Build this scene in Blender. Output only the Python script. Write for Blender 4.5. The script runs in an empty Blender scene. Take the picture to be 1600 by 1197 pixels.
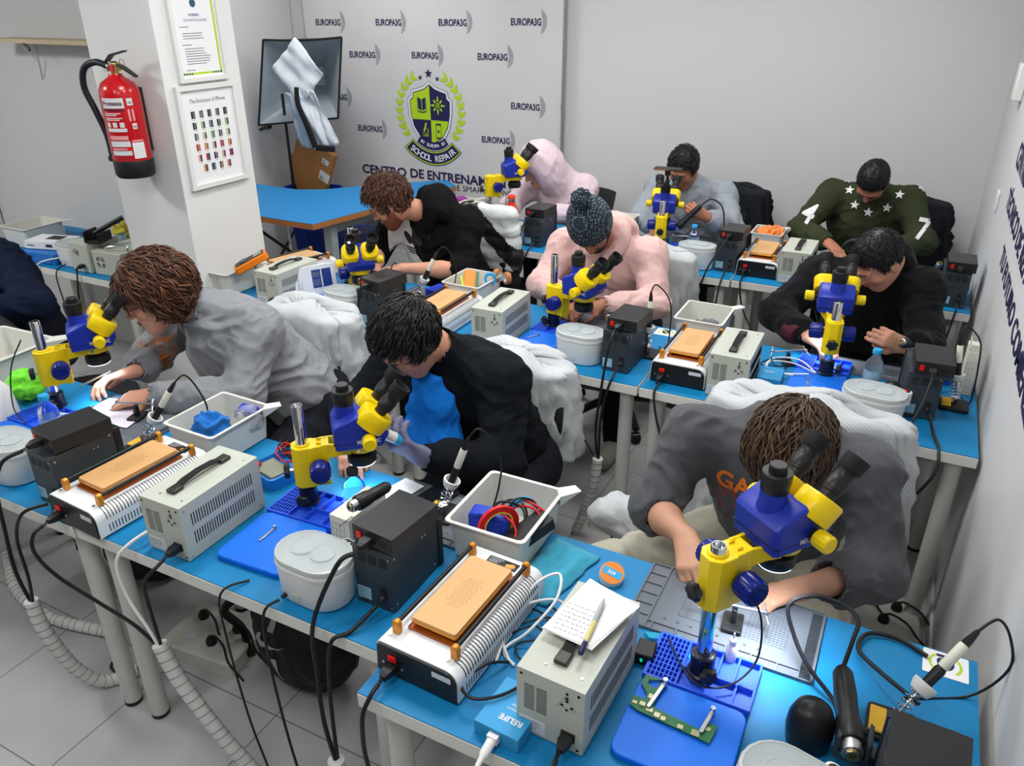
import bpy, bmesh, math, random
import numpy as np
from mathutils import Vector, Matrix, noise
from mathutils.bvhtree import BVHTree
PI = math.pi
random.seed(7)
SC = bpy.context.scene
COL = SC.collection

# ---------------------------------------------------------------- camera
cam_data = bpy.data.cameras.new('camera')
cam_data.sensor_width = 36.0
cam_data.lens = 1228.0 / 1600.0 * 36.0
cam_data.clip_start = 0.05
cam = bpy.data.objects.new('camera', cam_data)
COL.objects.link(cam)
def _cam_matrix():
    yaw, pitch, roll = -0.473935, 0.45653, -0.002167
    cy, sy, cp, sp = math.cos(yaw), math.sin(yaw), math.cos(pitch), math.sin(pitch)
    f = Vector((sy*cp, cy*cp, -sp)); r = Vector((cy, -sy, 0)); u = r.cross(f)
    cr, sr = math.cos(roll), math.sin(roll)
    r2 = cr*r + sr*u; u2 = -sr*r + cr*u
    M = Matrix((r2, u2, -f)).transposed().to_4x4()
    M.translation = Vector((0, 0, 2.02))
    return M
cam.matrix_world = _cam_matrix()
SC.camera = cam

# ---------------------------------------------------------------- world and light
world = bpy.data.worlds.new('world'); SC.world = world; world.use_nodes = True
world.node_tree.nodes['Background'].inputs[0].default_value = (0.93, 0.97, 1.0, 1)
world.node_tree.nodes['Background'].inputs[1].default_value = 0.11
SC.view_settings.view_transform = 'Standard'
SC.view_settings.look = 'None'
SC.view_settings.gamma = 1.0
SC.view_settings.exposure = 0.0
SC.cycles.max_bounces = 6
SC.cycles.diffuse_bounces = 3
SC.cycles.use_denoising = True
CEIL = 2.75
PANELS = [(-0.6, 2.0), (-1.9, 2.0), (-0.6, 3.9), (-1.9, 3.9), (-3.7, 4.3), (-0.6, 0.1), (-1.9, 0.1), (-4.4, 0.9)]
for i, (px, py) in enumerate(PANELS):
    ld = bpy.data.lights.new('ceiling_panel_light', 'AREA'); ld.shape = 'SQUARE'; ld.size = 0.56
    ld.energy = 8 if py < .5 else (14.5 if px > -4.2 else 38); ld.color = (1.0, 0.985, 0.96)
    lo = bpy.data.objects.new('ceiling_panel_light', ld); lo.location = (px, py, CEIL - 0.035)
    COL.objects.link(lo)

# ---------------------------------------------------------------- materials
MATS = {}
def mat(name, col, rough=0.5, metal=0.0, bump=0.0, bscale=200.0, var=0.0, vscale=6.0, trans=0.0, ior=1.45, alpha=1.0,
        emit=None, estr=0.0, coat=0.0, sheen=0.0, stretch=(1, 1, 1), spec=None, sss=0.0):
    if name in MATS: return MATS[name]
    m = bpy.data.materials.new(name); m.use_nodes = True; MATS[name] = m
    nt = m.node_tree; b = nt.nodes['Principled BSDF']
    c = tuple(col) + (1,) if len(col) == 3 else col
    b.inputs['Base Color'].default_value = c
    b.inputs['Roughness'].default_value = rough
    b.inputs['Metallic'].default_value = metal
    if trans: b.inputs['Transmission Weight'].default_value = trans; b.inputs['IOR'].default_value = ior
    if alpha < 1: b.inputs['Alpha'].default_value = alpha
    if coat: b.inputs['Coat Weight'].default_value = coat
    if sheen: b.inputs['Sheen Weight'].default_value = sheen
    b.inputs['Specular IOR Level'].default_value = spec if spec is not None else (.5 if trans or metal else .32)
    if sss:
        b.inputs['Subsurface Weight'].default_value = sss
        b.inputs['Subsurface Radius'].default_value = (0.02, 0.008, 0.005)
        b.inputs['Subsurface Scale'].default_value = 0.5
    if emit:
        b.inputs['Emission Color'].default_value = tuple(emit) + (1,); b.inputs['Emission Strength'].default_value = estr
    if bump or var:
        tc = nt.nodes.new('ShaderNodeTexCoord'); mp = nt.nodes.new('ShaderNodeMapping'); mp.inputs['Scale'].default_value = stretch
        nt.links.new(tc.outputs['Object'], mp.inputs['Vector'])
    if var:
        n = nt.nodes.new('ShaderNodeTexNoise'); n.inputs['Scale'].default_value = vscale; n.inputs['Detail'].default_value = 4
        nt.links.new(mp.outputs[0], n.inputs['Vector'])
        r = nt.nodes.new('ShaderNodeValToRGB')
        r.color_ramp.elements[0].position = 0.3; r.color_ramp.elements[1].position = 0.7
        r.color_ramp.elements[0].color = tuple(max(0, x*(1-var)) for x in c[:3]) + (1,)
        r.color_ramp.elements[1].color = tuple(min(1, x*(1+var)) for x in c[:3]) + (1,)
        nt.links.new(n.outputs[0], r.inputs[0]); nt.links.new(r.outputs[0], b.inputs['Base Color'])
    if bump:
        n2 = nt.nodes.new('ShaderNodeTexNoise'); n2.inputs['Scale'].default_value = bscale; n2.inputs['Detail'].default_value = 3
        nt.links.new(mp.outputs[0], n2.inputs['Vector'])
        bp = nt.nodes.new('ShaderNodeBump'); bp.inputs['Strength'].default_value = bump; bp.inputs['Distance'].default_value = 0.002
        nt.links.new(n2.outputs[0], bp.inputs['Height']); nt.links.new(bp.outputs[0], b.inputs['Normal'])
    return m
def srgb(r, g, b):
    return tuple(((x/255)/12.92 if x/255 <= .04045 else ((x/255+.055)/1.055)**2.4) for x in (r, g, b))
M = dict(
    wall=mat('wall_paint', srgb(205, 205, 205), 0.9, bump=0.05, bscale=300),
    column=mat('column_paint', srgb(222, 222, 220), 0.8, bump=0.05, bscale=300),
    ceiling=mat('ceiling_paint', (0.8, 0.8, 0.8), 0.9),
    tableblue=mat('blue_antistatic_mat', srgb(8, 122, 176), 0.5, bump=0.12, bscale=900, var=0.04, vscale=2.5),
    tablewhite=mat('white_tabletop_edge', srgb(222, 222, 216), 0.5),
    leg=mat('grey_white_table_leg', srgb(205, 205, 198), 0.42),
    deskblue=mat('blue_laminate_desk', srgb(38, 132, 196), 0.5),
    deskedge=mat('brown_desk_edge', srgb(176, 112, 62), 0.55),
    deskgrey=mat('grey_desk_frame', srgb(150, 160, 160), 0.5),
    beige=mat('grey_beige_steel', srgb(186, 190, 178), 0.4),
    white=mat('white_plastic', srgb(226, 226, 222), 0.38),
    whitesteel=mat('white_steel', srgb(226, 229, 230), 0.24, coat=0.2),
    black=mat('black_plastic', (0.012, 0.012, 0.013), 0.4),
    blackm=mat('black_matte', (0.008, 0.008, 0.008), 0.8),
    rubber=mat('black_rubber_cable', (0.01, 0.01, 0.011), 0.45),
    dark=mat('dark_slot', (0.004, 0.004, 0.004), 0.9),
    station=mat('dark_slate_steel', srgb(50, 57, 62), 0.45, metal=0.1),
    red=mat('red_switch', srgb(225, 25, 15), 0.35),
    gold=mat('amber_anodised', srgb(214, 138, 34), 0.32, metal=0.35),
    brass=mat('tan_heating_plate', srgb(212, 164, 108), 0.5, metal=0.05, bump=0.1, bscale=900),
    amber=mat('amber_under_plate', srgb(168, 82, 22), 0.3, metal=0.3),
    chrome=mat('chrome', (0.75, 0.75, 0.77), 0.08, metal=1.0),
    steel=mat('brushed_steel', (0.55, 0.55, 0.56), 0.3, metal=1.0),
    yellow=mat('yellow_paint', srgb(242, 208, 10), 0.32),
    mblue=mat('royal_blue_paint', srgb(28, 48, 158), 0.38),
    knobblue=mat('dark_blue_knob', srgb(14, 30, 120), 0.25),
    silicone=mat('blue_silicone', srgb(14, 110, 226), 0.5),
    silicone2=mat('deep_blue_silicone', srgb(40, 90, 225), 0.5),
    greymat=mat('grey_repair_mat', srgb(98, 104, 112), 0.6),
    greymat2=mat('grey_repair_mat_relief', srgb(62, 68, 76), 0.65),
    traywhite=mat('tray_white_plastic', srgb(212, 212, 204), 0.4),
    frost=mat('frosted_lid', srgb(206, 214, 216), 0.18, alpha=0.42),
    clear=mat('clear_plastic', (0.95, 0.98, 1.0), 0.06, trans=1.0, ior=1.2),
    water=mat('water', (0.9, 0.95, 1.0), 0.0, trans=1.0, ior=1.33),
    label=mat('paper_label', srgb(210, 214, 216), 0.6),
    ink=mat('black_ink', (0.015, 0.015, 0.02), 0.7),
    inkblue=mat('navy_ink', srgb(34, 32, 78), 0.7),
    inkwhite=mat('white_print', srgb(225, 225, 225), 0.6),
    lime=mat('lime_print', srgb(176, 208, 30), 0.7),
    paper=mat('white_paper', srgb(232, 232, 232), 0.8),
    card=mat('cardboard', srgb(160, 112, 62), 0.85, bump=0.1),
    capblue=mat('sky_blue_cap', srgb(40, 160, 215), 0.4),
    boxblue=mat('cyan_blue_box', srgb(50, 150, 205), 0.5),
    toolblue=mat('blue_toolcase', srgb(24, 56, 176), 0.4),
    orange=mat('orange_plastic', srgb(235, 125, 20), 0.45),
    redp=mat('red_paint', srgb(190, 12, 22), 0.25, coat=0.4),
    redwire=mat('red_wire', srgb(200, 20, 25), 0.4),
    whitewire=mat('white_wire', srgb(228, 228, 226), 0.45),
    sleeve=mat('white_spiral_wrap', srgb(214, 214, 210), 0.45),
    lens=mat('dark_lens', (0.01, 0.012, 0.015), 0.05, coat=1.0),
    glow=mat('ring_light_diffuser', (0.9, 0.95, 1), 0.5, emit=(0.75, 0.88, 1.0), estr=6.0),
)

class _M(dict):
    def __missing__(s, k): return MATS[k]
M = _M(M)
# ---------------------------------------------------------------- mesh building
class B:
    def __init__(s): s.v = []; s.f = []; s.m = []
    def add(s, vs, fs, mi=0, X=None):
        o = len(s.v)
        if X is not None: vs = [X @ Vector(v) for v in vs]
        s.v += [tuple(v) for v in vs]; s.f += [tuple(i+o for i in f) for f in fs]; s.m += [mi]*len(fs)
        return s
    def box(s, x0, y0, z0, x1, y1, z1, mi=0, X=None):
        vs = [(x0,y0,z0),(x1,y0,z0),(x1,y1,z0),(x0,y1,z0),(x0,y0,z1),(x1,y0,z1),(x1,y1,z1),(x0,y1,z1)]
        return s.add(vs, [(0,3,2,1),(4,5,6,7),(0,1,5,4),(1,2,6,5),(2,3,7,6),(3,0,4,7)], mi, X)
    def cyl(s, p0, p1, r0, r1=None, n=20, mi=0, cap=True, X=None):
        p0 = Vector(p0); p1 = Vector(p1); r1 = r0 if r1 is None else r1
        d = (p1-p0).normalized(); a = d.orthogonal().normalized(); b = d.cross(a)
        vs = []; fs = []
        for p, r in ((p0, r0), (p1, r1)):
            for i in range(n):
                t = 2*PI*i/n; vs.append(p + a*math.cos(t)*r + b*math.sin(t)*r)
        for i in range(n): j = (i+1) % n; fs.append((i, j, n+j, n+i))
        if cap: fs.append(tuple(range(n))[::-1]); fs.append(tuple(range(n, 2*n)))
        return s.add(vs, fs, mi, X)
    def lathe(s, prof, p0=(0,0,0), d=(0,0,1), n=24, mi=0, X=None, flute=None, cap=True):
        p0 = Vector(p0); d = Vector(d).normalized(); a = Vector((1,0,0)) if abs(d.z) > .999 else d.orthogonal().normalized(); b = d.cross(a)
        vs = []; fs = []
        for r, z in prof:
            for i in range(n):
                t = 2*PI*i/n; rr = r
                if flute: rr = r*(1 - flute*(i % 2))
                vs.append(p0 + d*z + a*math.cos(t)*rr + b*math.sin(t)*rr)
        for k in range(len(prof)-1):
            for i in range(n):
                j = (i+1) % n; fs.append((k*n+i, k*n+j, (k+1)*n+j, (k+1)*n+i))
        if cap:
            fs.append(tuple(range(n))[::-1]); fs.append(tuple(range((len(prof)-1)*n, len(prof)*n)))
        return s.add(vs, fs, mi, X)
    def loft(s, rings, mi=0, cap=True, X=None):
        n = len(rings[0]); vs = [p for r in rings for p in r]; fs = []
        for k in range(len(rings)-1):
            for i in range(n):
                j = (i+1) % n; fs.append((k*n+i, k*n+j, (k+1)*n+j, (k+1)*n+i))
        if cap: fs.append(tuple(range(n))[::-1]); fs.append(tuple(range((len(rings)-1)*n, len(rings)*n)))
        return s.add(vs, fs, mi, X)
    def prism(s, poly, h0, h1, mi=0, axis='z', X=None):
        def P(a, b, h): return {'z': (a, b, h), 'y': (a, h, b), 'x': (h, a, b)}[axis]
        return s.loft([[P(a, b, h0) for a, b in poly], [P(a, b, h1) for a, b in poly]], mi, True, X)
    def tube(s, pts, r, n=8, mi=0, sub=6, cap=True, X=None, closed=False):
        P = [Vector(p) for p in pts]
        if sub > 1 and len(P) > 2: P = catmull(P, sub, closed)
        rr = r if callable(r) else (lambda t: r)
        vs = []; fs = []; L = len(P)
        t0 = (P[1]-P[0]).normalized(); a = t0.orthogonal().normalized()
        for k, p in enumerate(P):
            if closed: t = P[(k+1) % L] - P[k-1]
            else: t = P[min(k+1, L-1)] - P[max(k-1, 0)]
            t = t.normalized() if t.length > 1e-9 else t0
            a = (a - t*a.dot(t)); a = a.normalized() if a.length > 1e-6 else t.orthogonal().normalized()
            b = t.cross(a); q = rr(k/max(1, L-1))
            for i in range(n):
                u = 2*PI*i/n; vs.append(p + (a*math.cos(u) + b*math.sin(u))*q)
        for k in range(L if closed else L-1):
            k2 = (k+1) % L
            for i in range(n):
                j = (i+1) % n; fs.append((k*n+i, k*n+j, k2*n+j, k2*n+i))
        if cap and not closed: fs.append(tuple(range(n))[::-1]); fs.append(tuple(range((L-1)*n, L*n)))
        return s.add(vs, fs, mi, X)
    def ball(s, c, r, n=14, mi=0, X=None):
        c = Vector(c); r = Vector((r,)*3) if not hasattr(r, '__len__') else Vector(r)
        h = n//2; rings = []
        for k in range(1, h):
            ph = -PI/2 + PI*k/h
            rings.append([c + Vector((r.x*math.cos(ph)*math.cos(2*PI*i/n), r.y*math.cos(ph)*math.sin(2*PI*i/n), r.z*math.sin(ph))) for i in range(n)])
        o = [p for q in rings for p in q]; fs = []
        for k in range(len(rings)-1):
            for i in range(n):
                j = (i+1) % n; fs.append((k*n+i, k*n+j, (k+1)*n+j, (k+1)*n+i))
        b = len(o); o += [c - Vector((0,0,r.z)), c + Vector((0,0,r.z))]
        for i in range(n):
            j = (i+1) % n; fs.append((b, j, i)); fs.append((b+1, (len(rings)-1)*n+i, (len(rings)-1)*n+j))
        return s.add(o, fs, mi, X)
def catmull(P, sub, closed=False):
    out = []; n = len(P)
    rng = range(n) if closed else range(n-1)
    for i in rng:
        if closed: p0, p1, p2, p3 = P[i-1], P[i], P[(i+1) % n], P[(i+2) % n]
        else: p0, p1, p2, p3 = P[max(i-1, 0)], P[i], P[i+1], P[min(i+2, n-1)]
        for k in range(sub):
            t = k/sub; t2 = t*t; t3 = t2*t
            out.append(0.5*((2*p1) + (p2-p0)*t + (2*p0-5*p1+4*p2-p3)*t2 + (3*p1-p0-3*p2+p3)*t3))
    if not closed: out.append(P[-1])
    return out
def obj(name, b, mats, parent=None, bevel=0.0, seg=2, smooth=35, loc=None, rot=None, subsurf=0):
    if not isinstance(mats, (list, tuple)): mats = [mats]
    me = bpy.data.meshes.new(name)
    me.from_pydata([tuple(v) for v in b.v], [], b.f); me.update()
    for m in mats: me.materials.append(m if not isinstance(m, str) else M[m])
    if len(mats) > 1: me.polygons.foreach_set('material_index', b.m)
    bm = bmesh.new(); bm.from_mesh(me); bmesh.ops.recalc_face_normals(bm, faces=bm.faces); bm.to_mesh(me); bm.free()
    if smooth:
        me.polygons.foreach_set('use_smooth', [True]*len(me.polygons))
        if smooth < 180: me.set_sharp_from_angle(angle=math.radians(smooth))
    o = bpy.data.objects.new(name, me); COL.objects.link(o)
    if parent is not None: o.parent = parent
    if loc is not None: o.location = loc
    if rot is not None: o.rotation_euler = rot
    if bevel:
        md = o.modifiers.new('bevel', 'BEVEL'); md.width = bevel; md.segments = seg; md.limit_method = 'ANGLE'; md.angle_limit = math.radians(50)
    if subsurf:
        md = o.modifiers.new('subsurf', 'SUBSURF'); md.levels = subsurf; md.render_levels = subsurf
    return o
def tag(o, label=None, cat=None, group=None, kind=None):
    if label: o['label'] = label
    if cat: o['category'] = cat
    if group: o['group'] = group
    if kind: o['kind'] = kind
    return o
def thing(name, label, cat, loc=(0,0,0), rz=0, group=None):
    o = bpy.data.objects.new(name, None); COL.objects.link(o); o.empty_display_size = 0.05
    o.location = loc; o.rotation_euler = (0, 0, rz)
    return tag(o, label, cat, group)
def struct(name, b, mats, **k): return tag(obj(name, b, mats, **k), kind='structure')
def kids(o): return [c for c in bpy.data.objects if c.parent == o]
def copy_tree(o, parent=None):
    c = o.copy(); COL.objects.link(c)
    if parent is not None: c.parent = parent
    for ch in kids(o): copy_tree(ch, c)
    return c
def put(proto, first, label, loc, rz=0, group=None, name=None):
    # the first placement uses the prototype itself, later ones are copies
    o = proto if first else copy_tree(proto)
    o.location = loc; o.rotation_euler = (0, 0, rz); o['label'] = label
    if group: o['group'] = group
    return o
FONT_CACHE = {}
def text_mesh(s, size, bold=False, extrude=0.0, spacing=1.0, width=None):
    """flat lettering in the xy plane as (verts, faces), left aligned at origin; width squeezes it to a length"""
    cu = bpy.data.curves.new('t', 'FONT'); cu.body = s; cu.size = size; cu.extrude = extrude; cu.space_character = spacing
    cu.resolution_u = 3
    if bold: cu.offset = size*0.026
    o = bpy.data.objects.new('t', cu)
    me = bpy.data.meshes.new_from_object(o)
    vs = [tuple(v.co) for v in me.vertices]; fs = [tuple(p.vertices) for p in me.polygons]
    bpy.data.meshes.remove(me); bpy.data.objects.remove(o); bpy.data.curves.remove(cu)
    if width and vs:
        x1 = max(v[0] for v in vs); k = width/x1; vs = [(v[0]*k, v[1], v[2]) for v in vs]
    return vs, fs
def frame(o, x, y):
    """matrix whose x axis is x and y axis is y, at o"""
    x = Vector(x).normalized(); y = Vector(y); y = (y - x*y.dot(x)).normalized(); z = x.cross(y)
    m = Matrix((x, y, z)).transposed().to_4x4(); m.translation = Vector(o); return m
def rrect(x0, y0, x1, y1, r, n=5):
    P = []
    for cx, cy, a in ((x1-r, y0+r, -PI/2), (x1-r, y1-r, 0), (x0+r, y1-r, PI/2), (x0+r, y0+r, PI)):
        for i in range(n+1):
            t = a + PI/2*i/n; P.append((cx + r*math.cos(t), cy + r*math.sin(t)))
    return P
# ================================================================ SETTING
XR, YB = 0.35, 5.40
fl = bpy.data.materials.new('grey_floor_tiles'); fl.use_nodes = True
nt = fl.node_tree; bs = nt.nodes['Principled BSDF']; bs.inputs['Roughness'].default_value = 0.38
tc = nt.nodes.new('ShaderNodeTexCoord'); mp = nt.nodes.new('ShaderNodeMapping'); mp.inputs['Location'].default_value = (1.92, -0.76, 0)
br = nt.nodes.new('ShaderNodeTexBrick'); br.offset = 0.0; br.squash = 1.0
br.inputs['Scale'].default_value = 1.0; br.inputs['Mortar Size'].default_value = 0.0022; br.inputs['Brick Width'].default_value = 0.46; br.inputs['Row Height'].default_value = 0.46
br.inputs['Color1'].default_value = srgb(184, 185, 185) + (1,); br.inputs['Color2'].default_value = srgb(191, 191, 190) + (1,); br.inputs['Mortar'].default_value = srgb(112, 112, 112) + (1,)
ns = nt.nodes.new('ShaderNodeTexNoise'); ns.inputs['Scale'].default_value = 3.0; ns.inputs['Detail'].default_value = 6
mx = nt.nodes.new('ShaderNodeMix'); mx.data_type = 'RGBA'; mx.blend_type = 'MULTIPLY'; mx.inputs[0].default_value = 0.5
rp = nt.nodes.new('ShaderNodeValToRGB'); rp.color_ramp.elements[0].color = (0.62, 0.62, 0.62, 1); rp.color_ramp.elements[1].color = (1, 1, 1, 1)
rp.color_ramp.elements[0].position = .3; rp.color_ramp.elements[1].position = .65
L = nt.links.new
L(tc.outputs['Object'], mp.inputs[0]); L(mp.outputs[0], br.inputs[0]); L(tc.outputs['Object'], ns.inputs[0]); L(ns.outputs[0], rp.inputs[0])
L(br.outputs[0], mx.inputs[6]); L(rp.outputs[0], mx.inputs[7]); L(mx.outputs[2], bs.inputs[0])
struct('floor', B().box(-6.4, -1.8, -0.1, XR, YB, 0), fl, smooth=0)
struct('ceiling', B().box(-6.4, -1.8, CEIL, XR+.15, YB+.15, CEIL+0.1), 'ceiling', smooth=0)
struct('wall_back', B().box(-6.4, YB, -0.1, XR+.15, YB+.15, CEIL), 'wall', smooth=0)
struct('wall_right', B().box(XR, -1.8, -0.1, XR+.15, YB, CEIL), 'wall', smooth=0)
struct('wall_left', B().box(-6.4, -1.8, 0, -5.36, 3.05, CEIL), 'wall', smooth=0)
struct('wall_alcove_front', B().box(-6.4, 3.06, 0, -3.34, 3.16, CEIL), 'wall', smooth=0)
struct('wall_alcove_left', B().box(-5.0, 3.17, 0, -4.76, YB-.01, CEIL), 'wall', smooth=0)
struct('wall_column', B().box(-3.33, 2.46, 0, -2.90, 2.90, CEIL), 'column', smooth=0, bevel=0.004)
struct('baseboard_right', B().box(XR-.012, -1.8, 0, XR-.001, YB-.02, 0.075), 'white', smooth=0)
struct('baseboard_back', B().box(-4.74, YB-.012, 0, XR-.02, YB-.001, 0.075), 'white', smooth=0)
M['panel'] = mat('ceiling_panel_diffuser', (1, 1, 1), 0.5, emit=(0.96, 0.98, 1.0), estr=6.0)
for i, (px, py) in enumerate(PANELS):
    p = obj('ceiling_light', B().box(px-.3, py-.3, CEIL-.022, px+.3, py+.3, CEIL-.001), 'panel', smooth=0)
    tag(p, 'square flat ceiling light panel', 'light', 'ceiling light panels')

# ---------------------------------------------------------------- tables
def table(x0, x1, y0, y1, label, legs=True):
    t = thing('white_table', label, 'table', (x0, y0, 0), 0, 'white tables with blue mats')
    w, d = x1-x0, y1-y0
    obj('tabletop', B().box(0, 0, .700, w, d, .737), 'tablewhite', t, bevel=.002)
    obj('blue_mat', B().box(.001, .001, .7372, w-.001, d-.001, .740), 'tableblue', t, smooth=0)
    for lx in (.055, w-.055):
        for ly in (.06, d-.06):
            g = obj('leg', B().cyl((lx, ly, .014), (lx, ly, .6995), .0265, n=24), 'leg', t)
            obj('foot_cap', B().cyl((0, 0, 0.001), (0, 0, .0138), .0275, n=24), 'black', g).location = (lx, ly, 0)
    return t
TB = [(-3.88, -2.866, 1.0, 1.6, 'white table with blue mat under the large white tray, cut by the left edge'),
      (-2.86, -1.852, 1.0, 1.6, 'white table with blue mat under the first white separator, far left of front row'),
      (-1.845, -0.832, 1.005, 1.6, 'white table with blue mat before man in black jacket'),
      (-0.818, 0.318, 0.893, 1.563, 'white table with blue mat nearest the camera, before charcoal sweatshirt man'),
      (-2.87, -1.86, 2.5, 3.1, 'white table with blue mat before bearded man in black logo hoodie'),
      (-1.852, -0.768, 2.5, 3.1, 'white table with blue mat before man in the bobble hat'),
      (-0.76, 0.336, 2.5, 3.1, 'white table with blue mat before man in black hooded jacket'),
      (-2.77, -1.762, 3.86, 4.46, 'white table with blue mat before person in pale pink hood'),
      (-1.752, -0.748, 3.86, 4.46, 'white table with blue mat before man in grey sweater'),
      (-0.74, 0.325, 3.87, 4.46, 'white table with blue mat before man in green star sweatshirt'),
      (-4.72, -3.42, 2.44, 3.05, 'white table with blue mat below the wooden shelf')]
for t in TB: table(*t)
Z = 0.7402

# ---------------------------------------------------------------- device prototypes (origin: front left bottom corner, back panel towards the camera)
def c14(parent, x, z, y=0, name='power_inlet'):
    return obj(name, B().box(x-.014, y-.004, z-.010, x+.014, y-.0002, z+.010).box(x-.010, y-.0045, z-.007, x+.010, y-.0041, z+.007), 'black', parent, bevel=.0015)
def plug_iec(parent, x, z, y=0, m='black'):
    b = B().loft([[(x-.012, y-.004, z-.009), (x+.012, y-.004, z-.009), (x+.012, y-.004, z+.009), (x-.012, y-.004, z+.009)],
                  [(x-.012, y-.022, z-.009), (x+.012, y-.022, z-.009), (x+.012, y-.022, z+.009), (x-.012, y-.022, z+.009)],
                  [(x-.006, y-.038, z-.008), (x+.006, y-.038, z-.008), (x+.006, y-.038, z+.004), (x-.006, y-.038, z+.004)]])
    for k in range(4): b.cyl((x, y-.038-k*.005, z-.002-k*.002), (x, y-.041-k*.005, z-.003-k*.002), .0055-.0004*k, n=10)
    return obj('plug', b, m, parent, bevel=.001)
def make_transformer():
    w, d, h = .140, .272, .162
    t = thing('voltage_transformer', '', 'transformer', group='grey beige voltage transformers')
    b = B().box(0, 0, .003, w, d, h)
    for sx in (w+.0003, -.0003):                       # vent slots on both sides
        for z0 in (.040, .094):
            for k in range(26):
                y = .03 + k*.0082
                b.box(sx-.0004, y, z0, sx+.0004, y+.0028, z0+.036, 1)
    for c in range(2):                                 # rear slits
        for k in range(13):
            b.box(.016+c*.026, -.0004, .066+k*.005, .038+c*.026, .0003, .068+k*.005, 1)
    for x, z in ((.010, .150), (w-.012, .150), (.105, .145), (.105, .105), (w-.01, .012)):
        b.cyl((x, -.0015, z), (x, 0, z), .0028, n=10, mi=1)
    for x, z in ((.105, .133), (.105, .126), (.095, .113), (.115, .113)): b.box(x-.003, -.0006, z-.0028, x+.003, .0002, z+.0028, 1)
    for a, c in (((.105, .142), (.085, .107)), ((.105, .142), (.125, .107)), ((.085, .107), (.125, .107))):
        b.tube([(a[0], -.0004, a[1]), (c[0], -.0004, c[1])], .0006, n=4, sub=1, mi=2)
    for y in (.012, d-.012):
        for z in (.012, h-.015):
            for sx in (0, w): b.cyl((sx-.001, y, z), (sx+.001, y, z), .003, n=10, mi=3)
    for x, y in ((.045, .03), (.12, .03), (.045, d-.03), (.12, d-.03)): b.cyl((x, y, h), (x, y, h+.0012), .0035, n=10, mi=3)
    obj('body', b, ['beige', 'dark', 'deskgrey', 'steel'], t, bevel=.0035)
    hb = B()
    hb.loft([[(w/2-.011, y, z), (w/2+.011, y, z), (w/2+.011, y, z+.0035), (w/2-.011, y, z+.0035)] for y, z in ((.055, h+.004), (.085, h+.013), (.135, h+.016), (.185, h+.013), (.215, h+.004))])
    hd = obj('handle', hb, 'blackm', t, bevel=.001)
    for y in (.038, .200):
        obj('handle_end', B().box(w/2-.014, y, h+.0005, w/2+.014, y+.034, h+.011), mat('gunmetal_cap', srgb(70, 68, 64), .35, metal=.7), hd, bevel=.003)
    c14(t, .110, .040); plug_iec(t, .110, .040)
    lb = obj('rating_label', B().box(.006, -.0008, .010, .062, .0001, .042), 'label', t, smooth=0)
    tx = B()
    for i, s in enumerate(('TRANSFORMER', 'INPUT 220V 50Hz', 'OUTPUT 110V', 'CE')):
        v, f = text_mesh(s, .0055); tx.add(v, f, X=frame((.009, -.0010, .033-i*.0072), (1, 0, 0), (0, 0, 1)))
    obj('label_print', tx, 'ink', lb, smooth=0)
    for x in (.012, w-.012):
        for y in (.015, d-.015): obj('rubber_foot', B().cyl((x, y, 0), (x, y, .0032), .007, n=12), 'black', t)
    return t
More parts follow.
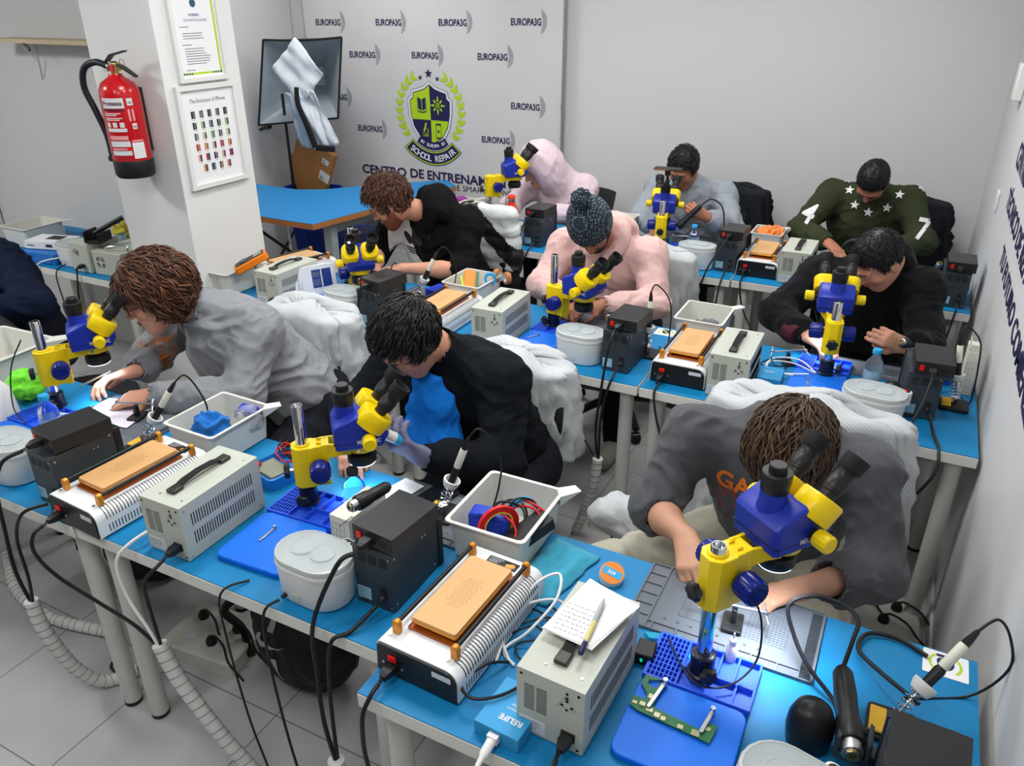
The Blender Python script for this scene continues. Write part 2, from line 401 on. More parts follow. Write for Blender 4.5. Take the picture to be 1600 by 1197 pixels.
def make_separator():
    w, d, h = .205, .375, .082
    t = thing('screen_separator', '', 'heating plate', group='white screen separators')
    prof = [(0, .006)] + [(0 + .004, h-.006)] + [(.010, h)] + [(w-.030, h)] + [(w-.030+.03*math.sin(a), h-.03+.03*math.cos(a)) for a in (.3, .6, .9, 1.2, PI/2)] + [(w, .006)]
    b = B().prism(prof, .006, d-.004, axis='y')
    for k in range(34):                                # slots that wrap the rounded long edge
        y = .035 + k*.0092
        pts = [(w-.030+.0304*math.sin(a), y, h-.03+.0304*math.cos(a)) for a in (.12, .5, .9, 1.3, 1.55)]
        b.tube(pts, .0012, n=4, sub=1, mi=1)
        b.box(w-.0003, y, .014, w+.0004, y+.0026, .036, 1)
        b.box(-.0002, y, .014, .0002, y+.0026, .036, 1)
    for x, y in ((.020, .03), (.165, .03), (.020, d-.03), (.165, d-.03)): b.cyl((x, y, h-.0005), (x, y, h+.002), .0042, n=12, mi=2)
    b.cyl((w-.012, .003, .012), (w-.012, .006, .012), .004, n=10, mi=2)
    obj('body', b, ['whitesteel', 'dark', 'steel'], t, bevel=.0015)
    pr2 = [(.003, .007)] + [(.007, h-.008)] + [(.012, h-.003)] + [(w-.031, h-.003)] + [(w-.031+.028*math.sin(a), h-.031+.028*math.cos(a)) for a in (.4, .8, 1.2, PI/2)] + [(w-.003, .007)]
    fp = obj('rear_panel', B().prism(pr2, .001, .0055, axis='y'), 'black', t, smooth=0)
    obj('power_switch', B().box(.036, -.0035, .046, .056, .0008, .060), 'red', fp, bevel=.001)
    for x in (.022, .070): obj('screw', B().cyl((x, -.001, .034), (x, .001, .034), .0035, n=10), 'steel', fp)
    obj('small_label', B().box(.145, .0002, .055, .190, .0009, .068), 'label', fp, smooth=0)
    c14(t, .046, .032, .001); plug_iec(t, .046, .032, .001)
    for x in (.046, .046): pass
    pb = B().prism(rrect(.048, .070, .158, .305, .006), h+.022, h+.029)
    for r in range(14):
        for c in range(7): 
            x = .083 + c*.0066 + (r % 2)*.0033; y = .14 + r*.0072
            if abs(c-3)*6.6 + abs(r-6.5)*3.3 < 36: pb.cyl((x, y, h+.0289), (x, y, h+.0293), .0011, n=6, mi=1)
    pl = obj('heating_plate', pb, ['brass', 'dark'], t, bevel=.0012)
    obj('plate_rim', B().prism(rrect(.046, .068, .160, .307, .006), h+.0155, h+.0218), 'gold', pl, bevel=.001)
    lo = obj('lower_plate', B().prism(rrect(.042, .062, .166, .312, .003), h+.001, h+.006), 'amber', t)
    obj('plate_spacer', B().box(.055, .08, h+.006, .070, .095, h+.0155).box(.135, .08, h+.006, .150, .095, h+.0155).box(.055, .28, h+.006, .070, .295, h+.0155).box(.135, .28, h+.006, .15, .295, h+.0155), 'black', lo)
    for x in (.030, .176):
        obj('guide_rod', B().cyl((x, .050, h+.026), (x, .330, h+.026), .0052, n=12), 'black', t)
        for y in (.036, .330):
            pf = [(x-.009, h+.0005), (x+.009, h+.0005), (x+.009, h+.026)] + [(x+.009*math.cos(a), h+.026+.009*math.sin(a)) for a in (.5, 1.0, 1.57, 2.1, 2.6)] + [(x-.009, h+.026)]
            obj('rod_post', B().prism(pf, y, y+.014, axis='y'), 'gold', t, bevel=.0025)
    bd = obj('brand_badge', B().box(.070, d-.045, h+.0003, .150, d-.018, h+.0012), 'black', t, smooth=0)
    tx = B(); v, f = text_mesh('CUIDADO', .010); tx.add(v, f, X=frame((.075, d-.035, h+.0014), (1, 0, 0), (0, 1, 0)))
    tx = B()
    for r in range(3): tx.box(.074, d-.024-r*.006, h+.0013, .110-r*.006, d-.0225-r*.006, h+.0015)
    obj('badge_lines', tx, 'inkwhite', bd, smooth=0)
    tx = B().cyl((.135, d-.032, h+.0013), (.135, d-.032, h+.0017), .009, n=5).box(.120, d-.04, h+.0013, .13, d-.028, h+.0016)
    obj('badge_mark', tx, 'gold', bd, smooth=0)
    for x in (.012, w-.012):
        for y in (.03, d-.03): obj('rubber_foot', B().cyl((x, y, 0), (x, y, .0065), .008, n=12), 'black', t)
    return t
def make_station():
    w, d, h = .106, .212, .164
    t = thing('hot_air_station', '', 'soldering station', group='dark grey hot air stations')
    b = B().box(0, 0, .002, w, d-.022, h)
    for g in range(3):
        for k in range(6): b.box(.012+g*.030, -.0005, h-.040+k*.0045, .034+g*.030, .0003, h-.0380+k*.0045, 1)
    for x, z in ((.098, .150), (.098, .012), (.008, .012)): b.cyl((x, -.001, z), (x, 0, z), .0025, n=10, mi=2)
    for y, z in ((.012, h-.014), (.125, h-.03), (.137, h-.03), (d-.04, .02), (.012, .02), (d-.035, h-.012)): b.cyl((w, y, z), (w+.0015, y, z), .003, n=10, mi=2)
    obj('body', b, ['station', 'dark', 'steel'], t, bevel=.002)
    obj('front_bezel', B().box(-.003, d-.0215, 0.001, w+.003, d, h+.003), 'black', t, bevel=.003)
    lb = obj('rating_label', B().box(.004, -.0008, .016, .042, .0001, .050), mat('bluish_label', srgb(150, 190, 205), .5), t, smooth=0)
    tx = B()
    for i, s in enumerate(('220V 50Hz', '700W', 'CE')):
        v, f = text_mesh(s, .0055); tx.add(v, f, X=frame((.007, -.0010, .041-i*.009), (1, 0, 0), (0, 0, 1)))
    obj('label_print', tx, 'ink', lb, smooth=0)
    obj('cable_gland', B().lathe([(.009, 0), (.009, .006), (.006, .010), (.005, .022)], (.078, 0, .040), (0, -1, -.1), 12).box(.070, -.003, .052, .086, -.0002, .064), 'black', t)
    return t
def make_psu():
    w, d, h = .118, .165, .044
    t = thing('power_unit', '', 'power unit', group='black power units on the hot air stations')
    b = B().box(0, 0, .001, w, d, h)
    for k in range(3): b.box(.078, -.0005, .014+k*.006, .100, .0003, .016+k*.006, 1)
    obj('body', b, [mat('black_box_metal', (.018, .018, .019), .36), 'dark'], t, bevel=.002)
    obj('power_switch', B().box(.014, -.004, .014, .028, -.0004, .032), 'red', t, bevel=.001)
    c14(t, .052, .022); plug_iec(t, .052, .022)
    return t
def stadium(w, d, n=10):
    r = d/2; P = []
    for i in range(n+1): a = -PI/2 + PI*i/n; P.append((w/2-r+r*math.cos(a), r*math.sin(a)))
    for i in range(n+1): a = PI/2 + PI*i/n; P.append((-w/2+r+r*math.cos(a), r*math.sin(a)))
    return P
def make_ultra():
    # origin: centre of the base
    W, D = .200, .136
    t = thing('ultrasonic_cleaner', '', 'cleaner', group='white ultrasonic cleaners')
    def ring(s, z, o=0): return [(x*s, y*s, z) for x, y in stadium(W, D)]
    b = B().loft([ring(.90, .003), ring(.94, .010), ring(.985, .085), ring(1.0, .094)])
    obj('body', b, 'white', t, smooth=50)
    b = B()
    outer = [ring(1.015, .0945), ring(1.02, .100), ring(1.015, .104)]; inner = [ring(.93, .104), ring(.90, .10), ring(.86, .045)]
    b.loft(outer + inner, cap=False); b.add(ring(.86, .0455), [tuple(range(len(stadium(W, D))))])
    obj('tank_rim', b, 'white', t, smooth=50)
    b = B().loft([ring(1.0, .1045), ring(1.005, .116), ring(.985, .1195), ring(.93, .1205), ring(.92, .1185), ring(.97, .1165), ring(.985, .1060)], cap=False)
    lid = obj('lid_rim', b, mat('pale_lid_rim', srgb(205, 210, 208), .3, trans=.25), t, smooth=50)
    obj('lid_window', B().loft([ring(.935, .1186), ring(.935, .1200)]), 'frost', lid)
    for x in (-.035, .03): obj('lid_disc', B().lathe([(.030, 0), (.030, .003), (.026, .0045), (.024, .003)], (x*.9, 0, .1205), n=24), 'frost', lid)
    cp = obj('control_panel', B().prism(rrect(-.045, -.016, .045, .016, .014), .060, .108), 'white', t, bevel=.003)
    cp.location = (.06, .070, 0); cp.rotation_euler = (0, 0, -.15)
    kb = obj('control_strip', B().prism(rrect(-.038, -.011, .038, .011, .010), .1082, .1095), 'black', cp)
    obj('timer_display', B().box(.012, -.007, .1096, .030, .006, .1104), 'red', kb)
    for k in range(3): obj('button', B().cyl((-.030+k*.014, 0, .1096), (-.030+k*.014, 0, .1106), .004, n=10), 'steel', kb)
    obj('cable_gland', B().cyl((-.045, -.0615, .020), (-.047, -.074, .018), .006, .0045, n=12), 'black', t)
    obj('rating_print', B().box(-.02, -.0668, .018, .002, -.0655, .034), mat('grey_print', srgb(180, 190, 182), .6), t, smooth=0)
    return t
LOGO = 'MECHANIC'
def make_microscope(block_z=.06, pole_h=.31, ring_light=True, light=0.0):
    """origin: pole base; the arm reaches along +x; returned with the head tilted to +x"""
    t = thing('stereo_microscope', '', 'microscope', group='yellow and blue stereo microscopes')
    obj('pole', B().lathe([(.0150, .012), (.0155, .014), (.0155, pole_h-.002), (.0142, pole_h), (.012, pole_h), (.0118, pole_h-.012)], n=28), 'chrome', t)
    bs_ = obj('base_collar', B().lathe([(.030, 0), (.030, .003), (.0255, .006), (.0255, .050), (.020, .053), (.0162, .053)], n=28), mat('dark_blue_black_collar', (.008, .010, .03), .3), t)
    def star(parent, p, d, r=.016, name='clamp_knob'):
        d = Vector(d).normalized(); p = Vector(p); a = d.orthogonal().normalized(); c = d.cross(a)
        poly = []
        for i in range(24):
            q = 2*PI*i/24; rr = r*(1 + .13*math.cos(6*q)); poly.append(a*math.cos(q)*rr + c*math.sin(q)*rr)
        b = B().loft([[p + d*.010 + v*.9 for v in poly], [p + d*.012 + v for v in poly], [p + d*.022 + v for v in poly], [p + d*.025 + v*.8 for v in poly]])
        k = obj(name, b, 'black', parent)
        obj('knob_stem', B().cyl(p, p + d*.012, .005, n=10), 'steel', k)
        return k
    star(bs_, (-.012, -.024, .028), (-.3, -1, 0), .017)
    z0, z1 = block_z, block_z+.122
    poly = [(-.030, -.014), (-.014, -.030), (.024, -.030), (.030, -.026), (.066, -.026), (.066, .026), (.030, .026), (.024, .030), (-.014, .030), (-.030, .014)]
    b = B().prism(poly, z0, z1).box(.048, -.008, z0-.012, .066, .008, z0)
    b.lathe([(.021, z1), (.021, z1+.004), (.0165, z1+.005)], n=24)
    b.box(.036, -.014, z1, .050, -.010, z1+.006).box(.036, .010, z1, .050, .014, z1+.006)
    blk = obj('focus_block', b, 'yellow', t, bevel=.002)
    star(blk, (-.031, 0, z0+.045), (-1, 0, 0), .019)
    for s in (-1, 1):
        kz = z0+.062
        k = obj('focus_knob', B().lathe([(.020, 0), (.0285, .003), (.0285, .040), (.026, .044), (.021, .0445)], (.040, s*.034, kz), (0, s, 0), 36, flute=.055), 'knobblue', blk)
        obj('knob_cap', B().lathe([(.0205, .0440), (.019, .0455), (.015, .0425)], (.040, s*.034, kz), (0, s, 0), 24), 'black', k)
        obj('knob_collar', B().cyl((.040, s*.0305, kz), (.040, s*.0345, kz), .019, n=20), 'black', k)
    # arm: two cheeks that open into the ring
    ra = .155; rz = z1-.020; b = B()
    for s in (-1, 1):
        b.loft([[(x, s*y0, zb), (x, s*y1, zb), (x, s*y1, zt), (x, s*y0, zt)] for x, y0, y1, zb, zt in
                ((.046, .018, .0255, z1-.055, z1+.002), (.066, .018, .0255, z1-.040, z1+.002), (.095, .022, .030, rz-.014, rz+.020), (.125, .034, .042, rz-.008, rz+.014))])
    ang = [2*PI*i/32 for i in range(32)]
    b.loft([[(ra+r*math.cos(a), r*math.sin(a), z) for a in ang] for r, z in ((.036, rz-.008), (.046, rz-.008), (.046, rz+.013), (.036, rz+.013), (.036, rz-.008))], cap=False)
    b.box(.06, -.0255, z1-.03, .070, .0255, z1+.001)
    arm = obj('arm', b, 'yellow', t, bevel=.0012)
    obj('arm_screw', B().cyl((ra-.01, -.0455, rz+.003), (ra-.01, -.0485, rz+.003), .005, n=12).cyl((ra-.01, .0455, rz+.003), (ra-.01, .0485, rz+.003), .005, n=12), 'steel', arm)
    # optics below the ring
    ob = obj('objective', B().lathe([(.034, .006), (.035, -.010), (.030, -.022), (.028, -.030)], (ra, 0, rz), n=32), 'black', t)
    if ring_light:
        rl = obj('ring_light', B().lathe([(.029, -.024), (.038, -.026), (.040, -.034), (.040, -.050), (.036, -.056), (.029, -.056)], (ra, 0, rz), n=36), 'black', t)
        obj('ring_light_diffuser', B().lathe([(.030, -.0562), (.036, -.0562), (.036, -.0572), (.030, -.0572)], (ra, 0, rz), n=36), 'glow' if light else 'label', rl)
        if light:
            ld = bpy.data.lights.new('ring_light_lamp', 'AREA'); ld.shape = 'DISK'; ld.size = .07; ld.energy = light; ld.color = (.80, .88, 1.0); ld.spread = 1.6
            lo = bpy.data.objects.new('ring_light_lamp', ld); lo.location = (ra, 0, rz-.060); lo.parent = rl; COL.objects.link(lo)
    # head
    hz = rz+.014; hw = .061
    def prof(w, k=1.0):
        return [(-.068, .000), (-.072, .062), (-.064, .072), (-.012, .096), (.000, .096), (.066, .046), (.070, .030), (.052, .000)]
    P = prof(0); rings = []
    for y, s in ((-hw, .93), (-hw+.008, 1.0), (hw-.008, 1.0), (hw, .93)):
        rings.append([(ra + x*s, y, hz + .045 + (z-.045)*s) for x, z in P])
    hd = obj('head', B().loft(rings), 'mblue', t, bevel=.004, seg=3)
    obj('head_seam', B().box(ra-.071, -.0614, hz+.020, ra+.060, .0614, hz+.0212), 'ink', hd, smooth=0).hide_render = False
    for s in (-1, 1):
        v, f = text_mesh(LOGO, .016, bold=True, width=.062)
        X = frame((ra-.012*1, -hw-.0009, hz+.018), (1, 0, 0), (0, 0, 1)) if s < 0 else frame((ra+.05, hw+.0009, hz+.018), (-1, 0, 0), (0, 0, 1))
        obj('brand_lettering', B().add(v, f, X=X), 'inkwhite', hd, smooth=0)
        k = obj('zoom_knob', B().lathe([(.012, 0), (.0185, .002), (.0185, .031), (.016, .034), (.0, .0342)], (ra+.018, s*(hw+.010), hz+.034), (0, s, 0), 28, flute=.05), 'yellow', hd)
        obj('knob_collar', B().cyl((ra+.018, s*(hw-.002), hz+.034), (ra+.018, s*(hw+.011), hz+.034), .012, n=18), 'black', k)
    pt = obj('photo_port', B().lathe([(.036, .055), (.027, .085), (.0255, .112)], (ra-.034, 0, hz), n=32), 'mblue', hd)
    obj('port_cap', B().lathe([(.0262, .1121), (.0275, .114), (.0275, .130), (.0285, .131), (.0285, .150), (.027, .152), (.017, .1521), (.0165, .166), (.015, .1675), (0.0, .1675)], (ra-.034, 0, hz), n=32), 'black', pt)
    dv = Vector((.66, 0, .75)).normalized(); up = Vector((-.75, 0, .66)).normalized()
    for s in (-1, 1):
        p0 = Vector((ra+.030, s*.040, hz+.070))
        dd = (dv + Vector((0, s*.06, 0))).normalized()
        ring = []
        side = Vector((0, 1, 0))
        shp = []
        for i in range(28):
            a = 2*PI*i/28; x_ = .047*math.cos(a); x_ = max(-.041, min(.041, x_)); y_ = .040*math.sin(a)
            if y_*s < -.034: y_ = -.034*s
            shp.append(up*x_ + side*y_)
        h1 = B().loft([[p0 - dd*.016 + q*.96 for q in shp], [p0 - dd*.012 + q for q in shp], [p0 + dd*.030 + q for q in shp], [p0 + dd*.034 + q*.93 for q in shp]])
        ho = obj('eyepiece_housing', h1, 'yellow', hd, smooth=50)
        e0 = p0 + dd*.030 - up*.002
        ey = obj('eyepiece', B().lathe([(.0165, 0), (.0165, .018), (.0200, .020), (.0200, .025), (.0212, .026), (.0212, .046), (.0195, .048), (.0195, .066), (.0205, .068)], e0, dd, 32, flute=.03), 'black', ho, smooth=40)
        obj('eyecup', B().lathe([(.0205, .0675), (.0235, .072), (.0250, .100), (.0230, .1005), (.0180, .084), (.0180, .0825)], e0, dd, 28), mat('matte_black_rubber', (.011, .011, .012), .7), ey)
        obj('eyepiece_lens', B().lathe([(.0175, .0828), (.0100, .0845), (.0, .0850)], e0, dd, 24), 'lens', ey)
    k_ = 1.02; hd.scale = (k_,)*3; hd.location = (ra*(1-k_), 0, hz*(1-k_))
    return t
def make_silicone(w=.25, d=.34):
    t = thing('silicone_tray_mat', '', 'mat', group='blue silicone work mats')
    fr = .60*d
    b = B().prism(rrect(0, 0, w, fr, .028, 6), 0.0005, .016)
    obj('work_pad', b, 'silicone', t, bevel=.003)
    b = B().prism(rrect(0, fr+.0005, w, d, .012), .0005, .007)
    # raised walls forming the compartments
    def wall(x0, y0, x1, y1): b.box(x0, y0, .007, x1, y1, .0205)
    th = .005
    wall(0, fr+.001, w, fr+th); wall(0, d-th, w, d); wall(0, fr+th, th, d-th); wall(w-th, fr+th, w, d-th)
    m = fr + (d-fr)*.42
    wall(w*.30, m, w-th, m+th); wall(w*.30, fr+th, w*.30+th, d-th)
    wall(w*.45, m+th, w*.45+th, d-th); wall(w*.62, m+th, w*.62+th, d-th); wall(w*.78, m+th, w*.78+th, d-th)
    wall(w*.55, fr+th, w*.55+th, m); wall(w*.82, fr+th, w*.82+th, m)
    for i in range(9):
        for j in range(7):
            x = th + (w*.30-th)*(j+.0)/7; y = fr+th + (d-fr-2*th)*i/9
            wall(x, y, x+.0028, y+(d-fr-2*th)/9)
    for i in range(10):
        y = fr+th + (d-fr-2*th)*i/9; wall(th, y-.0012, w*.30, y+.0012)
    obj('compartment_strip', b, 'silicone2', t, smooth=0)
    return t
def make_greymat(w=.41, d=.285):
    t = thing('repair_mat', '', 'mat', group='grey silicone repair mats')
    b = B().prism(rrect(0, 0, w, d, .006), .0003, .004)
    b.box(.0, .0, .004, w, .004, .0075).box(0, d-.004, .004, w, d, .0075).box(0, 0, .004, .004, d, .0075).box(w-.004, 0, .004, w, d, .0075)
    b.box(.045, .004, .004, .049, d-.004, .0075)
    for k in range(7): b.box(.004, .004+k*(d-.008)/6-.002, .004, .045, .008+k*(d-.008)/6-.002, .0075)
    b.box(.049, .030, .004, w-.03, .034, .0075)
    for k in range(6): b.box(.06+k*.055, .004, .004, .063+k*.055, .03, .0075)
    obj('pad', b, 'greymat', t, smooth=0)
    b = B()
    for k in range(40): b.box(w-.028, .010+k*(d-.02)/40, .004, w-.006, .0135+k*(d-.02)/40, .0062)
    for i in range(11):
        for j in range(14): b.box(w*.62+i*.0085, .09+j*.0095, .004, w*.62+i*.0085+.006, .09+j*.0095+.0012, .0048)
    b.box(w*.26, .09, .004, w*.52, .0912, .0046).box(w*.26, .22, .004, w*.52, .2212, .0046).box(w*.26, .09, .004, w*.262, .22, .0046).box(w*.52, .09, .004, w*.522, .2212, .0046)
    for i in range(8): b.cyl((w*.2+i*.03, .06, .004), (w*.2+i*.03, .06, .0045), .004, n=8)
    obj('relief', b, 'greymat2', t, smooth=0)
    return t
def make_tray(w=.200, d=.235, h=.115):
    """white parts tray with a pouring lip at the back right corner; origin front left bottom"""
    t = thing('parts_tray', '', 'tray', group='white plastic parts trays')
    def R(s, z, o=0, k=0.0):
        x0, y0, x1, y1 = o, o, w-o, d-o
        P = rrect(x0, y0, x1, y1, .014, 4)
        return [(x, y, z) for x, y in P]
    b = B().loft([R(1, .002, .014), R(1, .006, .010), R(1, h-.004, .002), R(1, h-.004, -.006), R(1, h, -.006), R(1, h, .003), R(1, .007, .013)], cap=False)
    b.add(R(1, .0072, .013), [tuple(range(20))]) if len(R(1, 0)) == 20 else b.add(R(1, .0072, .013), [tuple(range(len(R(1, 0))))])
    b.add(R(1, .002, .014), [tuple(range(len(R(1, 0))))])
    # pouring lip
    b.add([(w-.02, d+.004, h-.001), (w+.004, d-.03, h-.001), (w+.045, d+.012, h+.004), (w+.02, d+.03, h+.004), (w-.02, d+.004, h-.030), (w+.004, d-.03, h-.030)],
          [(0, 1, 2, 3), (0, 3, 4), (1, 5, 2), (3, 2, 5, 4)])
    for k in (.35, .62): 
        o = .011 - .007*k; zz = h*k
        b.loft([[(x, y, zz+dz) for x, y in rrect(o-.0012, o-.0012, w-o+.0012, d-o+.0012, .014, 4)] for dz in (0, .0012)], cap=False)
    obj('tray_shell', b, 'traywhite', t, smooth=30)
    return t
def make_bottle(cap='capblue'):
    t = thing('water_bottle', '', 'bottle', group='clear water bottles')
    pr = [(.010, .002), (.028, .000), (.031, .006), (.031, .030), (.0295, .034), (.031, .038), (.031, .095), (.029, .110), (.018, .132), (.0125, .140), (.0125, .150)]
    obj('bottle_shell', B().lathe(pr, n=28), 'clear', t, smooth=60)
    obj('bottle_cap', B().lathe([(.0155, .146), (.0158, .148), (.0158, .160), (.0145, .162), (0, .1625)], n=30, flute=.04), cap, t)
    obj('bottle_label', B().lathe([(.0314, .045), (.0316, .046), (.0316, .085), (.0314, .086)], n=28, cap=False), mat('pale_bottle_label', srgb(170, 205, 225), .4, alpha=.55), t)
    return t
def make_iron(tilt=1.0):
    """soldering iron resting in a coil stand; origin under the stand"""
    t = thing('iron_stand', '', 'iron stand', group='soldering iron stands')
    b = B().prism(rrect(-.045, -.035, .045, .06, .01), .0005, .012)
    obj('stand_base', b, 'black', t, bevel=.002)
    obj('stand_sponge', B().box(-.04, -.03, .0125, .0, .02, .018), mat('yellow_sponge', srgb(225, 175, 60), .9), t, bevel=.002)
    p0 = Vector((.02, .03, .03)); d = Vector((.12, -.10, 1)).normalized()
    pts = []
    for i in range(90):
        a = i/90*2*PI*6; z = i/90*.075; q = d.orthogonal().normalized(); c = d.cross(q); r = .013
        pts.append(p0 + d*z + q*r*math.cos(a) + c*r*math.sin(a))
    obj('stand_coil', B().tube(pts, .0016, n=5, sub=1), 'chrome', t)
    obj('stand_funnel', B().lathe([(.010, .066), (.017, .070), (.022, .082), (.0225, .092), (.019, .093), (.012, .076)], p0, d, 24), 'white', t)
    obj('stand_stem', B().cyl((.02, .045, .01), p0 + d*.03 + Vector((0, .01, 0)), .003, n=8).cyl(p0+d*.0, p0+d*.012, .014, .012, n=14), 'chrome', t)
    return t, p0, d
def make_ironpen(p0, d):
    t = thing('soldering_iron', '', 'soldering iron', group='soldering irons resting in stands')
    obj('iron_tip', B().lathe([(.001, .005), (.003, .03), (.004, .068), (.0065, .070)], p0, d, 12), 'steel', t)
    obj('grip', B().lathe([(.006, .070), (.0095, .080), (.0105, .118), (.0085, .125)], p0, d, 18), 'black', t)
    obj('handle', B().lathe([(.0088, .125), (.0095, .128), (.0095, .182), (.0080, .186)], p0, d, 18), mat('ivory_handle', srgb(226, 226, 210), .4), t)
    pe = p0 + d*.186
    obj('cable_boot', B().lathe([(.0078, 0), (.0075, .012), (.005, .034), (.003, .038)], pe, d, 12, flute=.1), 'black', t)
    return t
# ================================================================ soft bodies: blended distance fields meshed with surface nets
class Vol:
    def __init__(s, lo, hi, res):
        s.lo = np.array(lo, float); s.res = res
        s.n = np.ceil((np.array(hi)-s.lo)/res).astype(int)+1
        s.f = np.full(tuple(s.n), .25, np.float32)
        s.ax = [s.lo[i] + np.arange(s.n[i])*res for i in range(3)]
    def win(s, lo, hi, pad):
        a = np.clip(np.floor((np.array(lo)-pad-s.lo)/s.res).astype(int), 0, s.n); b = np.clip(np.ceil((np.array(hi)+pad-s.lo)/s.res).astype(int)+1, 0, s.n)
        if np.any(b <= a): return None
        sl = tuple(slice(a[i], b[i]) for i in range(3))
        return sl, s.ax[0][sl[0]][:, None, None], s.ax[1][sl[1]][None, :, None], s.ax[2][sl[2]][None, None, :]
    def comb(s, sl, d, k, op):
        f = s.f[sl]
        if op == 'add':
            if k > 0: h = np.maximum(k-np.abs(f-d), 0)/k; s.f[sl] = np.minimum(f, d) - h*h*k*.25
            else: s.f[sl] = np.minimum(f, d)
        elif op == 'sub':
            d = -d; h = np.maximum(k-np.abs(f-d), 0)/max(k, 1e-6); s.f[sl] = np.maximum(f, d) + h*h*k*.25
    def cone(s, a, b, ra, rb, k=.02, op='add', flat=None, pad=.03):
        a = np.array(a, float); b = np.array(b, float); R = max(ra, rb)
        w = s.win(np.minimum(a, b)-R, np.maximum(a, b)+R, pad+k)
        if w is None: return
        sl, X, Y, Z_ = w; ba = b-a; L2 = max(ba@ba, 1e-9)
        PX, PY, PZ = X-a[0], Y-a[1], Z_-a[2]
        t = np.clip((PX*ba[0]+PY*ba[1]+PZ*ba[2])/L2, 0, 1)
        DX, DY, DZ = PX-t*ba[0], PY-t*ba[1], PZ-t*ba[2]
        if flat is not None:                        # squeeze the section along a direction
            n, q = np.array(flat[0], float), flat[1]; n = n/np.linalg.norm(n)
            c = (DX*n[0]+DY*n[1]+DZ*n[2])*(1/q-1); DX = DX+c*n[0]; DY = DY+c*n[1]; DZ = DZ+c*n[2]
            d = (np.sqrt(DX*DX+DY*DY+DZ*DZ) - (ra+(rb-ra)*t))*(q+1)/2
        else: d = np.sqrt(DX*DX+DY*DY+DZ*DZ) - (ra+(rb-ra)*t)
        s.comb(sl, d, k, op)
    def ell(s, c, r, R=None, k=.02, op='add', pad=.03):
        c = np.array(c, float); r = np.array(r, float); m = max(r)
        w = s.win(c-m, c+m, pad+k)
        if w is None: return
        sl, X, Y, Z_ = w; PX, PY, PZ = X-c[0], Y-c[1], Z_-c[2]
        if R is None: R = np.eye(3)
        q = [R[0][i]*PX+R[1][i]*PY+R[2][i]*PZ for i in range(3)]       # columns of R are the local axes
        k0 = np.sqrt(sum((q[i]/r[i])**2 for i in range(3)))+1e-9
        k1 = np.sqrt(sum((q[i]/r[i]**2)**2 for i in range(3)))+1e-9
        s.comb(sl, k0*(k0-1)/k1, k, op)
    def mesh(s):
        f = s.f; ins = f < 0; nx, ny, nz = f.shape
        c = ins[:-1, :-1, :-1].astype(np.int8)
        tot = np.zeros((nx-1, ny-1, nz-1), np.int8)
        for dx in (0, 1):
            for dy in (0, 1):
                for dz in (0, 1): tot += ins[dx:nx-1+dx, dy:ny-1+dy, dz:nz-1+dz]
        act = (tot > 0) & (tot < 8); I = np.argwhere(act); N = len(I)
        idx = np.full(act.shape, -1, np.int64); idx[act] = np.arange(N)
        P = np.zeros((N, 3)); W = np.zeros(N)
        cor = [(0,0,0),(1,0,0),(0,1,0),(1,1,0),(0,0,1),(1,0,1),(0,1,1),(1,1,1)]
        vals = [f[I[:, 0]+a, I[:, 1]+b, I[:, 2]+d] for a, b, d in cor]
        for i, j in ((0,1),(2,3),(4,5),(6,7),(0,2),(1,3),(4,6),(5,7),(0,4),(1,5),(2,6),(3,7)):
            a, b = vals[i], vals[j]; m = (a < 0) != (b < 0)
            t = np.where(m, a/np.where(m, a-b, 1), 0)
            pa, pb = np.array(cor[i]), np.array(cor[j])
            P += np.where(m[:, None], pa + t[:, None]*(pb-pa), 0); W += m
        V = s.lo + (I + P/W[:, None])*s.res
        F = []
        for ax in range(3):
            o1, o2 = [(1, 2), (2, 0), (0, 1)][ax]
            sa = [slice(None)]*3; sb = [slice(None)]*3; sa[ax] = slice(0, -1); sb[ax] = slice(1, None)
            for o in (o1, o2): sa[o] = slice(1, -1); sb[o] = slice(1, -1)
            A = ins[tuple(sa)]; Bv = ins[tuple(sb)]; ch = np.argwhere(A != Bv)
            if not len(ch): continue
            base = ch.copy(); base[:, o1] += 1; base[:, o2] += 1
            flip = A[tuple(ch.T)]
            def g(d1, d2):
                q = base.copy(); q[:, o1] -= d1; q[:, o2] -= d2; return idx[tuple(q.T)]
            Q = np.stack([g(1, 1), g(0, 1), g(0, 0), g(1, 0)], 1)
            Q[~flip] = Q[~flip][:, ::-1]; F.append(Q)
        F = np.concatenate(F); F = F[(F >= 0).all(1)]
        return V, F
def normals(V, F):
    a, b, c, d = (V[F[:, i]] for i in range(4)); n = np.cross(c-a, d-b); N = np.zeros_like(V)
    for i in range(4): np.add.at(N, F[:, i], n)
    return N/(np.linalg.norm(N, axis=1)[:, None]+1e-12)
def smooth_v(V, F, it=1, lam=.5):
    E = np.concatenate([F[:, [0, 1]], F[:, [1, 2]], F[:, [2, 3]], F[:, [3, 0]]])
    for _ in range(it):
        S = np.zeros_like(V); C = np.zeros(len(V))
        np.add.at(S, E[:, 0], V[E[:, 1]]); np.add.at(S, E[:, 1], V[E[:, 0]]); np.add.at(C, E[:, 0], 1); np.add.at(C, E[:, 1], 1)
        V = V*(1-lam) + lam*S/np.maximum(C, 1)[:, None]
    return V
def fbm(V, sc, seed, octv=2, ridged=False):
    out = np.zeros(len(V)); amp = 1; o = Vector((seed*13.1, seed*7.7, seed*3.3))
    for k in range(octv):
        q = V*sc*(2.1**k)
        v = np.array([noise.noise(Vector(p)+o) for p in q])
        if ridged: v = 1-2*np.abs(v)*1.6
        out += v*amp; amp *= .45
    return out
